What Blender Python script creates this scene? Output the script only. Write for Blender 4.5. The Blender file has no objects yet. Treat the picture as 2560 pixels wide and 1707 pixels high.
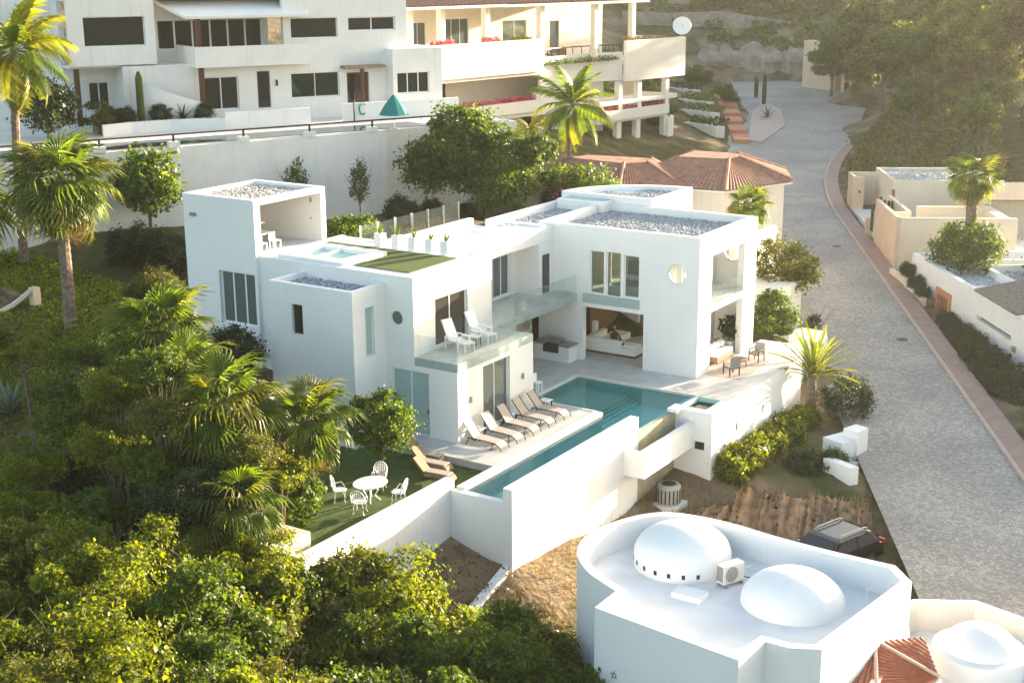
import bpy, math, random
import numpy as np
from mathutils import Vector, Matrix

# ------------------------------------------------------------------ camera, sky, sun, exposure
SC = bpy.context.scene
COL = SC.collection
YAW, PITCH, ROLL = 0.57337, 0.2668, -0.0059
CAM_POS = Vector((26.495, -57.343, 19.0))
def cam_axes():
    f = Vector((0, math.cos(PITCH), -math.sin(PITCH)))
    r = Vector((1, 0, 0)); u = r.cross(f)
    r2 = r*math.cos(ROLL) + u*math.sin(ROLL); u2 = -r*math.sin(ROLL) + u*math.cos(ROLL)
    c, s = math.cos(YAW), math.sin(YAW)
    T = Matrix(((c, -s, 0), (s, c, 0), (0, 0, 1)))
    return T@r2, T@u2, T@f
_r, _u, _f = cam_axes()
cam_data = bpy.data.cameras.new('camera'); cam = bpy.data.objects.new('camera', cam_data); COL.objects.link(cam)
m = Matrix.Identity(4)
for i in range(3):
    m[i][0], m[i][1], m[i][2], m[i][3] = _r[i], _u[i], -_f[i], CAM_POS[i]
cam.matrix_world = m
cam_data.sensor_width = 36.0; cam_data.lens = 3395.5/2560*36
cam_data.clip_start = 0.5; cam_data.clip_end = 3000
SC.camera = cam

SUN_AZ, SUN_EL = math.radians(18.5), math.radians(8.5)      # azimuth from +Y towards +X
W = bpy.data.worlds.new('World'); SC.world = W; W.use_nodes = True
nt = W.node_tree; nt.nodes.clear()
sky = nt.nodes.new('ShaderNodeTexSky'); sky.sky_type = 'NISHITA'; sky.sun_disc = False
sky.sun_elevation = SUN_EL; sky.sun_rotation = SUN_AZ
sky.altitude = 50; sky.air_density = 1.0; sky.dust_density = 2.5; sky.ozone_density = 0.6
bg = nt.nodes.new('ShaderNodeBackground'); bg.inputs['Strength'].default_value = 0.13
wo = nt.nodes.new('ShaderNodeOutputWorld')
nt.links.new(sky.outputs[0], bg.inputs[0]); nt.links.new(bg.outputs[0], wo.inputs[0])
sun_d = bpy.data.lights.new('sun', 'SUN'); sun_d.energy = 5.0; sun_d.angle = math.radians(0.6); sun_d.color = (1.0, 0.84, 0.64)
sun = bpy.data.objects.new('sun', sun_d); COL.objects.link(sun)
to_sun = Vector((math.sin(SUN_AZ)*math.cos(SUN_EL), math.cos(SUN_AZ)*math.cos(SUN_EL), math.sin(SUN_EL)))
sun.rotation_euler = to_sun.to_track_quat('Z', 'Y').to_euler(); sun.location = (40, 60, 60)
SC.view_settings.view_transform = 'Standard'; SC.view_settings.look = 'None'
SC.view_settings.exposure = 2.3; SC.view_settings.gamma = 1.0
SC.render.engine = 'CYCLES'
SC.cycles.max_bounces = 8; SC.cycles.diffuse_bounces = 4; SC.cycles.glossy_bounces = 3
SC.cycles.transparent_max_bounces = 16; SC.cycles.transmission_bounces = 4
SC.cycles.use_denoising = True
SC.cycles.caustics_reflective = False; SC.cycles.caustics_refractive = False

# ------------------------------------------------------------------ materials
MATS = {}
def nodes_of(name):
    mt = bpy.data.materials.new(name); mt.use_nodes = True
    t = mt.node_tree; b = t.nodes['Principled BSDF']
    return mt, t, b
def noise_mix(t, c1, c2, scale, detail=4, lo=.35, hi=.65, coord='Object', rough=.55):
    tc = t.nodes.new('ShaderNodeTexCoord'); n = t.nodes.new('ShaderNodeTexNoise')
    n.inputs['Scale'].default_value = scale; n.inputs['Detail'].default_value = detail; n.inputs['Roughness'].default_value = rough
    r = t.nodes.new('ShaderNodeMapRange'); r.inputs[1].default_value = lo; r.inputs[2].default_value = hi
    mx = t.nodes.new('ShaderNodeMix'); mx.data_type = 'RGBA'
    mx.inputs[6].default_value = (*c1, 1); mx.inputs[7].default_value = (*c2, 1)
    t.links.new(tc.outputs[coord], n.inputs['Vector']); t.links.new(n.outputs[0], r.inputs[0]); t.links.new(r.outputs[0], mx.inputs[0])
    return mx.outputs[2], n
def mat(name, col, rough=.8, col2=None, scale=3, bump=0, bscale=40, metal=0, spec=.3, detail=4):
    if name in MATS: return MATS[name]
    mt, t, b = nodes_of(name)
    b.inputs['Roughness'].default_value = rough; b.inputs['Metallic'].default_value = metal
    b.inputs['Specular IOR Level'].default_value = spec
    b.inputs['Base Color'].default_value = (*col, 1)
    if col2:
        o, n = noise_mix(t, col, col2, scale, detail); t.links.new(o, b.inputs['Base Color'])
    if bump:
        tc = t.nodes.new('ShaderNodeTexCoord'); n2 = t.nodes.new('ShaderNodeTexNoise'); n2.inputs['Scale'].default_value = bscale
        n2.inputs['Detail'].default_value = 3
        bp = t.nodes.new('ShaderNodeBump'); bp.inputs['Strength'].default_value = bump; bp.inputs['Distance'].default_value = .05
        t.links.new(tc.outputs['Object'], n2.inputs['Vector']); t.links.new(n2.outputs[0], bp.inputs['Height']); t.links.new(bp.outputs[0], b.inputs['Normal'])
    MATS[name] = mt; return mt
def plaster(name, col, var=.04, streak=.06):
    """painted render: faint mottling plus weather streaks running down"""
    mt, t, b = nodes_of(name); MATS[name] = mt
    b.inputs['Roughness'].default_value = .85; b.inputs['Specular IOR Level'].default_value = .15
    d = tuple(max(0, c-var) for c in col)
    o, n = noise_mix(t, col, d, .7, 5)
    tc = t.nodes.new('ShaderNodeTexCoord'); mp = t.nodes.new('ShaderNodeMapping'); mp.inputs['Scale'].default_value = (2.2, 2.2, .18)
    n2 = t.nodes.new('ShaderNodeTexNoise'); n2.inputs['Scale'].default_value = 1.6; n2.inputs['Detail'].default_value = 6
    r = t.nodes.new('ShaderNodeMapRange'); r.inputs[1].default_value = .56; r.inputs[2].default_value = .8; r.inputs[4].default_value = streak*6
    mx = t.nodes.new('ShaderNodeMix'); mx.data_type = 'RGBA'; mx.inputs[7].default_value = (col[0]*.72, col[1]*.70, col[2]*.66, 1)
    t.links.new(tc.outputs['Object'], mp.inputs[0]); t.links.new(mp.outputs[0], n2.inputs['Vector']); t.links.new(n2.outputs[0], r.inputs[0])
    t.links.new(r.outputs[0], mx.inputs[0]); t.links.new(o, mx.inputs[6]); t.links.new(mx.outputs[2], b.inputs['Base Color'])
    n3 = t.nodes.new('ShaderNodeTexNoise'); n3.inputs['Scale'].default_value = 9; n3.inputs['Detail'].default_value = 4
    bp = t.nodes.new('ShaderNodeBump'); bp.inputs['Strength'].default_value = .12; bp.inputs['Distance'].default_value = .03
    t.links.new(tc.outputs['Object'], n3.inputs['Vector']); t.links.new(n3.outputs[0], bp.inputs['Height']); t.links.new(bp.outputs[0], b.inputs['Normal'])
    return mt
def leafmat(name, c1, c2, c3=None, trans=.45, scale=.9):
    mt = bpy.data.materials.new(name); mt.use_nodes = True; t = mt.node_tree; t.nodes.clear(); MATS[name] = mt
    out = t.nodes.new('ShaderNodeOutputMaterial'); g = t.nodes.new('ShaderNodeNewGeometry')
    rp = t.nodes.new('ShaderNodeValToRGB'); e = rp.color_ramp.elements
    e[0].color = (*c1, 1); e[1].color = (*c2, 1)
    if c3:
        x = rp.color_ramp.elements.new(.93); x.color = (*c2, 1); e = rp.color_ramp.elements; e[len(e)-1].color = (*c3, 1)
    t.links.new(g.outputs['Random Per Island'], rp.inputs[0])
    tc = t.nodes.new('ShaderNodeTexCoord'); n = t.nodes.new('ShaderNodeTexNoise'); n.inputs['Scale'].default_value = scale
    r = t.nodes.new('ShaderNodeMapRange'); r.inputs[1].default_value = .3; r.inputs[2].default_value = .7; r.inputs[3].default_value = .65; r.inputs[4].default_value = 1.3
    t.links.new(tc.outputs['Object'], n.inputs['Vector']); t.links.new(n.outputs[0], r.inputs[0])
    mu = t.nodes.new('ShaderNodeVectorMath'); mu.operation = 'SCALE'
    t.links.new(rp.outputs[0], mu.inputs[0]); t.links.new(r.outputs[0], mu.inputs['Scale'])
    pb = t.nodes.new('ShaderNodeBsdfPrincipled'); pb.inputs['Roughness'].default_value = .5; pb.inputs['Specular IOR Level'].default_value = .35
    tr = t.nodes.new('ShaderNodeBsdfTranslucent'); t.links.new(mu.outputs[0], pb.inputs['Base Color'])
    tm = t.nodes.new('ShaderNodeVectorMath'); tm.operation = 'MULTIPLY'; tm.inputs[1].default_value = (1.8, 1.72, .5)
    t.links.new(mu.outputs[0], tm.inputs[0]); t.links.new(tm.outputs[0], tr.inputs[0])
    ms = t.nodes.new('ShaderNodeMixShader'); ms.inputs[0].default_value = trans
    t.links.new(pb.outputs[0], ms.inputs[1]); t.links.new(tr.outputs[0], ms.inputs[2]); t.links.new(ms.outputs[0], out.inputs[0])
    return mt
def glassmat(name, tint, trans=.85, rough=.02, ior=1.45):
    mt = bpy.data.materials.new(name); mt.use_nodes = True; t = mt.node_tree; t.nodes.clear(); MATS[name] = mt
    out = t.nodes.new('ShaderNodeOutputMaterial'); tp = t.nodes.new('ShaderNodeBsdfTransparent'); tp.inputs[0].default_value = (*tint, 1)
    gl = t.nodes.new('ShaderNodeBsdfGlossy'); gl.inputs['Roughness'].default_value = rough
    df = t.nodes.new('ShaderNodeBsdfDiffuse'); df.inputs[0].default_value = (.66, .74, .72, 1)
    lw = t.nodes.new('ShaderNodeLayerWeight'); lw.inputs[0].default_value = .5
    pw = t.nodes.new('ShaderNodeMath'); pw.operation = 'POWER'; pw.inputs[1].default_value = 4; t.links.new(lw.outputs['Facing'], pw.inputs[0])
    fr = t.nodes.new('ShaderNodeMath'); fr.operation = 'MULTIPLY_ADD'; fr.inputs[1].default_value = .8; fr.inputs[2].default_value = .05; t.links.new(pw.outputs[0], fr.inputs[0])
    m0 = t.nodes.new('ShaderNodeMixShader'); m0.inputs[0].default_value = 1-trans
    m1 = t.nodes.new('ShaderNodeMixShader')
    t.links.new(tp.outputs[0], m0.inputs[1]); t.links.new(df.outputs[0], m0.inputs[2])
    t.links.new(fr.outputs[0], m1.inputs[0]); t.links.new(m0.outputs[0], m1.inputs[1]); t.links.new(gl.outputs[0], m1.inputs[2]); t.links.new(m1.outputs[0], out.inputs[0])
    return mt

WHITE = plaster('white_plaster', (.80, .80, .79), .03, .03)
WHITE2 = plaster('old_white_plaster', (.78, .775, .755), .05, .09)
CREAM = plaster('cream_plaster', (.80, .745, .655), .04, .05)
PEACH = plaster('peach_plaster', (.66, .50, .37), .05, .06)
SAND = plaster('sand_plaster', (.72, .63, .50), .05, .06)
mat('white_paint', (.82, .82, .81), .4)
mat('roof_membrane', (.80, .805, .805), .6, (.64, .645, .64), .55, detail=9)
def deck_mat():
    mt, t, b = nodes_of('deck_stone'); MATS['deck_stone'] = mt
    o, n = noise_mix(t, (.62, .61, .575), (.50, .49, .46), 1.1, 6)
    tc = t.nodes.new('ShaderNodeTexCoord'); br = t.nodes.new('ShaderNodeTexBrick'); br.offset = 0
    br.inputs['Color1'].default_value = (1, 1, 1, 1); br.inputs['Color2'].default_value = (.92, .92, .92, 1); br.inputs['Mortar'].default_value = (.70, .69, .66, 1)
    br.inputs['Scale'].default_value = 1; br.inputs['Mortar Size'].default_value = .012; br.inputs['Brick Width'].default_value = .8; br.inputs['Row Height'].default_value = .8
    mu = t.nodes.new('ShaderNodeMix'); mu.data_type = 'RGBA'; mu.blend_type = 'MULTIPLY'; mu.inputs[0].default_value = 1
    t.links.new(tc.outputs['Object'], br.inputs['Vector']); t.links.new(o, mu.inputs[6]); t.links.new(br.outputs['Color'], mu.inputs[7]); t.links.new(mu.outputs[2], b.inputs['Base Color'])
    b.inputs['Roughness'].default_value = .45; b.inputs['Specular IOR Level'].default_value = .35
deck_mat()
mat('coping_stone', (.74, .71, .66), .6, (.66, .63, .58), 2.5)
mat('indoor_floor', (.45, .42, .38), .35, (.40, .37, .33), 2)
mat('pool_plaster', (.42, .86, .82), .7, (.50, .90, .86), .8)
mat('pool_shelf', (.42, .64, .58), .7, (.48, .70, .63), .8)
mat('trough_stone', (.42, .38, .26), .8, (.32, .29, .2), 2)
mat('roof_stone', (.50, .51, .52), .85, (.30, .32, .34), 14, bump=.3, bscale=30)
mat('roof_stone_warm', (.62, .58, .53), .85, (.44, .41, .37), 12, bump=.3, bscale=30)
mat('roof_tar', (.34, .35, .36), .9, (.32, .33, .34), 6)
mat('turf', (.060, .095, .018), .9, (.085, .115, .022), 7, bump=.5, bscale=70)
mat('garden_turf', (.045, .085, .016), .9, (.085, .125, .025), 3, bump=.6, bscale=60)
mat('dark_glass', (.018, .024, .024), .06, spec=.6)
mat('grey_glass', (.10, .13, .13), .08, spec=.6)
mat('frosted_glass', (.33, .47, .46), .25, spec=.5)
mat('smoked_glass', (.05, .045, .04), .08, spec=.5)
mat('dark_metal', (.03, .03, .032), .4, metal=.6)
mat('grey_metal', (.35, .36, .36), .4, metal=.7)
mat('ac_metal', (.36, .35, .31), .5, (.30, .29, .26), 4)
mat('steel', (.45, .46, .46), .25, metal=.9)
mat('wood_dark', (.11, .045, .022), .6, (.075, .03, .016), 9)
mat('wood_mid', (.26, .15, .08), .6, (.18, .10, .05), 9)
mat('wicker', (.30, .20, .125), .8, (.22, .14, .085), 40)
mat('sling_beige', (.46, .39, .33), .7, (.40, .34, .29), 10)
mat('cushion_white', (.80, .79, .77), .9)
mat('sofa_fabric', (.74, .72, .68), .9)
mat('terracotta', (.46, .17, .09), .75, (.36, .12, .065), 5)
mat('terracotta_old', (.42, .22, .145), .85, (.27, .135, .09), 2.2)
mat('clay_grey', (.30, .24, .18), .9, (.20, .16, .12), 5)
mat('brick_orange', (.52, .24, .14), .8, (.44, .19, .11), 8)
mat('rock', (.36, .30, .235), .95, (.21, .175, .135), .8, bump=.8, bscale=4)
mat('stone_wall', (.34, .29, .23), .95, (.24, .20, .16), 1.2, bump=.7, bscale=6)
mat('earth', (.42, .27, .17), .95, (.25, .165, .10), 1.6, bump=1.0, bscale=5, detail=8)
mat('soil', (.22, .16, .10), .95, (.13, .09, .055), 1.2, bump=.5, bscale=6)
mat('bark', (.19, .15, .11), .95, (.10, .075, .055), 8, bump=.7, bscale=20)
mat('palm_bark', (.26, .20, .145), .95, (.13, .095, .065), 6, bump=.8, bscale=18)
mat('car_black', (.012, .012, .014), .18, spec=.6)
mat('car_glass', (.02, .025, .03), .05, spec=.7)
mat('rubber', (.02, .02, .02), .9)
mat('red_lens', (.45, .02, .015), .2)
mat('teal_canvas', (.015, .20, .19), .8)
mat('thatch', (.14, .11, .07), .95, (.09, .07, .045), 10)
mat('skin', (.38, .22, .15), .6); mat('dark_cloth', (.035, .03, .035), .9); mat('hair', (.02, .014, .01), .6)
mat('sidewalk', (.36, .25, .205), .85, (.29, .20, .165), 1.5, bump=.1, bscale=10)
mat('kerb', (.50, .40, .34), .85, (.42, .33, .28), 3)
mat('iron', (.045, .045, .045), .6, metal=.5)
leafmat('leaf_yellow', (.075, .115, .008), (.20, .225, .014), (.26, .22, .03), .5)
leafmat('leaf_green', (.035, .075, .008), (.12, .17, .016), None, .45)
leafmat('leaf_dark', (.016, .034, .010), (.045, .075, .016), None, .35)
leafmat('leaf_sunlit_tone', (.12, .17, .010), (.26, .30, .018), (.30, .26, .05), .5)  # lime leaf colour lightened to imitate sun on the open left slope
leafmat('leaf_glossy', (.035, .080, .010), (.13, .19, .018), (.26, .28, .06), .4)
leafmat('leaf_olive', (.060, .078, .012), (.15, .16, .022), (.22, .17, .06), .45)
leafmat('leaf_dry', (.12, .085, .042), (.20, .145, .075), None, .3)
leafmat('leaf_straw', (.16, .115, .065), (.27, .20, .115), None, .25)
leafmat('leaf_red', (.30, .04, .03), (.42, .09, .04), None, .35)
leafmat('flower_pink', (.45, .05, .12), (.55, .12, .20), (.08, .10, .02), .3)
leafmat('palm_green', (.055, .105, .010), (.13, .175, .018), None, .5)
leafmat('palm_yellow', (.12, .145, .014), (.21, .21, .025), None, .5)
leafmat('palm_dead', (.22, .135, .055), (.30, .20, .09), None, .3)
leafmat('agave_blue', (.10, .15, .13), (.16, .21, .18), None, .15)
glassmat('clear_glass', (.93, .97, .96), .97)
glassmat('fascia_glass', (.80, .90, .88), .60)
glassmat('clear_pane', (.80, .86, .82), .96)

def water_mat():
    mt = bpy.data.materials.new('pool_water'); mt.use_nodes = True; t = mt.node_tree; t.nodes.clear(); MATS['pool_water'] = mt
    out = t.nodes.new('ShaderNodeOutputMaterial'); tp = t.nodes.new('ShaderNodeBsdfTransparent'); tp.inputs[0].default_value = (.66, .93, .91, 1)
    gl = t.nodes.new('ShaderNodeBsdfGlossy'); gl.inputs['Roughness'].default_value = .01
    fr = t.nodes.new('ShaderNodeFresnel'); fr.inputs[0].default_value = 1.33
    tc = t.nodes.new('ShaderNodeTexCoord'); n = t.nodes.new('ShaderNodeTexNoise'); n.inputs['Scale'].default_value = 3.2; n.inputs['Detail'].default_value = 4
    bp = t.nodes.new('ShaderNodeBump'); bp.inputs['Strength'].default_value = .12; bp.inputs['Distance'].default_value = .05
    t.links.new(tc.outputs['Object'], n.inputs['Vector']); t.links.new(n.outputs[0], bp.inputs['Height'])
    t.links.new(bp.outputs[0], gl.inputs['Normal']); t.links.new(bp.outputs[0], fr.inputs['Normal'])
    ms = t.nodes.new('ShaderNodeMixShader'); t.links.new(fr.outputs[0], ms.inputs[0]); t.links.new(tp.outputs[0], ms.inputs[1]); t.links.new(gl.outputs[0], ms.inputs[2])
    t.links.new(ms.outputs[0], out.inputs[0])
water_mat()
def road_mat():
    mt, t, b = nodes_of('cobble_road'); MATS['cobble_road'] = mt
    b.inputs['Roughness'].default_value = .8
    o, n = noise_mix(t, (.43, .395, .345), (.30, .285, .26), .22, 9, .38, .62)
    tc = t.nodes.new('ShaderNodeTexCoord'); v = t.nodes.new('ShaderNodeTexVoronoi'); v.inputs['Scale'].default_value = 7.2; v.inputs['Randomness'].default_value = .9
    t.links.new(tc.outputs['Object'], v.inputs['Vector'])
    hs = t.nodes.new('ShaderNodeMapRange'); hs.inputs[1].default_value = 0; hs.inputs[2].default_value = 1; hs.inputs[3].default_value = .70; hs.inputs[4].default_value = 1.2
    sp = t.nodes.new('ShaderNodeSeparateColor'); t.links.new(v.outputs['Color'], sp.inputs[0]); t.links.new(sp.outputs[0], hs.inputs[0])
    mu = t.nodes.new('ShaderNodeVectorMath'); mu.operation = 'SCALE'; t.links.new(o, mu.inputs[0]); t.links.new(hs.outputs[0], mu.inputs['Scale'])
    v2 = t.nodes.new('ShaderNodeTexVoronoi'); v2.feature = 'DISTANCE_TO_EDGE'; v2.inputs['Scale'].default_value = 7.2; v2.inputs['Randomness'].default_value = .9
    t.links.new(tc.outputs['Object'], v2.inputs['Vector'])
    r = t.nodes.new('ShaderNodeMapRange'); r.inputs[1].default_value = 0; r.inputs[2].default_value = .10
    t.links.new(v2.outputs['Distance'], r.inputs[0])
    mx = t.nodes.new('ShaderNodeMix'); mx.data_type = 'RGBA'; mx.inputs[6].default_value = (.24, .22, .195, 1)
    t.links.new(r.outputs[0], mx.inputs[0]); t.links.new(mu.outputs[0], mx.inputs[7]); t.links.new(mx.outputs[2], b.inputs['Base Color'])
    bp = t.nodes.new('ShaderNodeBump'); bp.inputs['Strength'].default_value = .5; bp.inputs['Distance'].default_value = .04
    t.links.new(r.outputs[0], bp.inputs['Height']); t.links.new(bp.outputs[0], b.inputs['Normal'])
road_mat()
def ground_mat():
    mt, t, b = nodes_of('hillside'); MATS['hillside'] = mt
    b.inputs['Roughness'].default_value = .95; b.inputs['Specular IOR Level'].default_value = .1
    o1, n1 = noise_mix(t, (.28, .20, .125), (.17, .125, .075), .5, 6)
    o2, n2 = noise_mix(t, (.05, .065, .02), (.10, .09, .035), 1.1, 5)
    tc = t.nodes.new('ShaderNodeTexCoord'); n = t.nodes.new('ShaderNodeTexNoise'); n.inputs['Scale'].default_value = .16; n.inputs['Detail'].default_value = 6
    r = t.nodes.new('ShaderNodeMapRange'); r.inputs[1].default_value = .42; r.inputs[2].default_value = .55
    mx = t.nodes.new('ShaderNodeMix'); mx.data_type = 'RGBA'
    t.links.new(tc.outputs['Object'], n.inputs['Vector']); t.links.new(n.outputs[0], r.inputs[0]); t.links.new(r.outputs[0], mx.inputs[0])
    t.links.new(o1, mx.inputs[6]); t.links.new(o2, mx.inputs[7]); t.links.new(mx.outputs[2], b.inputs['Base Color'])
    n3 = t.nodes.new('ShaderNodeTexNoise'); n3.inputs['Scale'].default_value = 3; n3.inputs['Detail'].default_value = 6
    bp = t.nodes.new('ShaderNodeBump'); bp.inputs['Strength'].default_value = .8; bp.inputs['Distance'].default_value = .15
    t.links.new(tc.outputs['Object'], n3.inputs['Vector']); t.links.new(n3.outputs[0], bp.inputs['Height']); t.links.new(bp.outputs[0], b.inputs['Normal'])
ground_mat()
def M(x): return MATS[x] if isinstance(x, str) else x

# ------------------------------------------------------------------ helpers
class F:
    """plan frame: u runs at `ang` degrees clockwise from +Y, n points to its right"""
    def __init__(s, o=(0, 0, 0), ang=0):
        a = math.radians(ang); s.o = Vector(o); s.u = Vector((math.sin(a), math.cos(a), 0)); s.n = Vector((math.cos(a), -math.sin(a), 0)); s.ang = a
    def p(s, u, n, z): return s.o + s.u*u + s.n*n + Vector((0, 0, z))
V0 = F()
def link(o, parent=None):
    COL.objects.link(o)
    if parent is not None: o.parent = parent
    return o
def tag(o, label=None, cat=None, group=None, kind=None):
    if label: o['label'] = label
    if cat: o['category'] = cat
    if group: o['group'] = group
    if kind: o['kind'] = kind
    return o
class MB:
    def __init__(s, fr=None): s.v = []; s.f = []; s.fr = fr
    def add(s, pts, faces):
        k = len(s.v)
        if s.fr: pts = [s.fr.p(*q) for q in pts]
        s.v += [tuple(q) for q in pts]; s.f += [tuple(i+k for i in f) for f in faces]; return s
    def box(s, a0, a1, b0, b1, z0, z1):
        if a0 > a1: a0, a1 = a1, a0
        if b0 > b1: b0, b1 = b1, b0
        P = [(a0,b0,z0),(a1,b0,z0),(a1,b1,z0),(a0,b1,z0),(a0,b0,z1),(a1,b0,z1),(a1,b1,z1),(a0,b1,z1)]
        return s.add(P, [(0,3,2,1),(4,5,6,7),(0,1,5,4),(1,2,6,5),(2,3,7,6),(3,0,4,7)])
    def prism(s, poly, z0, z1):
        n = len(poly); zz = (lambda z: z if isinstance(z, (list, tuple)) else [z]*n)
        a, b = zz(z0), zz(z1)
        P = [(x, y, a[i]) for i, (x, y) in enumerate(poly)] + [(x, y, b[i]) for i, (x, y) in enumerate(poly)]
        return s.add(P, [tuple(range(n-1, -1, -1)), tuple(range(n, 2*n))] + [(i, (i+1) % n, n+(i+1) % n, n+i) for i in range(n)])
    def quad(s, *P): return s.add(list(P), [tuple(range(len(P)))])
    def lathe(s, c, prof, n=20):
        P = []; Fc = []
        for (r, z) in prof:
            for k in range(n):
                a = 2*math.pi*k/n; P.append((c[0]+r*math.cos(a), c[1]+r*math.sin(a), c[2]+z))
        for j in range(len(prof)-1):
            for k in range(n):
                Fc.append((j*n+k, j*n+(k+1) % n, (j+1)*n+(k+1) % n, (j+1)*n+k))
        Fc.append(tuple(range(n-1, -1, -1))); Fc.append(tuple((len(prof)-1)*n+k for k in range(n)))
        return s.add(P, Fc)
    def tube(s, pts, r, n=8):
        pts = [Vector(q) for q in pts]; rr = r if isinstance(r, (list, tuple)) else [r]*len(pts)
        P = []; Fc = []
        for i, q in enumerate(pts):
            d = (pts[min(i+1, len(pts)-1)]-pts[max(i-1, 0)]).normalized()
            a = d.orthogonal().normalized() if i == 0 else (prev - d*prev.dot(d)).normalized()
            prev = a; b = d.cross(a)
            for k in range(n):
                t = 2*math.pi*k/n; P.append(q+(a*math.cos(t)+b*math.sin(t))*rr[i])
        for i in range(len(pts)-1):
            for k in range(n): Fc.append((i*n+k, i*n+(k+1) % n, (i+1)*n+(k+1) % n, (i+1)*n+k))
        Fc.append(tuple(range(n-1, -1, -1))); Fc.append(tuple((len(pts)-1)*n+k for k in range(n)))
        return s.add(P, Fc)
    def build(s, name, mt, parent=None, bevel=0, smooth=False):
        me = bpy.data.meshes.new(name); me.from_pydata(s.v, [], s.f); me.update()
        me.materials.append(M(mt))
        if smooth:
            for p in me.polygons: p.use_smooth = True
            me.set_sharp_from_angle(angle=math.radians(40))
        o = link(bpy.data.objects.new(name, me), parent)
        if bevel:
            b = o.modifiers.new('bevel', 'BEVEL'); b.width = bevel; b.segments = 2; b.limit_method = 'ANGLE'; b.angle_limit = math.radians(50)
        return o
def empty(name, loc=(0, 0, 0), rz=0):
    o = bpy.data.objects.new(name, None); o.empty_display_size = .2; o.location = loc; o.rotation_euler = (0, 0, rz); return link(o)
def thing(name, label, cat, loc=(0, 0, 0), rz=0, group=None): return tag(empty(name, loc, rz), label, cat, group)
def copy_tree(o, parent=None):
    c = o.copy(); link(c)
    if parent is not None:
        c.parent = parent; c.matrix_parent_inverse = o.matrix_parent_inverse.copy()
    for ch in list(o.children): copy_tree(ch, c)
    return c
def wall(fr, axis, t0, t1, s0, s1, z0, z1, ops=(), holes=(), mb=None):
    """solid wall with cut openings. axis 'u': runs along u between n=t0..t1; axis 'n': runs along n between u=t0..t1.
    ops (s0,s1,z0,z1) rectangular, holes (sc,zc,r) round"""
    mb = mb or MB(fr)
    def P(s, t, z): return (s, t, z) if axis == 'u' else (t, s, z)
    S = {s0, s1}; Zs = {z0, z1}
    for a in ops: S |= {max(s0, a[0]), min(s1, a[1])}; Zs |= {max(z0, a[2]), min(z1, a[3])}
    for (c, zc, r) in holes: S |= {c-r*1.25, c+r*1.25}; Zs |= {zc-r*1.25, zc+r*1.25}
    S = sorted(S); Zs = sorted(Zs)
    def solid(i, j):
        if i < 0 or j < 0 or i >= len(S)-1 or j >= len(Zs)-1: return 0
        cs, cz = (S[i]+S[i+1])/2, (Zs[j]+Zs[j+1])/2
        for a in ops:
            if a[0] < cs < a[1] and a[2] < cz < a[3]: return 0
        for h in holes:
            if abs(cs-h[0]) < h[2]*1.25 and abs(cz-h[1]) < h[2]*1.25: return 2
        return 1
    idx = {}; V = []; Fc = []
    def vi(s, t, z):
        k = (round(s, 4), round(t, 4), round(z, 4))
        if k not in idx: idx[k] = len(V); V.append(P(s, t, z))
        return idx[k]
    for i in range(len(S)-1):
        for j in range(len(Zs)-1):
            k = solid(i, j)
            if not k: continue
            a, b, c, d = S[i], S[i+1], Zs[j], Zs[j+1]
            if k == 1:
                for t in (t0, t1): Fc.append((vi(a,t,c), vi(b,t,c), vi(b,t,d), vi(a,t,d)))
            for (di, dj, e) in ((-1,0,(a,c,a,d)), (1,0,(b,c,b,d)), (0,-1,(a,c,b,c)), (0,1,(a,d,b,d))):
                if not solid(i+di, j+dj):
                    Fc.append((vi(e[0],t0,e[1]), vi(e[2],t0,e[3]), vi(e[2],t1,e[3]), vi(e[0],t1,e[1])))
    for (c, zc, r) in holes:
        q = r*1.25; n = 32; ring = []; sq = []
        for k in range(n):
            a = 2*math.pi*(k+.5)/n if False else 2*math.pi*k/n+math.pi/4
            x, y = math.cos(a), math.sin(a); mlt = q/max(abs(x), abs(y))
            ring.append((c+x*r, zc+y*r)); sq.append((c+x*mlt, zc+y*mlt))
        for k in range(n):
            k2 = (k+1) % n
            for t in (t0, t1): Fc.append((vi(ring[k][0],t,ring[k][1]), vi(sq[k][0],t,sq[k][1]), vi(sq[k2][0],t,sq[k2][1]), vi(ring[k2][0],t,ring[k2][1])))
            Fc.append((vi(ring[k][0],t0,ring[k][1]), vi(ring[k2][0],t0,ring[k2][1]), vi(ring[k2][0],t1,ring[k2][1]), vi(ring[k][0],t1,ring[k][1])))
    mb.add(V, Fc)
    return mb
def fixn(o):
    """consistent outward normals"""
    import bmesh
    b = bmesh.new(); b.from_mesh(o.data); bmesh.ops.remove_doubles(b, verts=b.verts, dist=1e-4); bmesh.ops.recalc_face_normals(b, faces=b.faces); b.to_mesh(o.data); b.free(); return o
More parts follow.
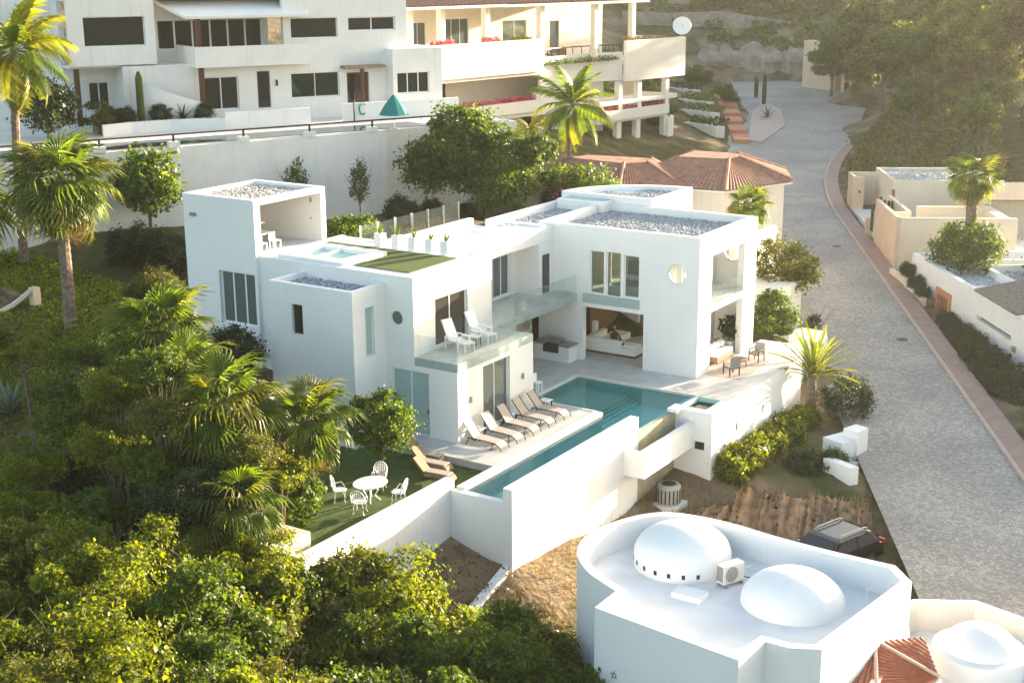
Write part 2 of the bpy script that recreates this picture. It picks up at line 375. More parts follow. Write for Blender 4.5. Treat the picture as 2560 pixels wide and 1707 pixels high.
def window(parent, fr, axis, t, out, s0, s1, z0, z1, glass='dark_glass', frame='white_paint', nv=1, fw=.05, depth=.06, name='window', nh=1):
    """framed window or glazed door set at depth t; `out` = +1/-1 direction of the outside"""
    def bx(mb, a, b, c, d, w): 
        lo, hi = sorted((t-out*w/2, t+out*w/2))
        if axis == 'u': mb.box(a, b, lo, hi, c, d)
        else: mb.box(lo, hi, a, b, c, d)
    f = MB(fr)
    bx(f, s0, s1, z1-fw, z1, depth); bx(f, s0, s1, z0, z0+fw, depth)
    n = nv
    for k in range(n+1):
        x = s0+(s1-s0)*k/n; a, b = (x, x+fw) if k == 0 else ((x-fw, x) if k == n else (x-fw/2, x+fw/2))
        bx(f, a, b, z0+fw, z1-fw, depth*.96)
    for k in range(1, nh):
        zz = z0+(z1-z0)*k/nh; bx(f, s0+fw, s1-fw, zz-fw/2, zz+fw/2, depth*.9)
    w = f.build(name, frame, parent)
    for k in range(n):
        g = MB(fr); bx(g, s0+(s1-s0)*k/n+fw*.5, s0+(s1-s0)*(k+1)/n-fw*.5, z0+fw*.6, z1-fw*.6, .014); g.build('pane', glass, w)
    return w
def stones(rects, z, mt, parent, rng, size=.066, dens=75, name='gravel'):
    """loose roof stones as real pebbles, one mesh"""
    ico = np.array([(0,0,-1),(.72,.52,-.45),(-.28,.85,-.45),(-.89,0,-.45),(-.28,-.85,-.45),(.72,-.52,-.45),(.28,.85,.45),(-.72,.52,.45),(-.72,-.52,.45),(.28,-.85,.45),(.89,0,.45),(0,0,1)])
    fc = np.array([(0,2,1),(0,3,2),(0,4,3),(0,5,4),(0,1,5),(1,2,6),(2,3,7),(3,4,8),(4,5,9),(5,1,10),(1,6,10),(2,7,6),(3,8,7),(4,9,8),(5,10,9),(6,7,11),(7,8,11),(8,9,11),(9,10,11),(10,6,11)])
    P = []
    for (x0, x1, y0, y1) in rects:
        n = int((x1-x0)*(y1-y0)*dens); P.append(np.c_[rng.uniform(x0, x1, n), rng.uniform(y0, y1, n)])
    P = np.concatenate(P); n = len(P); sz = size*rng.uniform(.55, 1.35, (n, 1, 1))*np.array([1, 1, .6])*rng.uniform(.7, 1.3, (n, 1, 3))
    a = rng.uniform(0, 6.28, n); R = np.zeros((n, 3, 3)); R[:, 0, 0] = np.cos(a); R[:, 0, 1] = -np.sin(a); R[:, 1, 0] = np.sin(a); R[:, 1, 1] = np.cos(a); R[:, 2, 2] = 1
    V = (ico[None]*sz)@R.transpose(0, 2, 1) + np.c_[P, z+rng.uniform(0, .05, n)][:, None, :]
    Fa = fc[None]+np.arange(n)[:, None, None]*12
    o = fast_mesh(name, V.reshape(-1, 3), Fa.reshape(-1, 3), mt, parent); return tag(o, kind='stuff')
def fast_mesh(name, V, Fa, mt, parent=None, me_only=False):
    me = bpy.data.meshes.new(name); k = Fa.shape[1]
    me.vertices.add(len(V)); me.vertices.foreach_set('co', np.asarray(V, np.float32).ravel())
    me.loops.add(Fa.size); me.loops.foreach_set('vertex_index', np.asarray(Fa, np.int32).ravel())
    me.polygons.add(len(Fa)); me.polygons.foreach_set('loop_start', np.arange(0, Fa.size, k, dtype=np.int32))
    me.update(calc_edges=True); me.materials.append(M(mt))
    if me_only: return me
    return link(bpy.data.objects.new(name, me), parent)
# ------------------------------------------------------------------ terrain, road, pavement
RD = F((0, 30.4, 0), -28.7)                       # road frame: u along the road (uphill), n to its right
def road_z(x, y): return -3 + .055*(y-5)
def uv2xy(u, n): q = RD.p(u, n, 0); return q.x, q.y
CP = [  # hillside control points (x, y, z)
 (-12.7,-31,-4.2),(-5.2,-28,-3.9),(0.3,-24.1,-3.9),(4.4,-20.3,-4.2),(-4.5,-24.5,-2.6),(-15.8,-19.6,-2.0),(-22.8,-22.4,-1.6),(-16.7,-27.2,-3.0),(-9.7,-23.4,-2.6),
 (-26.2,-15.3,2.3),(-18.7,-17,.9),(-21,-15,2.0),(-12.5,-17.5,-.6),(-29.6,-16.7,2.6),(-31.4,-13.8,3.0),(-22.9,-10.5,2.7),(-14,-16.5,1.2),(-8.5,-17,-.7),(-5,-20,-.9),(-2.4,-25,-2.0),
 (-4,-30,-4.4),(2,-30,-5),(8,-30,-5.5),(-20,-35,-5),(-8,-40,-6),(5,-40,-7),(20,-40,-7),(12,-28,-5.5),(-35,-25,-1),(-45,-20,2),
 (1.3,-18,-2.7),(0.3,-20.5,-3.3),(1.3,-14,-2.9),(1.4,-8,-3.3),(2.9,-5,-3.2),(3.2,0,-3.1),(3.2,6,-3.0),(3.2,-9,-4.6),(4.5,-14,-4.7),
 (5.0,-4.4,-3.05),(5.8,1.2,-3.1),(6.0,-2.4,-3.05),(4.6,-1,-3.0),(4.4,3,-3.0),(5.2,-6.0,-4.7),(7.6,-4.9,-4.8),(9,-5,-4.5),(9.2,-8,-4.8),(11,-8,-4.6),(10.5,-5,-4.2),(9,-12,-4.9),(10,-16,-5),(14,-18,-5),(7,-18,-5),
 (-8,-8,-1),(-8,0,-1),(-4,4,-1),(0,4,-1),(-12,0,2.6),(-12,-6,2.4),(-17,-8,2.4),(-16,-3,2.4),(-21,0,2.6),(-24,-4,2.8),(-13,8,3.2),(-8,9,1.5),(-3,9,-.5),(-3,14,.6),(-9,13,2.0),(2,10,-2.3),
 (-27.4,9.5,4),(-24.8,10.1,4),(-31.9,12,4),(-30,0,4.4),(-34,-6,4.8),(-22,16,4),(-18,14,3.7),(-40,0,5),(-44,-8,6),(-22,24,4.4),(-16,20,3.6),(-12,24,2.6),(-9,28,1.8),(-26,30,4.2),(-30,24,5),(-14,36,1.5),
 (-39,40,4.5),(-33,36,4),(-30,50,2.5),(-33,60,1.5),(-24,44,2),(-33,70,1.8),(-50,40,8),(-60,20,10),(-45,20,8.5),(-70,60,14),(-50,70,8),(-36,80,1.5),(-45,95,3.2),(-55,110,4.4),(-40,88,2.0),(-50,104,3.6),(-44,86,3.0),
 (-58,129,7.6),(-50,131,8.0),(-42,132,8.2),(-34,129,7.4),(-28,124,6),(-62,140,11.5),(-52,143,12),(-42,144,12),(-30,140,11),(-20,128,9),(-64,128,8.6),(-70,150,17),(-40,160,16),(-10,150,13),(-60,200,20),(-120,150,26),(20,180,12),(-100,90,20),(-120,30,20),(-90,-20,12),(0,400,18),(-150,400,30),
 ]
RIGHT = [(8,20,-.6),(16,20,0),(30,25,2),(8,0,-1.6),(20,0,-1.2),(8,-20,-2.8),(20,-20,-2.6),(12,35,1.5),(25,40,5),(10,50,2.5),(20,55,6),(14,65,5),(30,70,7),(50,60,8),(60,20,5),(60,-20,2),(12,85,6),(25,95,9),(60,100,9),(90,40,8),(40,160,12),(20,-60,-6)]
for (n_, u_, z_) in RIGHT: CP.append((*uv2xy(u_, n_), z_))
for u_ in range(-90, 56, 7):
    for n_ in (-7.5, -5, -2.5, .0, 1.6):
        x_, y_ = uv2xy(u_, n_); CP.append((x_, y_, max(-9, road_z(x_, y_))-(.30 if n_ < 1 else .1)))
FARROAD = [(-20.7,77),(-26.3,102.4),(-29.7,114.7),(-39.4,124.8),(-46.4,126.5),(-52.3,123.2),(-41.2,106.9),(-33.6,94.6),(-30.9,87.3),(-30.9,78.3),(-23.3,68.1),(-35,112),(-28,90),(-45,118)]
FARROAD += [(-31,100),(-37,104),(-33,108),(-40,114),(-36,118),(-48,121),(-44,122),(-26,96),(-29,106),(-24,86),(-27,82),(-25,76)]
for (x_, y_) in FARROAD: CP.append((x_, y_, road_z(x_, y_)-.45))
CP = np.array(CP, float)
_d = np.linalg.norm(CP[:, None, :2]-CP[None, :, :2], axis=2)
_w = np.linalg.solve(np.block([[_d, np.ones((len(CP), 1))], [np.ones((1, len(CP))), np.zeros((1, 1))]]) - np.eye(len(CP)+1)*.02*(np.arange(len(CP)+1) < len(CP))[:, None]*0, np.r_[CP[:, 2], 0])
def hz(x, y):
    x = np.atleast_1d(np.asarray(x, float)); y = np.atleast_1d(np.asarray(y, float))
    out = np.empty(len(x))
    for i in range(0, len(x), 20000):
        d = np.hypot(x[i:i+20000, None]-CP[None, :, 0], y[i:i+20000, None]-CP[None, :, 1]); out[i:i+20000] = d@_w[:-1]+_w[-1]
    return out
def gz(x, y): return float(hz(x, y)[0])
def grid_mesh(name, xs, ys, mt, rng=None, amp=0):
    X, Y = np.meshgrid(xs, ys); Zz = hz(X.ravel(), Y.ravel())
    if amp: Zz = Zz+rng.normal(0, amp, len(Zz))
    V = np.c_[X.ravel(), Y.ravel(), Zz]; nx, ny = len(xs), len(ys)
    i = np.arange(nx*ny).reshape(ny, nx); Fa = np.stack([i[:-1, :-1], i[:-1, 1:], i[1:, 1:], i[1:, :-1]], -1).reshape(-1, 4)
    o = fast_mesh(name, V, Fa, mt)
    for p in o.data.polygons: p.use_smooth = True
    return o
RNG = np.random.default_rng(7)
_xs = np.unique(np.r_[np.linspace(-400, -60, 18), np.linspace(-60, 50, 190), np.linspace(50, 400, 18)])
_ys = np.unique(np.r_[np.linspace(-90, -45, 8), np.linspace(-45, 60, 180), np.linspace(60, 150, 60), np.linspace(150, 600, 18)])
tag(grid_mesh('hillside', _xs, _ys, 'hillside', RNG, .03), kind='structure')
# eroded earth cut between the terrace planting and the parking spot
_n1, _n2 = 170, 46; _V = []; _er = np.random.default_rng(12)
_t = np.linspace(0, 1, _n1); _gul = np.interp(_t, np.linspace(0, 1, 24), _er.uniform(-1, 1, 24))+.7*np.interp(_t, np.linspace(0, 1, 75), _er.uniform(-1, 1, 75))
for i in range(_n1):
    a = np.array([2.6, -6.6, 0])*(1-_t[i])+np.array([9.2, -1.5, 0])*_t[i]; b = np.array([1.9, -10.2, 0])*(1-_t[i])+np.array([11.2, -5.6, 0])*_t[i]; a[2] = gz(a[0], a[1])-.1; b[2] = gz(b[0], b[1])-.1
    a = a+np.array([.45, -.35, 0])*math.sin(_t[i]*9)+np.array([.2, -.2, 0])*math.sin(_t[i]*31); edge = min(1, 6*_t[i], 6*(1-_t[i]))
    for j in range(_n2):
        s_ = j/(_n2-1); p = a*(1-s_)+b*s_; p[2] += edge*(1.15*math.sin(math.pi*min(1, s_*1.3))*(1-s_)+.3*_gul[i]*math.sin(math.pi*s_))+.10*math.sin(p[0]*5+3*math.sin(p[1]*3.1))*math.sin(p[1]*6.3+_gul[i]*2)*edge+_er.normal(0, .03); _V.append(p)
_i = np.arange(_n1*_n2).reshape(_n1, _n2); _F = np.stack([_i[:-1, :-1], _i[1:, :-1], _i[1:, 1:], _i[:-1, 1:]], -1).reshape(-1, 4)
tag(fast_mesh('earth_bank', np.array(_V), _F, 'earth'), kind='structure')
BANK = np.array(_V)

def strip(name, mt, rows, kind='structure', parent=None):
    """surface through rows of 3-D points"""
    n = len(rows[0]); V = [p for r in rows for p in r]; Fc = []
    for i in range(len(rows)-1):
        for k in range(n-1): Fc.append((i*n+k, i*n+k+1, (i+1)*n+k+1, (i+1)*n+k))
    me = bpy.data.meshes.new(name); me.from_pydata(V, [], Fc); me.update(); me.materials.append(M(mt))
    o = link(bpy.data.objects.new(name, me), parent)
    if kind: tag(o, kind=kind)
    return o
def rp(u, n, dz=0):
    x, y = uv2xy(u, n); return (x, y, road_z(x, y)+dz)
def redge(u):   # the right kerb bends right at the top of the straight
    return -.3 if u < 22 else -.3+.0021*(u-22)**2*2.6
rows = []
for u in np.arange(-95, 62, 2.0):
    nl = -7.1 if u < 38 else -7.1-(u-38)*.35
    rows.append([rp(u, nl+(redge(u)-nl)*t) for t in np.linspace(0, 1, 5)])
far = [[(-34.6,79.5),(-28.5,80),(-24,80.5),(-20.6,80)],[(-37,92),(-31,95),(-27,94),(-23.6,92)],[(-44,106),(-37,107),(-31,105),(-26.8,103)],[(-52,117),(-44,116),(-36,115),(-29.5,114)],[(-54,124),(-46,127),(-39,126),(-31,121)]]
strip('road', 'cobble_road', rows)
strip('upper_road', 'cobble_road', [[(x, y, road_z(x, y)+.02) for (x, y) in r] for r in far])
# kerb and pavement on the right of the road
kb = MB()
def ribbon(mb, us, n0, n1, zlo, zhi):
    for a, b in zip(us[:-1], us[1:]):
        P = []
        for u in (a, b):
            e = redge(u); P += [rp(u, e+n0, zlo), rp(u, e+n1, zlo), rp(u, e+n0, zhi), rp(u, e+n1, zhi)]
        mb.add(P, [(2,3,7,6),(0,4,6,2)[::-1],(1,3,7,5)[::-1]] + ([(0,2,3,1)] if a == us[0] else []) + ([(4,5,7,6)] if b == us[-1] else []))
us = list(np.arange(-95, 58, 2.5))
ribbon(kb, us, 0, .16, -.1, .13); tag(kb.build('kerb', 'kerb'), kind='structure')
sw = MB(); ribbon(sw, us, .165, 1.25, -.1, .125); tag(sw.build('pavement', 'sidewalk'), kind='structure')
# ground sheet of the upper corner plot beside the stairs
isl = [(-41.2,106.9),(-36.5,101),(-33.6,94.6),(-31.6,90),(-30.9,86),(-29.8,79),(-31.5,79.5),(-35,88),(-39,98)]
MBi = MB(); MBi.prism([(x, y) for x, y in isl], [road_z(x, y)-.1 for x, y in isl], [road_z(x, y)+.14 for x, y in isl]); tag(MBi.build('corner_pavement', 'kerb'), kind='structure')
# drain gully across the road
dg = MB()
for u0 in (30.5,):
    for k in range(8): pass
    P = [rp(30.2, -9.2, .012), rp(29.2, 0.0, .012), rp(29.6, 0.0, .012), rp(30.6, -9.2, .012)]
    dg.add(P, [(0, 1, 2, 3)])
tag(dg.build('road_drain', 'stone_wall'), kind='structure')
def manhole(px, py, lab):
    z = road_z(px, py)+.015; t = thing('manhole_cover', lab, 'manhole cover', (px, py, z), group='manhole covers in the road')
    sl = math.atan(.055)
    m1 = MB(); m1.lathe((0, 0, 0), [(.36, 0), (.36, .012), (.0, .014)], 20); m1.build('lid', 'iron', t)
    m2 = MB(); m2.lathe((0, 0, -.004), [(.42, 0), (.42, .010), (.37, .011)], 20); m2.build('rim', 'grey_metal', t)
    t.rotation_euler = (sl, 0, 0)
manhole(3.9, 20.1, 'dark round manhole cover in the cobbles near the orange doorway house')
manhole(-7.25, 39.8, 'small dark manhole cover in the road beside the peach wall')
# ------------------------------------------------------------------ the white villa  (V0 frame: u = Y, n = X)
def vb(*boxes):
    """boxes given as (x0,x1,y0,y1,z0,z1)"""
    mb = MB()
    for b in boxes: mb.box(*b)
    return mb
villa = thing('modern_villa', 'large white cubic modern villa around a turquoise pool in the middle', 'villa')
def vwall(name, axis, t0, t1, s0, s1, z0, z1, ops=(), holes=(), mt=None, bevel=.02):
    o = fixn(wall(V0, axis, t0, t1, s0, s1, z0, z1, ops, holes).build(name, mt or WHITE, villa)); return o
# --- living wing (main block)  X -8.9..0, Y 0..6.8
fw3 = [(-5.92,-5.12,3.5,5.68), (-5.0,-4.18,3.45,5.72), (-4.02,-3.18,3.52,5.64)]
vwall('wall', 'n', 0, .3, -8.9, 0, 0, 6.85, fw3+[(-6.28,-2.9,-.1,2.78)], [(-1.19,4.98,.5)])
vwall('wall', 'u', -.35, 0, .302, 6.8, 0, 6.85, [(1.45,5.32,-.1,5.76)])
vwall('wall', 'n', 6.5, 6.8, -8.9, -.352, 0, 6.85, [(-6.6,-3.2,.05,2.5), (-6.3,-4.9,3.6,5.6), (-4.3,-2.9,3.6,5.6)], [(-1.19,4.98,.55)])
vwall('wall', 'u', -8.9, -8.6, .302, 6.498, 0, 6.85)
vwall('inner_wall', 'u', -2.25, -2.05, .302, 6.498, .01, 6.3, [(1.6,5.0,.02,2.4)], mt=WHITE)
vb((-8.6,-.35,.302,6.498,3.0,3.3)).build('floor_slab', WHITE, villa)
vb((-.35,-.02,1.452,5.318,2.95,3.28)).build('loggia_slab', WHITE, villa)
vb((-8.6,-.352,.302,6.498,6.3,6.42)).build('roof_slab', 'roof_tar', villa)
for k, y in enumerate((1.47, 2.76, 4.05)):
    vb((-.06,-.045,y,y+1.24,3.3,4.1)).build('railing_pane', 'clear_glass', villa)
# upper windows of the front
for i, (a, b, c, d) in enumerate(fw3): window(villa, V0, 'n', .1, -1, a, b, c, d, 'clear_pane', fw=.055)
# curtain-wall room behind: pale back partition and bed-like forms are separate things
vwall('inner_wall', 'n', 3.4, 3.5, -8.6, -2.26, 3.31, 6.29, [(-6.6,-5.6,3.32,5.4)], mt=SAND)
window(villa, V0, 'n', 6.6, 1, -6.6, -3.2, .05, 2.5, 'clear_pane', nv=4)
window(villa, V0, 'n', 6.6, 1, -6.3, -4.9, 3.6, 5.6, 'clear_pane', nv=2); window(villa, V0, 'n', 6.6, 1, -4.3, -2.9, 3.6, 5.6, 'clear_pane', nv=2)
def porthole(c, z, y, r, bars, glass='clear_pane'):
    m1 = MB()
    n = 32; P = []; Fc = []
    for k in range(n):
        a = 2*math.pi*k/n
        for (rr, yy) in ((r, y-.03), (r*.9, y-.03), (r*.9, y+.05), (r, y+.05)): P.append((c+rr*math.cos(a), yy, z+rr*math.sin(a)))
    for k in range(n):
        k2 = (k+1) % n
        for j in range(4): Fc.append((k*4+j, k2*4+j, k2*4+(j+1) % 4, k*4+(j+1) % 4))
    m1.add(P, Fc)
    for bx_ in bars: m1.box(c+bx_-.03, c+bx_+.03, y-.02, y+.03, z-.85*math.sqrt(max(.01, r*r-bx_*bx_)), z+.85*math.sqrt(max(.01, r*r-bx_*bx_)))
    w = m1.build('porthole_window', 'white_paint', villa)
    m2 = MB(); pts = [(c+r*.92*math.cos(2*math.pi*k/n), z+r*.92*math.sin(2*math.pi*k/n)) for k in range(n)]
    m2.add([(x, y, zz) for x, zz in pts], [tuple(range(n))]); m2.build('pane', glass, w)
porthole(-1.19, 4.98, .15, .5, (-.17, .2)); porthole(-1.19, 4.98, 6.65, .55, ())
# balcony strip of glass below the three windows
for k, x in enumerate(np.linspace(-6.3, -3.1, 4)[:-1]): vb((x+.01,x+1.05,-.05,-.03,3.0,3.48)).build('glass_panel', 'fascia_glass', villa)
# --- west end of the gravel roof and the round-backed block
vb((-11.6,-8.902,-.8,6.8,2.5,6.42)).build('wing_wall', WHITE, villa)
vb((-11.6,-11.3,-.8,6.8,6.42,6.8), (-11.3,-8.9,6.5,6.8,6.42,6.85), (-11.3,-8.2,-.8,-.5,6.722,6.80)).build('parapet', WHITE, villa)
arc = [(-11.6, 6.802)] + [(-6.0-5.6*math.cos(t), 6.81+4.9*math.sin(t)) for t in np.linspace(.12, math.pi/2, 14)] + [(-6.0, 6.802)]
mb = MB(); mb.prism(arc, 2.0, 6.95); mb.build('rounded_block', WHITE, villa)
inn = [(-8.1+(x+8.1)*.9, 8.4+(y-8.4)*.86) for x, y in arc]
def ring_prism(mb, A, B, z0, z1):
    n = len(A); P = [(x, y, z0) for x, y in A]+[(x, y, z1) for x, y in A]+[(x, y, z1) for x, y in B]+[(x, y, z0) for x, y in B]
    Fc = []
    for i in range(n):
        j = (i+1) % n
        Fc += [(i, j, n+j, n+i), (n+i, n+j, 2*n+j, 2*n+i), (2*n+i, 2*n+j, 3*n+j, 3*n+i)]
    return mb.add(P, Fc)
ring_prism(MB(), arc, inn, 6.95, 7.22).build('parapet', WHITE, villa)
g_rng = np.random.default_rng(3)
stones([(-8.5,-.5,.45,6.4), (-11.2,-8.62,-.4,6.4)], 6.43, 'roof_stone', villa, g_rng)
stones([(-10.2,-6.3,7.1,9.2), (-8.6,-6.3,9.2,11.0)], 6.96, 'roof_stone', villa, g_rng)
# light well on the roof edge
vb((-11.2,-8.3,5.6,5.75,6.45,7.0), (-11.2,-8.3,7.0,7.12,6.9,7.15), (-11.2,-11.05,5.75,7.0,6.45,7.0), (-8.45,-8.3,5.75,7.0,6.45,7.0)).build('light_well', WHITE, villa)
vb((-11.05,-8.45,5.75,7.0,6.98,7.0)).build('light_well_glass', 'frosted_glass', villa)
# --- bedroom wing (mid block)  X -15.2..-6.57, Y -13.66..-7.8
YF = -13.66
vwall('wall', 'n', YF, YF+.3, -15.2, -4.38, -.4, 6.8, [(-6.57,-4.3,3.06,6.9), (-7.79,-5.86,-.1,2.8)], [(-7.46,4.98,.32)])
vwall('wall', 'u', -6.87, -6.57, YF+.302, -7.8, 3.06, 6.8, [(-12.14,-9.7,3.45,5.58)])
vb((-15.2,-6.572,-8.1,-7.802,2.4,6.45), (-15.2,-14.9,YF+.302,-8.102,2.4,6.45)).build('wall', WHITE, villa)
vb((-14.9,-6.872,YF+.302,-8.102,6.45,6.72), (-14.9,-6.872,YF+.302,-8.102,3.1,3.4)).build('roof_slab', 'roof_membrane', villa)
vb((-10.6,-10.5,YF+.302,-8.102,3.4,6.45)).build('inner_wall', SAND, villa)
window(villa, V0, 'u', -6.72, 1, -12.14, -9.7, 3.45, 5.58, 'smoked_glass', nv=2, fw=.06, name='sliding_door')
porthole(-7.46, 4.98, YF+.1, .32, (), 'grey_glass')
window(villa, V0, 'n', YF+.12, -1, -7.79, -5.86, 0, 2.8, 'frosted_glass', nv=2, fw=.05, name='glass_door')
vb((-5.98,-5.94,YF+.04,YF+.07,1.0,1.2)).build('door_handle', 'dark_metal', villa)
vb((-15.198,-14.902,YF+.31,-7.81,6.452,6.795), (-14.9,-6.9,-8.1,-7.81,6.722,6.76)).build('parapet', WHITE, villa)
vb((-14.75,-10.4,-10.2,-9.2,6.722,6.76), (-10.4,-7.45,-12.72,-9.2,6.722,6.76), (-14.75,-14.45,-12.7,-10.2,6.722,6.76)).build('roof_lawn', 'turf', villa)
hot = villa
vb((-14.3,-10.5,-13.3,-12.75,6.724,6.93), (-14.3,-10.5,-10.85,-10.3,6.724,6.93), (-14.3,-13.7,-12.75,-10.85,6.724,6.93), (-11.1,-10.5,-12.75,-10.85,6.724,6.93)).build('hot_tub_rim', WHITE, villa)
vb((-13.7,-11.1,-12.75,-10.85,6.724,6.75)).build('hot_tub_water', 'pool_shelf', villa)
vb((-12.75,-12.62,-12.75,-10.85,6.75,6.88)).build('hot_tub_divider', WHITE, villa)
# --- poolside lounge block  X -6.57..-4.38
vwall('wall', 'u', -4.68, -4.38, YF+.302, -8.1, 0, 3.06, [(-11.8,-9.72,-.1,2.86)])
vb((-6.57,-4.38,-8.098,-7.8,0,3.06)).build('wall', WHITE, villa)
vb((-6.6,-6.5,YF+.302,-8.1,0,3.06)).build('inner_wall', SAND, villa)
window(villa, V0, 'u', -4.55, 1, -11.8, -9.72, 0, 2.86, 'grey_glass', nv=2, fw=.05, name='sliding_door')
vb((-4.60,-4.575,-11.2,-10.75,.05,2.8)).build('curtain', 'cushion_white', villa)
vb((-6.568,-4.385,YF+.002,-7.802,3.062,3.40)).build('terrace_slab', 'deck_stone', villa)
for k in range(5):
    y = YF+.02+k*1.16; vb((-4.375,-4.36,y,y+1.14,3.06,3.42)).build('fascia_panel', 'fascia_glass', villa)
    vb((-4.42,-4.405,y,y+1.14,3.42,4.40)).build('railing_pane', 'clear_glass', villa)
for k in range(2):
    x = -6.55+k*1.09; vb((x,x+1.07,YF-.02,YF-.005,3.06,3.42)).build('fascia_panel', 'fascia_glass', villa)
    vb((x,x+1.07,YF+.02,YF+.035,3.42,4.40)).build('railing_pane', 'clear_glass', villa)
vb((-6.5,-4.42,-7.83,-7.815,3.42,4.40)).build('railing_pane', 'clear_glass', villa)
for (y) in (-12.75, -8.7): vb((-4.385,-4.30,y-.04,y+.04,1.55,1.8)).build('wall_lamp', 'grey_metal', villa)
# --- recessed gallery between the wings
vwall('wall', 'u', -9.6, -9.3, -7.8, -1.5, 0, 6.0, [(-5.6,-2.05,3.47,5.52), (-6.6,-3.2,-.1,2.4)])
window(villa, V0, 'u', -9.42, 1, -5.6, -2.05, 3.47, 5.52, 'grey_glass', nv=5, fw=.06)
window(villa, V0, 'u', -9.45, 1, -6.6, -3.2, 0, 2.4, 'dark_glass', nv=3, fw=.06, name='sliding_door')
vb((-9.6,-7.95,-1.498,-.002,3.402,6.0)).build('wall', WHITE, villa)
vb((-7.948,-7.93,-1.2,-.55,3.45,5.4)).build('door', 'dark_glass', villa)
vb((-9.6,-8.0,-7.798,-.002,6.002,6.72)).build('roof_overhang', WHITE, villa)
vb((-9.298,-6.6,-7.798,-.002,3.06,3.40)).build('walkway_slab', 'deck_stone', villa)
for k in range(6):
    y = -7.3+k*1.2; vb((-6.595,-6.58,y,y+1.18,3.04,3.42)).build('fascia_panel', 'fascia_glass', villa)
    vb((-6.64,-6.625,y,y+1.18,3.42,4.40)).build('railing_pane', 'clear_glass', villa)
# --- roof deck behind the overhang
vb((-12.6,-9.602,-7.8,-.802,2.4,6.46), (-12.6,-12.3,-7.8,-.802,6.46,6.8)).build('roof_deck', WHITE, villa)
# --- low side annex in front of the bedroom wing
vwall('wall', 'n', -15.8, -15.55, -12.6, -8.05, 1.2, 6.42, [(-11.35,-10.75,4.25,5.55)])
vwall('wall', 'u', -8.3, -8.05, -15.548, YF-.002, -.4, 6.42, [(-15.0,-14.42,3.5,5.6)])
vb((-12.6,-12.35,-15.548,YF-.002,1.2,6.42)).build('wall', WHITE, villa)
vb((-9.7,-8.05,-15.8,-15.55,-.4,1.198)).build('wall', WHITE, villa); vb((-13.3,-12.6,-15.75,-14.0,2.9,3.2)).build('ledge', WHITE, villa)
vb((-12.35,-8.3,-15.55,YF-.002,6.05,6.15)).build('roof_slab', 'roof_tar', villa)
stones([(-12.3,-8.35,-15.5,-13.72)], 6.16, 'roof_stone', villa, g_rng)
window(villa, V0, 'n', -15.65, -1, -11.35, -10.75, 4.25, 5.55, 'dark_glass', frame='grey_metal', fw=.03)
window(villa, V0, 'u', -8.2, 1, -15.0, -14.42, 3.5, 5.6, 'frosted_glass', fw=.03)
# --- roof pavilion (tower)  X -19.45..-15.1
vwall('wall', 'n', -13.82, -13.5, -19.45, -15.1, 1.5, 9.3, [(-17.45,-15.25,3.5,5.95)])
vwall('wall', 'u', -15.42, -15.1, -13.498, -9.0, 6.46, 9.3, [(-13.42,-9.32,6.4,9.05)])
vb((-19.45,-15.42,-9.3,-9.0,2.5,9.3), (-19.45,-19.15,-13.498,-9.302,2.5,9.3)).build('wall', WHITE, villa)
vb((-19.15,-15.422,-13.498,-9.302,8.95,9.1)).build('roof_slab', 'roof_tar', villa)
vb((-19.15,-15.21,-13.498,-9.302,6.5,6.73)).build('floor_slab', 'roof_membrane', villa)
stones([(-19.1,-15.45,-13.45,-9.35)], 9.11, 'roof_stone_warm', villa, g_rng)
window(villa, V0, 'n', -13.62, -1, -17.45, -15.25, 3.5, 5.95, 'grey_glass', nv=3, fw=.08, name='sliding_door')
for (x, z) in ((-19.0, 8.3),): vb((x,x+.35,-13.9,-13.822,z,z+.16)).build('wall_lamp', 'grey_metal', villa)
vb((-15.8,-15.68,-9.32,-9.302,8.55,8.75), (-15.8,-15.72,-9.32,-9.302,7.75,7.85)).build('wall_lamp', 'grey_metal', villa)
vb((-17.8,-15.9,-13.35,-12.3,8.0,8.08), (-17.8,-17.5,-12.42,-12.3,6.9,8.0)).build('bar_counter', 'wood_mid', villa)

# ------------------------------------------------------------------ pool, terraces, retaining walls
def part_box(parent, name, mt, *boxes): return vb(*boxes).build(name, mt, parent)
terrace = vb((-9.3,-1.32,-15.12,-7.0,-.35,0), (-9.3,-5.22,-7.0,-2.4,-.35,0), (-9.3,2.95,-2.4,6.2,-.35,0), (1.16,1.3,-4.58,-2.4,-.35,0), (1.3,2.45,-4.58,-4.15,-.35,0), (2.45,2.95,-4.58,-2.4,-.35,0), (1.3,2.45,-2.5,-2.4,-.35,0)).build('pool_terrace', 'deck_stone'); tag(terrace, kind='structure')
vb((-6.55,-.36,.302,6.49,.002,.012), (-8.58,-6.55,.302,6.49,.002,.012)).build('interior_floor', 'indoor_floor', terrace)
pool = thing('swimming_pool', 'narrow L shaped turquoise swimming pool edged in white stone', 'pool')
vb((-1.25,.74,-17.75,-2.41,-1.6,-.95), (-1.6,-1.25,-7.0,-2.41,-1.6,-.93)).build('pool_floor', 'pool_plaster', pool)
vb((-5.2,-2.3,-6.98,-2.41,-.75,-.6)).build('shelf', 'pool_shelf', pool)
for k in range(4): vb((-2.3+k*.18,-2.3+(k+1)*.18,-6.98,-2.41,-1.5,-.66-k*.08)).build('step', 'pool_shelf' if k < 2 else 'pool_plaster', pool)
vb((-1.30,-1.252,-17.75,-7.02,-1.6,-.13), (-5.2,-1.3,-7.0,-6.98,-1.6,-.13), (-5.22,-5.2,-7.0,-2.4,-1.6,-.13), (-5.2,1.0,-2.41,-2.39,-1.6,-.13), (.74,1.0,-8.15,-2.41,-1.6,-.14)).build('pool_wall', 'pool_plaster', pool)
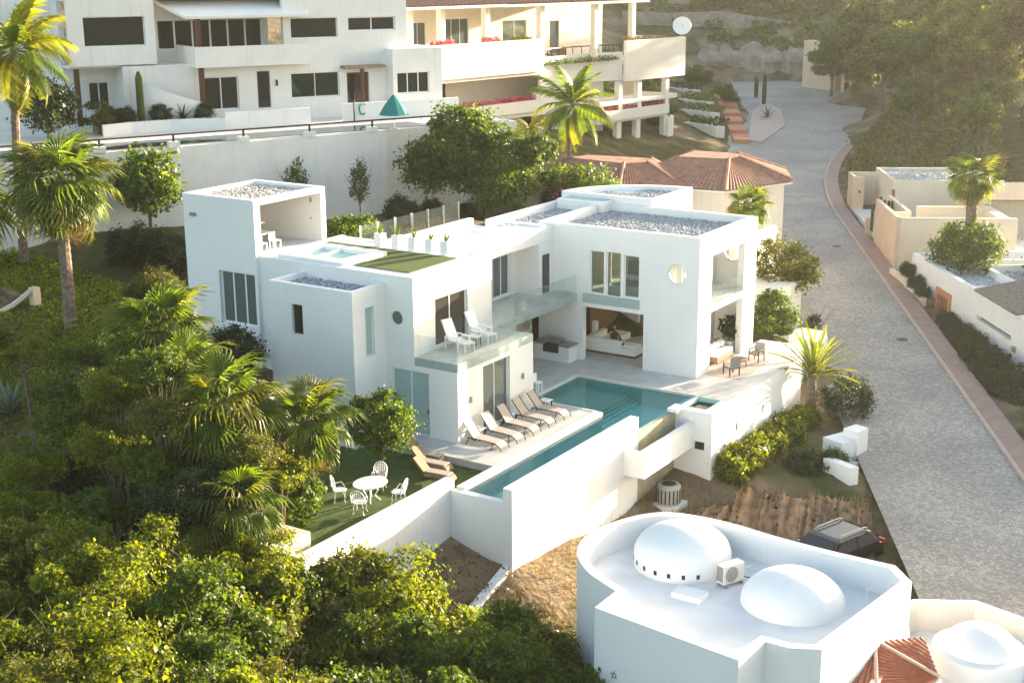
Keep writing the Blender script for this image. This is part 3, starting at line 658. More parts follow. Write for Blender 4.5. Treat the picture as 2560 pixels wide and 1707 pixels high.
mb = MB(); Lp = [(-1.25,-17.75),(.745,-17.75),(.745,-8.15),(1.0,-8.15),(1.0,-2.4),(-5.2,-2.4),(-5.2,-7.0),(-1.25,-7.0)]
mb.add([(x, y, -.10) for x, y in Lp], [tuple(range(8))]); mb.build('water', 'pool_water', pool)
vb((-1.62,-1.24,-17.75,-7.0,-.12,.05), (-5.1,-1.62,-7.0,-6.86,-.12,.02)).build('coping', 'coping_stone', pool)
vb((-5.26,-5.12,-6.86,-2.36,-.12,.03), (-5.12,1.2,-2.46,-2.36,-.12,.02)).build('coping', 'coping_stone', pool)
vb((.75,1.15,-18.15,-8.15,-6,.58)).build('parapet', WHITE, pool)
vb((-1.72,.748,-18.05,-17.752,-3.6,-.04)).build('end_wall', WHITE, pool)
vb((1.002,1.16,-8.148,-4.6,-6,-.13)).build('weir_wall', 'trough_stone', pool)
vb((1.16,1.9,-9.4,-4.6,-1.6,-1.4)).build('trough_floor', 'trough_stone', pool)
vb((1.85,2.15,-9.5,-4.602,-1.62,-.48), (1.152,1.85,-9.5,-9.3,-1.62,-.48)).build('trough_wall', WHITE, pool)
vb((.95,1.45,-5.0,-4.2,-.1,.06)).build('weir_block', WHITE, pool)
mb = MB(); mb.prism([(.72,-22.5),(1.08,-22.5),(1.08,-18.152),(.72,-18.152)], -6, [-3.9,-3.9,-2.5,-2.5]); tag(mb.build('lower_retaining_wall', WHITE), 'low sloping white wall running down from the pool corner', 'wall')
spa = vb((1.3,2.45,-4.15,-2.5,-.9,-.7), (1.3,1.34,-4.15,-2.5,-.7,-.01), (2.41,2.45,-4.15,-2.5,-.7,-.01), (1.34,2.41,-4.15,-4.1,-.7,-.01), (1.34,2.41,-2.55,-2.5,-.7,-.01)).build('plunge_pool', 'pool_shelf')
tag(spa, 'small square plunge pool sunk in the terrace corner', 'plunge pool')
vb((1.34,2.41,-4.1,-2.55,-.22,-.2)).build('water', 'pool_water', spa)
rw = thing('terrace_wall', 'tall white retaining wall below the sunlit terrace corner', 'wall')
fixn(wall(V0, 'n', -4.6, -4.582, 1.16, 2.97, -6, .0, [(2.16,2.62,-1.75,-1.38)]).build('wall', WHITE, rw))
vb((1.16,2.95,-4.58,6.2,-6,-.352), (2.952,2.97,-4.58,6.2,-6,.0)).build('wall', WHITE, rw)
vb((2.16,2.62,-4.585,-4.578,-1.75,-1.38)).build('vent_opening', 'dark_glass', rw)
for (y) in (-1.9, 1.2): vb((2.972,3.0,y,y+.09,-1.5,-1.15)).build('drain_slot', 'grey_metal', rw)
# garden
lawn = MB().prism([(-7.6,-26.2),(-1.9,-26.2),(-1.9,-15.13),(-9.8,-15.13),(-9.6,-18.5),(-8.4,-22)], -1.2, -.3).build('garden_lawn', 'garden_turf'); tag(lawn, kind='structure')
gw = vb((-2.12,-1.722,-26.4,-17.76,-4.2,.33)).build('garden_wall', WHITE2); tag(gw, 'long low white garden wall beside the patio table', 'wall')
gp = thing('stone_planter', 'square pale stone planter box at the end of the garden wall', 'planter')
vb((-4.9,-4.6,-26.4,-24.7,-3,.42), (-4.6,-2.9,-26.4,-26.1,-3,.42), (-3.2,-2.9,-26.1,-24.7,-3,.42), (-4.6,-3.2,-25.0,-24.7,-3,.42)).build('wall', SAND, gp)
vb((-4.6,-3.2,-26.1,-25.0,-3,.2)).build('soil', 'soil', gp)
vb((-2.9,-2.122,-26.4,-26.12,-4,.33)).build('return_wall', WHITE2, gp)
# ------------------------------------------------------------------ upper white house behind the retaining wall
UH = F((-39.015, 7.337, 0), 27)
uh = thing('hillside_house', 'white flat roofed two storey house above the long retaining wall', 'house')
def hwall(name, fr, parent, mt, axis, t0, t1, s0, s1, z0, z1, ops=(), holes=()): return fixn(wall(fr, axis, t0, t1, s0, s1, z0, z1, ops, holes).build(name, mt, parent))
hwall('wall', UH, uh, WHITE2, 'u', -.4, 0, -5.25, 14.7, 9.0, 13.25, [(-.05,2.3,10.22,12.36),(3.6,4.5,10.2,12.6),(6.0,9.5,10.72,12.36),(10.05,11.7,10.2,12.25)])
hwall('wall', UH, uh, WHITE2, 'u', -.4, 0, 5.6, 14.7, 13.252, 17.6, [(6.14,9.5,14.66,15.97),(10.3,13.85,15.02,15.96)])
hwall('wall', UH, uh, WHITE2, 'u', -.4, .02, -8.4, -3.0, 13.35, 17.6, [(-7.45,-3.65,14.53,16.32)])
hwall('wall', UH, uh, WHITE2, 'u', -2.6, -2.3, -8.4, -5.2, 9.0, 13.35, [(-6.9,-5.6,10.4,12.2)])
MB(UH).box(-8.4,-3.0,-2.6,-.402,13.2,13.35).build('floor_slab', WHITE2, uh)
MB(UH).box(-8.4,-8.1,-10,-2.602,9,17.6).build('wall', WHITE2, uh)
MB(UH).box(-14,-8.402,-12,-4.5,9,18.5).build('wing', WHITE2, uh)
MB(UH).box(-5.2,-4.9,-2.6,-.402,9,13.2).build('wall', WHITE2, uh)
MB(UH).box(-3.0,5.6,-3.2,-.402,13.0,13.25).build('balcony_floor', WHITE2, uh)
hwall('wall', UH, uh, WHITE2, 'u', -3.2, -2.9, -3.0, 5.6, 13.252, 17.6, [(-2.1,5.2,14.0,16.0)])
window(uh, UH, 'u', -3.0, 1, -2.1, 5.2, 14.0, 16.0, 'dark_glass', nv=6, fw=.12)
MB(UH).box(14.4,14.7,-9,-.402,9,17.6).build('wall', WHITE2, uh)
MB(UH).box(-8.4,14.7,-10,-.5,17.3,17.55).build('roof', 'roof_membrane', uh)
fixn(MB(UH).prism([(-1.3,.9),(7.0,.9),(9.0,-3.2),(-2.6,-3.2)], [16.1,16.1,17.3,17.3], [16.28,16.28,17.55,17.55]).build('canopy_roof', WHITE2, uh))
# balcony
fixn(wall(UH, 'u', .9, 1.1, -.85, 7.2, 13.05, 14.35).build('balcony_parapet', WHITE2, uh))
MB(UH).box(-.85,7.2,.0,.9,13.05,13.2).build('balcony_slab', WHITE2, uh)
MB(UH).box(-.85,-.65,-2.9,.9,13.2,14.35).build('balcony_parapet', WHITE2, uh)
for (u_, z0_, z1_) in ((-.55, 10.2, 13.05), (-.6, 14.35, 16.1)): MB(UH).box(u_,u_+.3,.6,.88,z0_,z1_).build('post', 'wood_dark', uh)
MB(UH).box(-8.1,-7.8,-.9,-.6,9.6,13.2).build('post', 'wood_dark', uh)
window(uh, UH, 'u', -.2, 1, -.05, 2.3, 10.22, 12.36, 'dark_glass', nv=2, fw=.07, name='sliding_door')
window(uh, UH, 'u', -.2, 1, 3.6, 4.5, 10.2, 12.6, 'dark_glass', frame='wood_dark', fw=.08, name='door')
window(uh, UH, 'u', -.2, 1, 6.0, 9.5, 10.72, 12.36, 'dark_glass', nv=2, frame='white_paint', fw=.05)
window(uh, UH, 'u', -.2, 1, 10.05, 11.7, 10.2, 12.25, 'dark_glass', frame='wood_dark', nv=2, fw=.12, name='door')
window(uh, UH, 'u', -.2, 1, 6.14, 9.5, 14.66, 15.97, 'dark_glass', nv=1, frame='white_paint', fw=.04)
window(uh, UH, 'u', -.2, 1, 10.3, 13.85, 15.02, 15.96, 'dark_glass', nv=2, fw=.08)
window(uh, UH, 'u', -.2, 1, -7.45, -3.65, 14.53, 16.32, 'dark_glass', fw=.04)
window(uh, UH, 'u', -2.45, 1, -6.9, -5.6, 10.4, 12.2, 'dark_glass', nv=2, fw=.07)
MB(UH).box(4.9,5.0,.0,.12,11.6,12.0).build('wall_lamp', 'dark_metal', uh)
MB(UH).box(9.6,12.6,.0,.9,12.55,12.75).build('tiled_canopy', 'clay_grey', uh)
MB(UH).box(10.75,11.0,.65,.85,9.9,12.55).build('post', 'wood_dark', uh)
# projecting annex on the right
hwall('annex_wall', UH, uh, WHITE2, 'u', .9, 1.2, 13.0, 16.8, 8.5, 13.8, [(13.3,15.8,10.75,12.2)])
MB(UH).box(13.0,13.3,0,.9,8.5,13.8).build('annex_wall', WHITE2, uh); MB(UH).box(16.5,16.8,-8,.9,8.5,13.8).build('annex_wall', WHITE2, uh)
MB(UH).box(13.3,16.5,-.4,.9,13.5,13.7).build('annex_roof', 'roof_membrane', uh)
window(uh, UH, 'u', 1.05, 1, 13.3, 15.8, 10.75, 12.2, 'dark_glass', nv=3, fw=.07)
# curved stair wall
cs = MB(UH); n = 12
for i in range(n):
    a, b = i/n, (i+1)/n
    f = lambda t: (-4.9+4.6*t, .4+.9*math.sin(t*2.4), 13.2-2.4*(t**.55))
    (u0, n0, z0), (u1, n1, z1) = f(a), f(b)
    cs.add([(u0,n0,9),(u1,n1,9),(u1,n1,z1),(u0,n0,z0),(u0,n0-.2,9),(u1,n1-.2,9),(u1,n1-.2,z1),(u0,n0-.2,z0)], [(0,1,2,3),(7,6,5,4),(3,2,6,7)])
cs.build('stair_wall', WHITE2, uh)
# patio and planter wall in front of the house
patio = MB(UH); patio.box(-16, 18.2, -12, 9.2, 3.0, 9.3); tag(patio.build('house_patio', 'coping_stone'), kind='structure')
pw = thing('curved_planter_wall', 'curved low white planter wall on the upper patio', 'planter wall')
cw = MB(UH); pts = [(-7.5,3.0),(-5.5,2.3),(-3.0,2.1),(-1.0,2.6),(.2,3.2)]
for (a, b) in zip(pts[:-1], pts[1:]):
    cw.add([(a[0],a[1],9.3),(b[0],b[1],9.3),(b[0],b[1],10.0),(a[0],a[1],10.0),(a[0],a[1]-.25,9.3),(b[0],b[1]-.25,9.3),(b[0],b[1]-.25,10.0),(a[0],a[1]-.25,10.0)], [(0,1,2,3),(7,6,5,4),(3,2,6,7)])
cw.build('wall', WHITE2, pw)
MB(UH).box(.2,6.0,2.9,3.2,9.3,10.35).build('wall', WHITE2, pw); MB(UH).box(-7.5,.2,.4,2.0,9.3,9.8).build('soil', 'soil', pw)
tag(MB(UH).box(8.2, 16.9, 3.2, 3.45, 9.3, 10.5).build('patio_screen_wall', WHITE2), 'plain low white wall beside the teal parasol', 'wall')
# long retaining wall with piers and rail
RW = F((-32.8, -2.4, 0), 24)
lw_ = thing('retaining_wall', 'long tall white retaining wall below the upper house', 'wall')
MB(RW).box(-16, 19.2, -.35, 0, 1.5, 9.25).build('wall', WHITE2, lw_)
for k in range(8): MB(RW).box(-12.5+k*4.3, -11.9+k*4.3, -.45, .1, 9.25, 9.55).build('pier', WHITE2, lw_)
rl = thing('pipe_railing', 'thin dark pipe railing on top of the retaining wall', 'railing')
rb = MB(); rb.tube([RW.p(-14,-.15,9.95), RW.p(19,-.15,9.95)], .05); rb.build('rail', 'wood_dark', rl)
for k in range(8): MB(RW).box(-12.25+k*4.3, -12.15+k*4.3, -.2, -.1, 9.55, 9.95).build('post', 'dark_metal', rl)
tag(MB(RW).box(-12, 18, -3.4, -.6, 9.302, 9.33).build('lap_pool_cover', 'dark_glass'), 'dark narrow strip of water along the top of the retaining wall', 'pool')
# teal parasol
pc_ = RW.p(15.2, -.2, 9.25); um = thing('parasol', 'half closed teal parasol beside the white patio wall', 'parasol', pc_)
m1 = MB(); m1.lathe((0,0,0), [(.03,0),(.03,2.25)], 8); m1.build('pole', 'white_paint', um)
m1 = MB(); m1.lathe((0,0,.95), [(.98,0),(.93,.03),(.62,.55),(.3,.98),(.06,1.25)], 10); m1.build('canopy', 'teal_canvas', um)
m1 = MB(); m1.lathe((0,0,0), [(.28,0),(.28,.12),(.05,.16)], 12); m1.build('base', 'coping_stone', um)
# garden hose ring and pipe on the screen wall
hz_ = UH.p(9.6, 3.5, 9.9); ho = thing('garden_hose', 'coiled blue green garden hose hanging on the white patio wall', 'hose', hz_)
m1 = MB(); m1.tube([(0, .35*math.cos(t), .35*math.sin(t)+.2) for t in np.linspace(0, 6.28, 22)], .06, 6); m1.build('coil', 'teal_canvas', ho)
m1 = MB(); m1.tube([(0,-.9,-.6),(0,-.9,.9)], .05, 6); m1.build('pipe', 'dark_metal', ho)

# ------------------------------------------------------------------ cream terraced villa
CV = F((-40.409, 34.805, 0), 8)
cv = thing('terraced_villa', 'cream terraced villa with flower boxes and tiled roof at the top', 'villa')
def cb(name, mt, *b):
    mb = MB(CV)
    for x in b: mb.box(*x)
    return mb.build(name, mt, cv)
# upper balcony parapets
cb('balcony_parapet', CREAM, (0,14.1,-.3,0,10.2,13.05)); cb('balcony_parapet', CREAM, (0,.3,-6,-.302,9.9,13.05))
fixn(MB(CV).prism([(14.102,-.4),(17,-1.3),(20.5,-1.6),(24,-1.2),(26.6,-.4),(26.6,-.7),(24,-1.5),(20.5,-1.9),(17,-1.6),(14.102,-.7)], 8.6, 11.3).build('balcony_parapet', CREAM, cv))
cb('balcony_parapet', CREAM, (26.6,36.8,-.3,.05,8.5,12.35)); cb('balcony_parapet', CREAM, (36.5,36.8,-7,-.302,8.5,12.35))
cb('floor_slab', CREAM, (0.3,36.5,-7,-1.95,9.9,10.3)); cb('floor_slab', CREAM, (0.3,14.1,-1.95,-.302,9.9,10.3))
hwall('wall', CV, cv, CREAM, 'u', -7.3, -7, -4, 32, 10.3, 16, [(4.2,6.2,10.5,14.6),(8.4,11.8,12.3,14.8),(16.5,20.0,10.5,14.4),(23.5,25,10.5,14.2)])
window(cv, CV, 'u', -7.1, 1, 4.2, 6.2, 10.5, 14.6, 'grey_glass', nv=2, name='glass_door'); window(cv, CV, 'u', -7.1, 1, 8.4, 11.8, 12.3, 14.8, 'grey_glass', nv=3)
window(cv, CV, 'u', -7.1, 1, 16.5, 20, 10.5, 14.4, 'clear_pane', nv=2, name='glass_door'); window(cv, CV, 'u', -7.1, 1, 23.5, 25, 10.5, 14.2, 'grey_glass', name='glass_door')
for u_ in (-2.2, 1.6, 7.2, 14.6, 22.6, 28.6): cb('column', CREAM, (u_,u_+.55,-1.3,-.75,10.3,15.95))
fixn(MB(CV).prism([(-3.4,.4),(8.6,.4),(8.6,-9),(-3.4,-9)], [15.95,15.95,17.6,17.6], [16.15,16.15,17.8,17.8]).build('eave', CREAM, cv))
fixn(MB(CV).prism([(8.6,.0),(30.4,.0),(30.4,-9),(8.6,-9)], [15.9,15.9,17.5,17.5], [16.1,16.1,17.7,17.7]).build('eave', CREAM, cv))
def barrel_roof(fr, parent, name, mt, u0, u1, n0, z0, n1, z1, pitch=.42, h=.13, inset=0):
    """corrugated run of barrel tiles on a sloping plane, ridges run from (n0,z0) to (n1,z1); inset narrows the top"""
    V = []; Fc = []; nn = int((u1-u0)/pitch*4); rows_ = 6
    for j in range(rows_+1):
        t = j/rows_; 
        for k in range(nn+1):
            uu = u0+(u1-u0)*k/nn; lo, hi = u0+inset*t, u1-inset*t
            uu = min(max(uu, lo), hi)
            V.append((uu, n0+(n1-n0)*t, z0+(z1-z0)*t+h*abs(math.sin(math.pi*(k/4)))+.01*(j % 2)))
    for j in range(rows_):
        for k in range(nn):
            a = j*(nn+1)+k; Fc.append((a, a+1, a+nn+2, a+nn+1))
    return MB(fr).add(V, Fc).build(name, mt, parent)
barrel_roof(CV, cv, 'tiled_roof', 'terracotta_old', -3.4, 8.6, .4, 16.16, -9, 17.82, .5, .16)
barrel_roof(CV, cv, 'tiled_roof', 'terracotta_old', 8.6, 30.4, .0, 16.11, -9, 17.72, .5, .16)
# middle storey
hwall('wall', CV, cv, CREAM, 'u', -5.3, -5, .5, 26, 4, 9.9, [(2.0,4.6,7.0,9.6),(5.0,6.6,7.0,9.6)])
window(cv, CV, 'u', -5.1, 1, 2.0, 4.6, 7.0, 9.6, 'dark_glass', nv=2); window(cv, CV, 'u', -5.1, 1, 5.0, 6.6, 7.0, 9.6, 'dark_glass')
cb('column', CREAM, (.6,1.1,-.8,-.3,4.5,10.2)); cb('floor_slab', CREAM, (2.9,36,-5,-.302,6.3,6.7))
cb('balcony_parapet', CREAM, (2.9,13.8,-.3,0,6.7,7.7)); cb('wall', CREAM, (2.9,13.8,-2.6,-2.3,2,6.3)); cb('wall', CREAM, (13.8,16.0,-1.2,-.9,3.0,8.6))
cb('wall', CREAM, (16,25.8,-2.4,-2.1,2,8.6))
cb('balcony_parapet', CREAM, (23.2,34.2,-.3,.0,4.85,5.8)); cb('floor_slab', CREAM, (22.6,34.2,-5,-.302,4.6,5.0))
for u_ in (26.0, 29.2, 34.0): cb('column', CREAM, (u_,u_+.6,-.9,-.35,5.0,8.5)); cb('column', CREAM, (u_-.2,u_+.5,-.9,-.35,0,4.6))
fixn(MB(CV).prism([(34.2,-.1)]+[(34.2+3.2*math.sin(t), -3.3+3.2*math.cos(t)) for t in np.linspace(.3, 2.4, 9)]+[(34.2+2.9*math.sin(t), -3.3+2.9*math.cos(t)) for t in np.linspace(2.4, .3, 9)]+[(34.2,-.4)], .4, 4.4).build('curved_wall', CREAM, cv))
hwall('wall', CV, cv, SAND, 'u', -6.3, -6, 26, 36.4, 0, 8.5, [(27,30,5.4,8.0),(31,33.6,5.4,8.0)])
def flowerbed(fr, parent, u0, u1, n0, n1, z, mt, name='flower_box', n=900, h=.5):
    rng = np.random.default_rng(int(u0*10)+5)
    P = np.c_[rng.uniform(u0, u1, n), rng.uniform(n0, n1, n), z+rng.uniform(0, h, n)*(.6+.4*np.sin(rng.uniform(0, 9, n)))]
    W_ = np.array([fr.p(*q) for q in P]); return tag(leaf_cloud(name, W_, rng, .18, mt, parent), kind='stuff')
# ------------------------------------------------------------------ satellite dish
ds = thing('satellite_dish', 'round white satellite dish on the end of the cream balcony', 'satellite dish', CV.p(36.6,-.4,12.35))
m1 = MB(); m1.lathe((0,0,0), [(.05,0),(.05,1.0)], 8); m1.build('mast', 'grey_metal', ds)
m1 = MB(); m1.lathe((0,0,0), [(.02,0),(.45,.05),(.8,.16),(.95,.26),(.93,.29),(.5,.1),(.02,.04)], 22); dd = m1.build('reflector', 'white_paint', ds, smooth=True)
dd.location = (0.1,-.1,1.0); dd.rotation_euler = (math.radians(68), 0, math.radians(28))
m1 = MB(); m1.tube([(.1,-.1,1.0),(.5,-.8,1.25)], .03, 6); m1.build('feed_arm', 'grey_metal', ds)

# ------------------------------------------------------------------ tiled pavilion house behind the villa
TH = F((-6.0, 27.1, 0), -62)   # u runs left along the front eave, n towards the camera-right
th = thing('tiled_house', 'low house with weathered terracotta hip roofs behind the villa', 'house')
def hip(name, corners, apex, mt, parent, z0, z1, pitch=.30, h=.10):
    """hip roof: eave polygon corners (ccw) to ridge points apex[i]; one face per eave edge with barrel rows"""
    n = len(corners); V = []; Fc = []
    for i in range(n):
        a, b = Vector((*corners[i], z0)), Vector((*corners[(i+1) % n], z0)); ra, rb_ = Vector((*apex[i], z1)), Vector((*apex[(i+1) % n], z1))
        L = (b-a).length; k = max(4, int(L/pitch)*4); base = len(V); up = ((b-a).normalized().cross(((ra+rb_)/2-(a+b)/2).normalized())); up = up if up.z > 0 else -up
        for j in range(5):
            t = j/4
            for q in range(k+1):
                s_ = q/k; e = a.lerp(b, s_); r_ = ra.lerp(rb_, s_) 
                V.append(e.lerp(r_, t)+up*(h*abs(math.sin(math.pi*q/4))*(1-.6*t)))
        for j in range(4):
            for q in range(k): o_ = base+j*(k+1)+q; Fc.append((o_, o_+1, o_+k+2, o_+k+1))
    b_ = len(V); V += [Vector((*q, z1+.03)) for q in apex]; Fc.append(tuple(range(b_, b_+n)))
    return MB().add(V, Fc).build(name, mt, parent)
def ridge(parent, pts, r=.12): 
    m_ = MB(); m_.tube(pts, r, 6); return m_.build('ridge_cap', 'terracotta_old', parent)
A_ = [(-6.0,27.1),(-8.4,31.8),(-17.0,31.0),(-15.0,20.5),(-8.2,21.2)]
ap = [(-9.6,26.4),(-10.4,28.0),(-13.6,28.0),(-13.2,24.6),(-9.8,25.2)]
hip('tiled_roof', A_, ap, 'terracotta_old', th, 5.5, 6.95)
for a, b in zip(A_, ap): ridge(th, [(*a, 5.6), (*b, 7.0)])
B_ = [(-10.4,20.4),(-13.5,26.0),(-22.0,25.0),(-23.0,17.2),(-13.0,15.8)]
bp_ = [(-13.6,20.9),(-14.2,22.6),(-18.6,22.0),(-18.8,20.2),(-14.6,19.6)]
hip('tiled_roof', B_, bp_, 'terracotta_old', th, 5.45, 7.0)
for a, b in zip(B_, bp_): ridge(th, [(*a, 5.55), (*b, 7.05)])
for P_, ins in ((A_, .88), (B_, .9)):
    c = np.mean(np.array(P_), 0); Q = [tuple(c+(np.array(q)-c)*ins) for q in P_]
    MB().prism(Q[::-1] if False else Q, -1.5, 5.4).build('wall', CREAM, th)
    Q2 = [tuple(c+(np.array(q)-c)*.99) for q in P_]; MB().prism(Q2, 5.38, 5.5).build('eave', 'white_paint', th)
TW = F((-7.2, 21.9, 0), 12)
for (u_, w_) in ((1.0, .6), (2.1, 1.3)): pass
window(th, F((-8.12,22.0,0), 13), 'u', .33, 1, .4, 1.2, 3.2, 4.8, 'dark_glass'); window(th, F((-8.12,22.0,0), 13), 'u', .33, 1, 1.6, 3.2, 2.9, 4.8, 'dark_glass', nv=2)
MB().box(-9.0,-4.6,14.8,21.0,-2.6,2.9).build('terrace_block', CREAM, th)
MB().box(-5.0,-4.6,14.8,21.0,2.9,3.7).build('terrace_parapet', CREAM, th)

# ------------------------------------------------------------------ beige courtyard house on the right (road frame: u along road, n right)
ch = thing('courtyard_house', 'beige courtyard house with a gravel roof beside the pavement', 'house')
def rb(parent, name, mt, *b):
    mb = MB(RD)
    for x in b: mb.box(*x)
    return mb.build(name, mt, parent)
rb(ch, 'street_wall', PEACH, (4.9,12.6,1.0,1.3,-2,2.35)); rb(ch, 'side_wall', SAND, (4.9,5.2,1.302,9.2,-2,2.3))
rb(ch, 'inner_wall', SAND, (8.4,8.7,1.302,2.6,-1,2.1)); rb(ch, 'inner_wall', SAND, (10.9,11.2,3.7,9,-1,2.1)); rb(ch, 'inner_wall', SAND, (8.7,16.0,2.55,2.8,-1,2.1))
rb(ch, 'pillar', PEACH, (14.9,15.4,.8,1.3,-1.2,.5)); 
rb(ch, 'gate_wall', PEACH, (24.0,26.4,1.25,1.5,-1,2.4)); rb(ch, 'gate_wall', PEACH, (24.0,24.25,1.502,2.2,-1,2.35)); rb(ch, 'gate_wall', SAND, (26.4,26.6,1.5,3.6,-1,2.4))
rb(ch, 'wall', SAND, (19.4,26.8,3.6,12.2,-1,2.5)); rb(ch, 'parapet', SAND, (19.4,19.65,3.6,12.2,2.5,2.75), (26.55,26.8,3.6,12.2,2.5,2.75)); rb(ch, 'parapet', SAND, (19.65,26.55,3.6,3.85,2.5,2.75))
rb(ch, 'courtyard_floor', 'coping_stone', (5.2,24,1.3,12,-1.2,-.35))
rb(ch, 'trellis_post', 'wood_mid', (16.2,16.4,2.9,3.1,-1,2.5)); rb(ch, 'low_wing', SAND, (13.2,19.398,9.6,14,-1,2.3)); 
fixn(MB(RD).prism([(12.2,9.2),(18.9,9.2),(18.9,16),(12.2,16)], [2.3,2.6,2.6,2.3], [2.42,2.72,2.72,2.42]).build('lean_to_roof', 'clay_grey', ch))
rb(ch, 'low_wing', SAND, (5.5,13.198,8.6,9.4,-1.5,1.9))
def stones_fr(fr, u0, u1, n0, n1, z, mt, parent, rng, size=.1, dens=22):
    o = stones([(n0, n1, u0, u1)], 0, mt, None, rng, size, dens); o.parent = parent
    o.matrix_local = Matrix.Translation(fr.p(0, 0, z)) @ Matrix.Rotation(-fr.ang, 4, 'Z'); return o
stones_fr(RD, 19.7, 26.5, 3.9, 12, 2.5, 'roof_stone', ch, g_rng, .12, 14)
gate_lamp = rb(ch, 'wall_lamp', 'dark_metal', (23.93,24.0,1.75,1.88,1.0,1.2))
# ------------------------------------------------------------------ white street house with orange doorway
R2 = F(tuple(RD.p(1.47, 1.48, 0)), 180-35.7); 
sh = thing('street_house', 'white street house with an orange framed doorway and gravel roofs', 'house')
hwall('street_wall', R2, sh, WHITE2, 'u', -.3, 0, 0, 30, -4.2, .58, [(5.0,7.5,-3.2,-.8),(11.6,16.6,-.98,-.72)]) if False else None
# R2: u runs downhill along the facade, n points to the street
fixn(wall(R2, 'u', -.3, 0, 0, 30, -4.4, .56, [(5.3,7.2,-2.75,-.95),(11.6,16.6,-1.05,-.78)]).build('street_wall', WHITE2, sh))
fr_ = MB(R2); fr_.box(5.0,5.34,-.25,.12,-2.9,-.6).box(7.16,7.5,-.25,.12,-2.9,-.6).box(5.34,7.16,-.25,.12,-.96,-.6)
fr_.build('door_surround', 'brick_orange', sh); MB(R2).box(5.34,7.16,-.22,-.16,-2.9,-.96).build('door', 'wood_mid', sh)
MB(R2).box(11.5,16.7,-.31,-.29,-1.1,-.7).build('slot_window', 'grey_glass', sh)
for (a, b, c, d) in ((0,.3,-9,-.302),(29.7,30,-9,-.302)): MB(R2).box(a,b,c,d,-4.4,.56).build('wall', WHITE2, sh)
MB(R2).box(.3,29.7,-9,-.302,-.1,.05).build('roof_slab', 'roof_membrane', sh)
MB(R2).box(3.9,4.2,-9,-.302,.05,.5).build('parapet', WHITE2, sh); MB(R2).box(10.0,10.3,-9,-.302,.05,.56).build('parapet', WHITE2, sh); MB(R2).box(2.0,2.25,-9,-.302,.05,.45).build('parapet', WHITE2, sh); MB(R2).box(4.2,10.0,-3.4,-3.1,.05,.55).build('parapet', WHITE2, sh)
stones_fr(R2, 4.3, 9.9, -3.0, -.4, .05, 'roof_stone', sh, g_rng, .12, 16); stones_fr(R2, 4.3, 8.5, -8.5, -3.5, .05, 'roof_stone', sh, g_rng, .12, 14); stones_fr(R2, .4, 1.9, -5, -1, .05, 'roof_stone', sh, g_rng, .12, 14)
barrel_roof(R2, sh, 'tiled_roof', 'clay_grey', 11.3, 17.5, .25, .62, -4.5, 1.5, .32, .1)
fixn(MB(R2).prism([(11.3,.2),(17.5,.2),(17.5,-4.5),(11.3,-4.5)], [.45,.45,.45,.45], [.58,.58,1.45,1.45]).build('roof_gable', WHITE2, sh))
for k in range(6):
    for j in range(5): MB(R2).box(18.0+k*.2,18.1+k*.2,.001,.012,-2.9+j*.2,-2.8+j*.2).build('vent_slot', 'dark_glass', sh)
MB(R2).box(17.1,17.4,.0,.15,-1.5,-1.2).build('wall_lamp', 'grey_metal', sh)
MB(R2).lathe((1.6,-4,.05), [(.05,0),(.05,.9)], 6).build('vent_pipe', 'dark_metal', sh)
# planter beds between facade and pavement
pb = thing('street_planter', 'stepped peach planter beds along the white street house', 'planter')
for (a, b, z) in ((-2.2,1.2,-.95),(1.2,4.9,-1.35),(7.6,13,-2.3),(13,20,-2.75)):
    q = MB(R2); w0 = .55+.02*a; q.box(a,b,w0+.1*max(a,0)*.4,w0+.25+.1*max(a,0)*.4,z-2,z); q.build('kerb_wall', SAND, pb)
    q = MB(R2); q.box(a,b,.02,w0+.1*max(a,0)*.4-.002,z-2,z-.12); q.build('soil', 'soil', pb)

# ------------------------------------------------------------------ domed house in the foreground
dh = thing('domed_house', 'white foreground house with smooth domes on its flat roof', 'house')
out = [(13.5,-25.9),(13.7,-24.5),(14.4,-24.5),(15.2,-24.1),(16.0,-18.5),(15.2,-17.6),(13.3,-17.6),(11.2,-17.45),(9.6,-17.2),(8.2,-17.2),(7.2,-17.45),(6.5,-18.1),(5.95,-19.3),(5.75,-20.5),(5.95,-21.6),(6.5,-22.5),(7.4,-23.3),(8.6,-23.9),(8.6,-25.2)]
def inset(poly, d):
    n = len(poly); R_ = []
    for i in range(n):
        a, b, c = Vector(poly[i-1]), Vector(poly[i]), Vector(poly[(i+1) % n]); e1, e2 = (b-a).normalized(), (c-b).normalized()
        n1, n2 = Vector((-e1.y, e1.x)), Vector((-e2.y, e2.x)); s_ = (n1+n2); s_ = s_/max(.3, s_.dot(n1)); R_.append(tuple(b+s_*d))
    return R_
def smooth_arc(P, i0, i1, k=4):
    """Catmull-Rom through the points i0..i1 of a closed outline"""
    R_ = list(P[:i0+1])
    for i in range(i0, i1):
        p0, p1, p2, p3 = (np.array(P[(i+d) % len(P)]) for d in (-1, 0, 1, 2))
        for j in range(1, k+1):
            t_ = j/k; R_.append(tuple(.5*(2*p1+(p2-p0)*t_+(2*p0-5*p1+4*p2-p3)*t_**2+(3*p1-p0-3*p2+p3)*t_**3)))
    return R_+list(P[i1+1:])
out = smooth_arc(out, 6, 16, 4)
inn = inset(out, .28)
ring_prism(MB(), out, inn, -7, .8).build('wall', WHITE, dh)
fixn(MB().prism(inset(out, .14), -.8, -.15).build('roof', 'roof_membrane', dh))
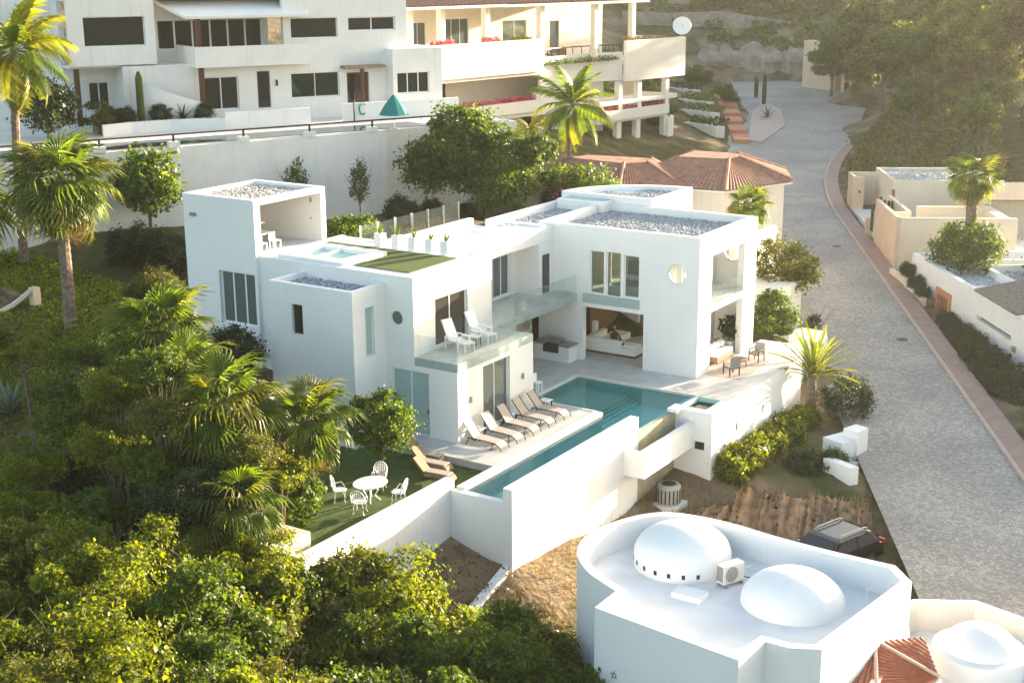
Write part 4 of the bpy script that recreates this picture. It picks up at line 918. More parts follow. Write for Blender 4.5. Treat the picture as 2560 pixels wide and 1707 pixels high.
def dome(c, r, h, z, name, parent, mt=None, drum=.3):
    prof = [(r, 0), (r, drum)] + [(r*math.cos(t), drum+h*math.sin(t)) for t in np.linspace(.06, math.pi/2-.02, 16)]
    return MB().lathe((c[0], c[1], z), prof, 48).build(name, mt or WHITE, parent, smooth=True)
D1 = (8.55, -19.15); dome(D1, 1.62, .98, -.15, 'dome', dh, drum=.42)
D2 = (12.75, -19.95); dome(D2, 1.62, 1.0, -.15, 'dome', dh, drum=.05)
for k in range(8):
    a = math.radians(195+k*17); c_, s_ = math.cos(a), math.sin(a); x, y = D1[0]+1.615*c_, D1[1]+1.615*s_
    q = MB(F((x, y, 0), math.degrees(-a))); q.box(-.055,.055,-.02,.012,.02,.17); q.build('dome_window', 'dark_glass', dh)
MB().box(9.35,10.35,-21.6,-20.95,-.15,.02).build('roof_plinth', WHITE, dh)
# star shaped wall vents on the front
for (x, z) in ((9.35, -1.15), (11.6, -1.35)):
    st = MB()
    for k in range(5):
        a = 2*math.pi*k/5+math.pi/2
        P = [(x+.055*math.cos(a-.7), -25.5-.0, z+.055*math.sin(a-.7)), (x+.17*math.cos(a), -25.5, z+.17*math.sin(a)), (x+.055*math.cos(a+.7), -25.5, z+.055*math.sin(a+.7))]
        yy = -25.2+(-.7)*(x-8.6)/4.9-.012
        st.add([(p[0], yy, p[2]) for p in P]+[(p[0], yy+.01, p[2]) for p in P], [(0,1,2),(3,5,4),(0,1,4,3),(1,2,5,4)])
    st.build('star_vent', 'grey_metal', dh)
for (x, y) in ((7.2,-18.4),(10.7,-18.9),(12.6,-17.9),(14.6,-18.4)):
    q = MB(); q.tube([(x,y,-.15),(x,y,.16),(x+.16,y+.05,.2)], .028, 6); q.build('vent_pipe', 'white_paint', dh)
q = MB(); q.tube([(10.7,-19.3,.0),(11.2,-19.0,-.1),(11.6,-18.75,-.12)], .02, 5); q.build('cable', 'dark_metal', dh)
# right wing
out2 = [(16.3,-24.0),(16.02,-18.4),(15.4,-16.6),(15.6,-16.1),(17.2,-15.2),(22,-16.5),(24,-24)]
ring_prism(MB(), out2, inset(out2, .25), -7, -1.0).build('wing_wall', CREAM, dh)
fixn(MB().prism(inset(out2, .12), -2.4, -2.0).build('wing_roof', 'roof_membrane', dh))
MB().lathe((18.0,-17.6,-2.0), [(1.35,-3),(1.35,.55),(1.42,.55),(1.42,.72),(1.15,.74)]+[(1.12*math.cos(t), .7+.75*math.sin(t)) for t in np.linspace(.05, 1.5, 12)], 40).build('turret_dome', WHITE, dh, smooth=True)
# terracotta pergola roof: every barrel row its own tile run
pg = thing('pergola_roof', 'ribbed terracotta tile roof with white battens beside the domed house', 'roof')
apx = Vector((15.55,-20.35,-.55)); cs_ = [Vector((14.35,-22.9,-1.25)), Vector((16.4,-22.6,-1.35)), Vector((17.5,-20.3,-1.2)), Vector((16.6,-18.9,-.75))]
def run(a, b, c, nrow, mt, alt):
    for k in range(nrow):
        t0, t1 = (k+.08)/nrow, (k+.92)/nrow
        e0, e1 = b.lerp(c, t0), b.lerp(c, t1); tp = a
        em = (e0+e1)/2; up = Vector((0, 0, .07))
        q = MB(); q.add([e0, em+up, e1, a.lerp(e0, .04), a.lerp(em, .04)+up*.2, a.lerp(e1, .04)], [(0,1,4,3),(1,2,5,4),(0,2,1)]); q.build('tile_row', mt, pg)
def run_par(a0, a1, b0, b1, nrow, mt, name):
    for k in range(nrow):
        t0, t1 = (k+.1)/nrow, (k+.86)/nrow; up = Vector((0, 0, .05))
        P0, P1, Q0, Q1 = a0.lerp(a1, t0), a0.lerp(a1, t1), b0.lerp(b1, t0), b0.lerp(b1, t1)
        q = MB(); q.add([P0, (P0+P1)/2+up, P1, Q0, (Q0+Q1)/2+up, Q1], [(0,1,4,3),(1,2,5,4),(0,2,1),(3,4,5)]); q.build(name, mt, pg)
run_par(cs_[0], cs_[1], apx.lerp(cs_[0], .25), apx.lerp(cs_[1], .25), 8, 'terracotta', 'tile_row')
run_par(apx, cs_[1], apx.lerp(cs_[2], .97), cs_[2].lerp(cs_[1], .03), 16, 'terracotta', 'tile_row')
run_par(apx, cs_[3], cs_[2], cs_[2].lerp(cs_[3], .9), 8, 'terracotta', 'tile_row')
q = MB(); 
for a, b in ((apx, cs_[1]), (apx, cs_[0]), (apx, cs_[2])): q.tube([a+Vector((0,0,.05)), b+Vector((0,0,.05))], .06, 6)
q.build('ridge_cap', 'kerb', pg)
q = MB(); q.add([apx-Vector((0,0,.06))]+[c-Vector((0,0,.06)) for c in cs_], [(0,1,2),(0,2,3),(0,3,4)]); q.build('underlay', 'kerb', pg)
for c in (cs_[1], cs_[2]): q = MB(); q.tube([c+Vector((0,0,-.05)), Vector((c.x, c.y, -6.5))], .09, 8); q.build('post', 'white_paint', pg)
tag(MB().prism([(5.2,-27.5),(5.5,-27.8),(8.7,-25.5),(8.6,-25.1)], -7, -2.6).build('side_wall', WHITE), 'low white wall sloping off the domed house at the bottom edge', 'wall')
# ------------------------------------------------------------------ vegetation builders
def leaf_arrays(P, rng, size, nrm=None, aspect=1.7, jitter=.9, fold=.25):
    n = len(P); N = rng.normal(size=(n, 3)) if nrm is None else nrm+rng.normal(size=(n, 3))*jitter
    N /= np.linalg.norm(N, axis=1, keepdims=True)+1e-9
    T = np.cross(N, rng.normal(size=(n, 3))); T /= np.linalg.norm(T, axis=1, keepdims=True)+1e-9
    B = np.cross(N, T); L = (size*rng.uniform(.45, 1.55, n)*rng.choice([.8, 1, 1.15], n))[:, None]
    w = L/aspect
    V = np.stack([P-T*L*.5, P+B*w*.5+N*L*fold*.4-T*L*.08, P+T*L*.5, P-B*w*.5+N*L*fold*.4-T*L*.08], 1)
    return V.reshape(-1, 3), (np.arange(n)[:, None]*4+np.array([[0, 1, 2, 3]]))
def leaf_cloud(name, P, rng, size, mt, parent=None, nrm=None, me_only=False, **k):
    V, Fa = leaf_arrays(P, rng, size, nrm, **k)
    return fast_mesh(name, V, Fa, mt, parent, me_only)
def crown_pts(rng, n, rad, clumps=40, cr=.28, low=-.6, fill=.25):
    """points in clumps over an ellipsoid shell with gaps between them"""
    d = rng.normal(size=(clumps*3, 3)); d /= np.linalg.norm(d, axis=1, keepdims=True); d = d[d[:, 2] > low][:clumps]
    C_ = d*rng.uniform(.62, 1.0, (len(d), 1)); k = rng.integers(0, len(C_), n); s_ = cr*rng.uniform(.6, 1.3, len(C_))
    P = C_[k]+rng.normal(size=(n, 3))*s_[k][:, None]*.55
    m_ = rng.random(n) < fill; q = rng.normal(size=(m_.sum(), 3)); q /= np.linalg.norm(q, axis=1, keepdims=True); P[m_] = q*rng.uniform(.2, .8, (m_.sum(), 1))**.6
    N = P.copy(); N[:, 2] += .35
    return P*np.array(rad), N/np.linalg.norm(N, axis=1, keepdims=True)
def lobed_pts(rng, n, rad, lobes=7, lr=.52, **k):
    C_ = rng.normal(size=(lobes*4, 3)); C_ /= np.linalg.norm(C_, axis=1, keepdims=True); C_ = C_[C_[:, 2] > -.45][:lobes]*rng.uniform(.42, .78, (lobes, 1)); C_[0] *= .2
    P, N = [], []
    for c in C_:
        r_ = lr*rng.uniform(.5, 1.0); p_, n_ = crown_pts(rng, n//lobes, (r_, r_, r_*.85), 34, .26, -.7); P.append(p_+c); N.append(n_*.7+c*.6)
    P, N = np.concatenate(P), np.concatenate(N); return P*np.array(rad), N
_variants = {}
def crown_mesh(key, mt, n, rad, size, seed, clumps=40, cr=.28, low=-.6, lobes=0, **k):
    if key not in _variants:
        rng = np.random.default_rng(seed); P, N = lobed_pts(rng, n, rad, lobes) if lobes else crown_pts(rng, n, rad, clumps, cr, low)
        _variants[key] = leaf_cloud(key, P, rng, size, mt, None, N, True, **k)
    return _variants[key]
def trunk_mesh(name, pts, r, mt='bark', limbs=(), n=8):
    m_ = MB(); m_.tube(pts, r, n)
    for (p, rr) in limbs: m_.tube(p, rr, 6)
    return m_.build(name, mt, None, smooth=True)
def plant(name, label, cat, me, loc, z, s=1, rot=0, trunk=None, group=None, cz=.7, lean=0):
    """thing with crown mesh centred z above the ground and a stem"""
    x, y = loc; g = gz(x, y) if z is None else z
    t = thing(name, label, cat, (x, y, g), rot, group)
    c = link(bpy.data.objects.new('crown', me), t); c.location = (0, 0, cz); c.scale = (s, s, s)
    if trunk:
        rr = random.Random(int(x*31+y*17)); lim = []
        for k in range(7):
            a = 6.28*k/7+rr.random(); lim.append(([(0, 0, cz*.5), (.25*s*math.cos(a), .25*s*math.sin(a), cz*.8), (1.0*s*math.cos(a), 1.0*s*math.sin(a), cz+s*rr.uniform(.2, .9)), (1.35*s*math.cos(a), 1.35*s*math.sin(a), cz+s*rr.uniform(.5, 1.35))], [trunk*.6, trunk*.45, trunk*.25, trunk*.1]))
        o = trunk_mesh('trunk', [(0, 0, -.3), (.04, .03, cz*.4), (0, 0, cz*.95)], [trunk, trunk*.8, trunk*.5], 'bark', lim); o.parent = t
    return t
# palms ------------------------------------------------------------------------------------------
def fan_frond(name, mt, R=1.0, pet=.9, nseg=26, droop=.35, spread=2.35, seed=0):
    rng = np.random.default_rng(seed); V = []; Fc = []
    # stalk along +X, curved down
    def arc_(s_): return Vector((s_*pet, 0, -.16*pet*s_*s_))
    for k in range(5):
        c = arc_(k/4); w = .028*(1-.4*k/4)
        V += [(c.x, -w, c.z), (c.x, w, c.z), (c.x, 0, c.z-w)]
    for k in range(4):
        a = k*3; Fc += [(a, a+1, a+4, a+3), (a+1, a+2, a+5, a+4), (a+2, a, a+3, a+5)]
    hub = arc_(1.0); tilt = .30
    for i in range(nseg):
        a = (-1+2*(i+.5)/nseg)*spread; da = spread/nseg*.92; L = R*(1-.18*(abs(a)/spread)**2)*rng.uniform(.9, 1.08)
        def pt(rad, ang, dz): 
            x = rad*math.cos(ang); y = rad*math.sin(ang); return (hub.x+x*math.cos(tilt), y, hub.z-x*math.sin(tilt)+dz)
        b = len(V); dr = droop*rng.uniform(.6, 1.5)
        cup = lambda ang: .12*R*abs(math.sin(ang))
        V += [pt(.05, a, 0), pt(.55*L, a-da, -.03*R+cup(a)), pt(.55*L, a, .035*R+cup(a)), pt(.55*L, a+da, -.03*R+cup(a)), pt(.82*L, a-da*.42, -.25*dr*R+cup(a)*.6), pt(.82*L, a+da*.42, -.25*dr*R+cup(a)*.6), pt(L*.97, a+rng.normal()*.05, -.75*dr*R)]
        Fc += [(b, b+1, b+2), (b, b+2, b+3), (b+1, b+4, b+5, b+2), (b+2, b+5, b+3), (b+4, b+6, b+5)]
    me = bpy.data.meshes.new(name); me.from_pydata([tuple(v) for v in V], [], Fc); me.update(); me.materials.append(M(mt)); return me
def feather_frond(name, mt, L=2.4, nl=30, leaf=.62, arch=.55, hang=.5, seed=0, lw=.035):
    fwd = .55 if lw > .02 else 1.1
    rng = np.random.default_rng(seed); V = []; Fc = []
    def sp(t): return Vector((L*(t-.12*arch*t*t*t), 0, L*(.28*t-arch*t*t*.75)))
    N_ = 10
    for k in range(N_+1):
        c = sp(k/N_); w = .03*(1-.8*k/N_); V += [(c.x, -w, c.z), (c.x, w, c.z), (c.x, 0, c.z-w*1.2)]
    for k in range(N_):
        a = k*3; Fc += [(a, a+1, a+4, a+3), (a+1, a+2, a+5, a+4), (a+2, a, a+3, a+5)]
    for i in range(nl):
        t = .14+.86*i/(nl-1); c = sp(t); d = (sp(min(1, t+.02))-sp(t-.02)).normalized()
        ll = leaf*(.35+.9*math.sin(math.pi*min(.93, t*.85+.1)))*rng.uniform(.85, 1.1)
        for sd in (-1, 1):
            o = (Vector((fwd*d.x, sd*.85, fwd*d.z+.12))).normalized(); tip = c+o*ll+Vector((0, 0, -hang*ll*rng.uniform(.6, 1.3)))
            mid = c+o*ll*.5+Vector((0, 0, -.05*ll)); w = d*lw+Vector((0, 0, .008)); b = len(V)
            V += [tuple(c-w), tuple(c+w), tuple(mid+w*1.1), tuple(mid-w*1.1), tuple(tip)]; Fc += [(b, b+1, b+2, b+3), (b+3, b+2, b+4)]
    me = bpy.data.meshes.new(name); me.from_pydata([tuple(v) for v in V], [], Fc); me.update(); me.materials.append(M(mt)); return me
FAN = [fan_frond('fan_leaf', 'palm_green', 1.0, .95, 26, .35, 2.3, 1), fan_frond('fan_leaf', 'palm_green', 1.05, .85, 24, .5, 2.2, 2), fan_frond('fan_leaf', 'palm_yellow', 1.0, .9, 24, .6, 2.2, 3)]
FAN_DEAD = fan_frond('dead_fan_leaf', 'palm_dead', .95, .8, 20, .9, 1.5, 4)
FEA = [feather_frond('feather_leaf', 'palm_green', 2.4, 30, .6, .55, .45, 5), feather_frond('feather_leaf', 'palm_yellow', 2.3, 28, .6, .7, .6, 6)]
FEA_UP = [feather_frond('feather_leaf', 'palm_yellow', 2.3, 34, .20, .50, .2, 7, .016), feather_frond('feather_leaf', 'palm_green', 2.3, 34, .20, .42, .15, 8, .016)]
def palm_trunk(h, r, lean, seed, parent, mt='palm_bark', skirt=0):
    rng = np.random.default_rng(seed); k = max(6, int(h/.16)); pts = []; rr = []
    for i in range(k+1):
        t = i/k; pts.append((lean[0]*t*t, lean[1]*t*t, h*t-.4*(1-t))); rr.append(r*(1.25-.35*t)*(1+.10*(i % 2))*rng.uniform(.96, 1.04))
    o = MB().tube(pts, rr, 10).build('trunk', mt, parent); return o
def palm(name, label, loc, z, h, R, n, frs, seed, r=.17, lean=(0, 0), up=75, down=-55, dead=0, deadmesh=None, cat='palm tree', group=None):
    rnd = random.Random(seed); x, y = loc; g = gz(x, y) if z is None else z
    t = thing(name, label, cat, (x, y, g), 0, group); palm_trunk(h, r, lean, seed, t)
    for i in range(n+dead):
        if i < n: el = math.radians(up+(down-up)*((i+.5)/n)**.85); me = frs[rnd.randrange(len(frs))]
        else: el = math.radians(-72-rnd.random()*12); me = deadmesh
        az = i*2.39996+rnd.uniform(-.25, .25)
        f = link(bpy.data.objects.new('frond', me), t); s_ = R*rnd.uniform(.85, 1.12)
        f.location = (lean[0]+.05*math.cos(az), lean[1]+.05*math.sin(az), h-.02*i*.3)
        f.rotation_euler = Matrix.Rotation(az, 3, 'Z').to_4x4().to_3x3() @ Matrix.Rotation(-el, 3, 'Y') @ Matrix.Rotation(rnd.uniform(-.5, .5), 3, 'X') if False else (Matrix.Rotation(az, 3, 'Z') @ Matrix.Rotation(-el, 3, 'Y') @ Matrix.Rotation(rnd.uniform(-.5, .5), 3, 'X')).to_euler()
        f.scale = (s_, s_, s_)
    return t
def agave(name, label, loc, z, n, L, mt, seed, w=.09, cat='agave', up=80, down=8):
    rnd = random.Random(seed); x, y = loc; g = gz(x, y) if z is None else z
    t = thing(name, label, cat, (x, y, g)); V = []; Fc = []
    for k in range(6):
        q = k/5; ww = w*(1-q**2)*(.7+.6*q) ; V += [(L*q, -ww, .0-.12*L*q*q), (L*q, 0, -.04*(1-q)-.12*L*q*q-.02), (L*q, ww, -.12*L*q*q)]
    for k in range(5):
        a = k*3; Fc += [(a, a+1, a+4, a+3), (a+1, a+2, a+5, a+4)]
    me = bpy.data.meshes.new('blade'); me.from_pydata(V, [], Fc); me.update(); me.materials.append(M(mt))
    for i in range(n):
        el = math.radians(up+(down-up)*(i/n)); az = i*2.39996
        f = link(bpy.data.objects.new('leaf', me), t); f.rotation_euler = (Matrix.Rotation(az, 3, 'Z') @ Matrix.Rotation(-el, 3, 'Y')).to_euler(); s_ = rnd.uniform(.8, 1.1); f.scale = (s_, s_, s_); f.location = (0, 0, .12)
    return t

# ------------------------------------------------------------------ palms and plants on the left slope
palm('fan_palm', 'tall fan palm with a ringed pale trunk on the left slope', (-26.15,-15.3), 2.3, 7.0, 1.55, 34, FAN, 11, .26, (-1.0,.9), 80, -50, 12, FAN_DEAD, group='palms of the left slope')
palm('fan_palm', 'fan palm with drooping dead leaves left of the narrow annex window', (-12.3,-22.3), -2.4, 8.0, 1.25, 28, FAN, 12, .24, (-.3,.3), 82, -45, 12, FAN_DEAD, group='palms of the left slope')
palm('fan_palm', 'leafy fan palm in the dense clump below the annex ledge', (-6.4,-25.2), -2.8, 7.4, 1.15, 28, FAN, 13, .22, (.2,.1), 82, -40, 10, FAN_DEAD, group='palms of the left slope')
palm('fan_palm', 'yellowish fan palm whose fronds reach the round lawn tree', (-5.1,-22.3), -.6, 4.1, 1.02, 24, [FAN[2], FAN[1], FAN[0]], 14, .2, (.2,0), 80, -45, 8, FAN_DEAD, group='palms of the left slope')
palm('fan_palm', 'low fan palm hanging over the square stone planter', (-4.2,-27.0), -3.2, 5.3, 1.0, 24, FAN, 15, .2, (.3,-.2), 80, -50, 10, FAN_DEAD, group='palms of the left slope')
palm('fan_palm', 'small fan palm half hidden behind the clump palms', (-9.5,-23.6), -2.6, 7.4, 1.0, 22, FAN, 16, .2, (0,0), 80, -35, 6, FAN_DEAD, group='palms of the left slope')
palm('feather_palm', 'tall feathery palm cut by the left edge near the top', (-34.6,-11.2), 3.6, 11.6, 1.35, 22, FEA, 17, .2, (.5,.3), 75, -50, 3, FEA[1])
palm('fan_palm', 'bushy fan palm crown left of the tall ringed palm', (-31.8,-16.6), 2.4, 5.6, 1.5, 28, FAN, 18, .24, (0,0), 80, -50, 8, FAN_DEAD, group='palms of the left slope')
# coconut and other palms further back
palm('coconut_palm', 'slender coconut palm standing in front of the cream villa', (-21.5,24.3), 3.6, 6.4, 1.30, 24, [FEA[0], FEA[0], FEA[1]], 21, .15, (-.35,1.2), 78, -55, 3, FEA[1])
palm('date_palm', 'young yellow green palm beside the road at the terrace corner', (3.75,5.6), -3.2, 2.7, 1.1, 40, FEA_UP, 22, .24, (.1,-.2), 86, 2)
palm('courtyard_palm', 'fan palm rising behind the beige courtyard wall', (4.5,31.6), -.6, 6.6, 1.05, 26, [FAN[2], FAN[1], FAN[0]], 23, .34, (-.3,.6), 82, -45, 6, FAN_DEAD)
palm('plumeria_palm', 'small pale palm in front of the tiled house windows', (-6.3,20.3), 2.9, 2.0, .85, 20, FAN, 24, .12, (0,0), 80, -40)
palm('feather_palm', 'yellow feathery palm leaning beside the coconut palm', (-25.0,24.0), 3.8, 4.0, .8, 16, [FEA[1]], 25, .12, (.4,0), 70, -40)
agave('agave', 'large blue grey agave at the left edge', (-24.3,-20.6), None, 26, 1.9, 'agave_blue', 31, .12)
agave('agave', 'pale agave rosette beside the tall palm trunk', (-23.6,-13.5), None, 24, 1.5, 'agave_blue', 32, .10)
agave('agave', 'dark agave on the curved patio planter', tuple(UH.p(-2.0,1.4,0))[:2], 9.8, 20, 1.1, 'leaf_dark', 33, .08)
# ------------------------------------------------------------------ shrubs and trees
def CM(key, mt, n, rad, size, seed, **k): return crown_mesh(key, mt, n, rad, size, seed, **k)
SH = {}
for i in range(3):
    SH['yellow', i] = CM(f'yellow_foliage_{i}', 'leaf_yellow', 7600, (1.9,1.9,1.6), .135, 40+i, lobes=11)
    SH['olive', i] = CM(f'olive_foliage_{i}', 'leaf_olive', 7600, (1.85,1.85,1.6), .12, 50+i, lobes=11)
    SH['green', i] = CM(f'green_foliage_{i}', 'leaf_green', 7600, (1.85,1.85,1.6), .14, 60+i, lobes=11)
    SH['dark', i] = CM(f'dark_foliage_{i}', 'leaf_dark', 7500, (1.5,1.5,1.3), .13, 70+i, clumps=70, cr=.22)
plant('lawn_tree', 'round clipped tree with glossy leaves on the lawn', 'tree', CM('lawn_tree_crown', 'leaf_glossy', 9000, (1.42,1.42,1.28), .15, 80, clumps=110, cr=.18, low=-.8), (-5.5,-17.4), -.3, 1, .3, .07, cz=2.05)
plant('lawn_shrub', 'yellow leaved shrub against the garden wall by the patio chairs', 'shrub', CM('lawn_shrub_crown', 'leaf_glossy', 5200, (1.0,1.1,1.25), .15, 81, clumps=70, cr=.22), (-5.2,-23.0), -.4, 1, .3, .05, cz=.95)
plant('leafy_tree', 'broad rounded tree in front of the cream villa', 'tree', CM('broad_tree_crown', 'leaf_green', 42000, (4.9,4.6,4.2), .22, 82, lobes=16), (-20.2,12.2), 3.8, 1, .8, .3, cz=3.3)
plant('leafy_tree', 'upright leafy shrub merging into the broad rounded tree on its right', 'tree', SH['green', 1], (-15.4,15.0), 3.4, 1.5, 1.2, .1, cz=2.2)
plant('pale_leaf_tree', 'pale leaved bushy tree at the left end of the retaining wall', 'tree', CM('pale_tree_crown', 'leaf_glossy', 4200, (2.0,2.0,2.0), .32, 83, clumps=80, cr=.22, aspect=2.2), (-31.5,-5.0), 4.6, 1, .3, .12, cz=2.9)
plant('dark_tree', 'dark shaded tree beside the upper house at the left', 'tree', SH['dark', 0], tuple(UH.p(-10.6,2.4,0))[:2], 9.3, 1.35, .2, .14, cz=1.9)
plant('annex_tree', 'dark small tree between the pavilion windows and the annex', 'tree', SH['dark', 1], (-14.3,-16.4), 1.2, .95, .5, .1, cz=1.9)
plant('roadside_tree', 'loose olive green tree beside the road behind the villa', 'tree', CM('roadside_tree_crown', 'leaf_olive', 6500, (2.1,2.1,1.7), .17, 84, clumps=70, cr=.2), (-2.4,16.8), -1.2, 1, .8, .1, cz=3.3)
plant('roadside_bush', 'dense green bush on the planter behind the living wing', 'shrub', SH['green', 2], (-1.0,11.6), -.6, 1.0, 1.2, cz=1.0)
plant('ball_hedge', 'dense round hedge bush between the terrace palm and the road', 'hedge', CM('ball_hedge_crown', 'leaf_dark', 9000, (1.35,1.35,1.35), .09, 85, clumps=150, cr=.16), (5.3,6.6), -3.1, 1, .3, cz=1.15)
for i, (y, s_) in enumerate(((-4.0,.62),(-2.7,.75),(-1.5,.7),(-.3,.68),(.9,.66),(2.1,.7),(3.3,.66),(4.5,.6))):
    plant('wall_shrub', ['lowest broad leaved shrub at the foot of the terrace wall corner','broad leaved shrub second along the terrace wall','broad leaved shrub third along the terrace wall','broad leaved shrub fourth along the terrace wall','broad leaved shrub fifth along the terrace wall','broad leaved shrub sixth along the terrace wall','broad leaved shrub seventh along the terrace wall','broad leaved shrub nearest the roadside palm on the terrace wall'][i], 'shrub',
          CM(f'wall_shrub_crown_{i%2}', 'leaf_yellow', 1900, (1.3,1.3,1.15), .34, 86+i % 2, clumps=40, cr=.26, aspect=2.4), (3.75+.12*(i % 2), y), -3.15, s_, i*1.3, cz=.55, group='shrubs along the terrace wall')
plant('bank_shrub', 'dark green low shrub on the edge of the dry bank', 'shrub', SH['dark', 2], (5.9,-1.1), -3.3, .62, .4, cz=.35, group='shrubs on the dry bank')
plant('bank_shrub', 'green weedy shrub on the dry bank by the white gate block', 'shrub', SH['dark', 0], (6.9,.2), -3.4, .6, 2.0, cz=.3, group='shrubs on the dry bank')
plant('bank_shrub', 'weedy shrub on the dry bank above the condenser', 'shrub', SH['olive', 0], (4.4,-3.9), -3.5, .5, 1.0, cz=.2, group='shrubs on the dry bank')
# slender plants against the retaining wall
for i, (x, y, s_, lab) in enumerate(((-28.6,4.0,.8,'spindly plant rising left of the retaining wall middle'),(-25.6,6.4,.75,'second spindly plant beside the gravel roofed pavilion'))):
    plant('spindly_plant', lab, 'plant', CM('spindly_crown', 'leaf_green', 700, (.9,.9,1.9), .34, 91, clumps=26, cr=.3, aspect=3.4), (x, y), 3.9, s_, i, .06, cz=2.6)
for i, (x, y, s_, lab) in enumerate(((-22.5,6.5,.85,'dark shrub at the base of the retaining wall behind the pavilion'),(-22.8,10.0,.5,'small round shrub against the white retaining wall'),(-20.6,10.6,.45,'small dark bush right of the round shrub on the retaining wall'),(-18.2,2.6,.8,'low green shrub behind the roof glass fence'))):
    plant('wall_base_shrub', lab, 'shrub', SH['dark', i % 3], (x, y), None, s_, i, .05, cz=1.2*s_+.3)
plant('roof_back_shrub', 'leafy green shrub beside the open roof pavilion', 'shrub', SH['green', 0], (-17.2,-5.0), 3.4, 1.05, 1.7, .1, cz=2.2)
plant('topiary_tree', 'small dark ball topiary in a white roadside planter', 'topiary', CM('topiary_crown', 'leaf_dark', 2200, (.5,.5,.55), .07, 95, clumps=60, cr=.2), (.4,14.6), -2.2, 1, 0, .06, cz=1.75)
plant('court_tree', 'dense green tree in front of the courtyard palm', 'tree', CM('court_crown', 'leaf_green', 9000, (2.6,2.4,2.0), .19, 96, clumps=90, cr=.19), (4.6,31.0), -1.0, .95, .3, .14, cz=2.5)
plant('court_tree', 'dark green tree at the right edge behind the street house', 'tree', CM('court_crown2', 'leaf_green', 9000, (2.8,2.4,1.8), .19, 97, clumps=90, cr=.19), (10.2,32.4), -.6, 1, 1.3, .14, cz=2.0)
for i, (u_, n_, s_, lab) in enumerate(((.6,.45,.42,'cactus like dark shrub at the uphill end of the street planter'),(2.6,.5,.42,'dark leafy shrub above the orange doorway in the street planter'),(4.4,.75,.38,'round dark bush beside the orange door surround'),(8.6,.6,.5,'clipped ball bush just downhill of the orange door'),(11.6,.8,.62,'dark shrub on the pale planter ledge'),(13.4,1.0,.7,'dark shrub below the slot window'),(15.6,1.2,.85,'thick hedge bush at the latticed vent'),(17.4,1.4,.95,'thick hedge bush downhill of the latticed vent'),(19.6,1.6,1.0,'last hedge bush at the right edge by the pavement'))):
    q = R2.p(u_, n_, 0); plant('street_shrub', lab, 'shrub', SH['dark', i % 3], (q.x, q.y), [-.9,-1.3,-1.5,-2.4,-2.5,-2.8,-3.0,-3.2,-3.4][i], s_, i, cz=.4, group='shrubs of the street planter')
for i, (u_, n_, s_, lab) in enumerate(((10.0,.7,.5,'low dark hedge shrub between the ball bush and the ledge shrub'),(12.5,.9,.6,'dark hedge shrub between the two ledge shrubs'),(14.5,1.1,.72,'dark hedge shrub right of the slot window start'),(16.5,1.3,.85,'dark hedge shrub beside the latticed vent'),(18.5,1.5,.95,'dark hedge shrub past the latticed vent'),(21.4,1.7,1.0,'outermost hedge shrub cut by the right border'))):
    q = R2.p(u_, n_, 0); plant('street_shrub', lab, 'shrub', SH['dark', (i+1) % 3], (q.x, q.y), -2.4-.1*i, s_, i*1.9, cz=.4, group='shrubs of the street planter')
# column cacti at the courtyard gate
cacti = thing('column_cactus', 'row of upright green column cacti behind the peach wall', 'cactus', RD.p(14.5, 2.1, -.4))
for k in range(9):
    q = MB(); x, y = .9*math.sin(k*2.1), -1.2+k*.32; hh = 1.6+.9*abs(math.sin(k*1.7)); q.lathe((x, y, 0), [(.10,0),(.12,.4),(.12,hh-.1),(.06,hh)], 8); q.build('stem', 'leaf_green', cacti)
cac2 = thing('column_cactus', 'single tall column cactus on the upper house planter', 'cactus', UH.p(-4.6,1.2,9.8))
q = MB(); q.lathe((0,0,0), [(.2,0),(.24,.6),(.22,2.8),(.08,3.2)], 10); q.build('stem', 'leaf_green', cac2)
for i, (u_, s_, lab) in enumerate(((-6.6,.55,'dark shrub at the left of the upper planter'),(-5.6,.5,'dark shrub beside the tall column cactus'),(-3.4,.5,'low dark shrub right of the column cactus'),(-.6,.5,'low shrub at the right end of the curved planter'),(-7.4,.75,'brown conical bush at the corner post of the upper house'))):
    q = UH.p(u_, 1.3, 0); plant('patio_shrub', lab, 'shrub', SH['dark' if i < 4 else 'olive', i % 3], (q.x, q.y), 9.7, s_, i, cz=.55, group='shrubs on the upper patio')
# flower boxes of the cream villa
for (u0, u1, z, mt, n_, lab) in ((3.2,13.6,7.75,'flower_pink',1500,0),(.3,3.0,13.05,'flower_pink',420,0),(6.6,9.0,13.05,'flower_pink',360,0),(10.6,13.0,13.05,'leaf_olive',360,0),(27.0,36.2,12.35,'leaf_dry',1000,0),(14.6,26.0,10.7,'leaf_green',1100,0),(23.4,34.0,5.8,'flower_pink',900,0)):
    flowerbed(CV, cv, u0, u1, -1.0 if n_ != 1100 else -1.2, -.35, z-.1, mt, n=n_)
tag(leaf_cloud('bougainvillea', np.array([(-15.0,14.0,5.2)])+np.random.default_rng(5).normal(size=(900,3))*np.array([.8,.8,.5]), np.random.default_rng(6), .16, 'flower_pink'), 'pink bougainvillea bush beside the tiled roof valley', 'shrub')
plant('dark_bush', 'brown green bush below the coconut palm', 'shrub', SH['olive', 1], (-19.2,20.6), 3.6, .95, .4, cz=1.2)
plant('dark_bush', 'rounded bush left of the pink bougainvillea', 'shrub', SH['dark', 1], (-17.0,15.6), 3.6, .8, .4, cz=1.4)
plant('red_shrub', 'shrub with red tipped leaves at the foot of the planter box', 'shrub', CM('red_crown', 'leaf_red', 900, (.8,.8,.9), .16, 98, clumps=20, cr=.3), (-3.9,-27.4), -2.9, .9, 0, .05, cz=1.9)
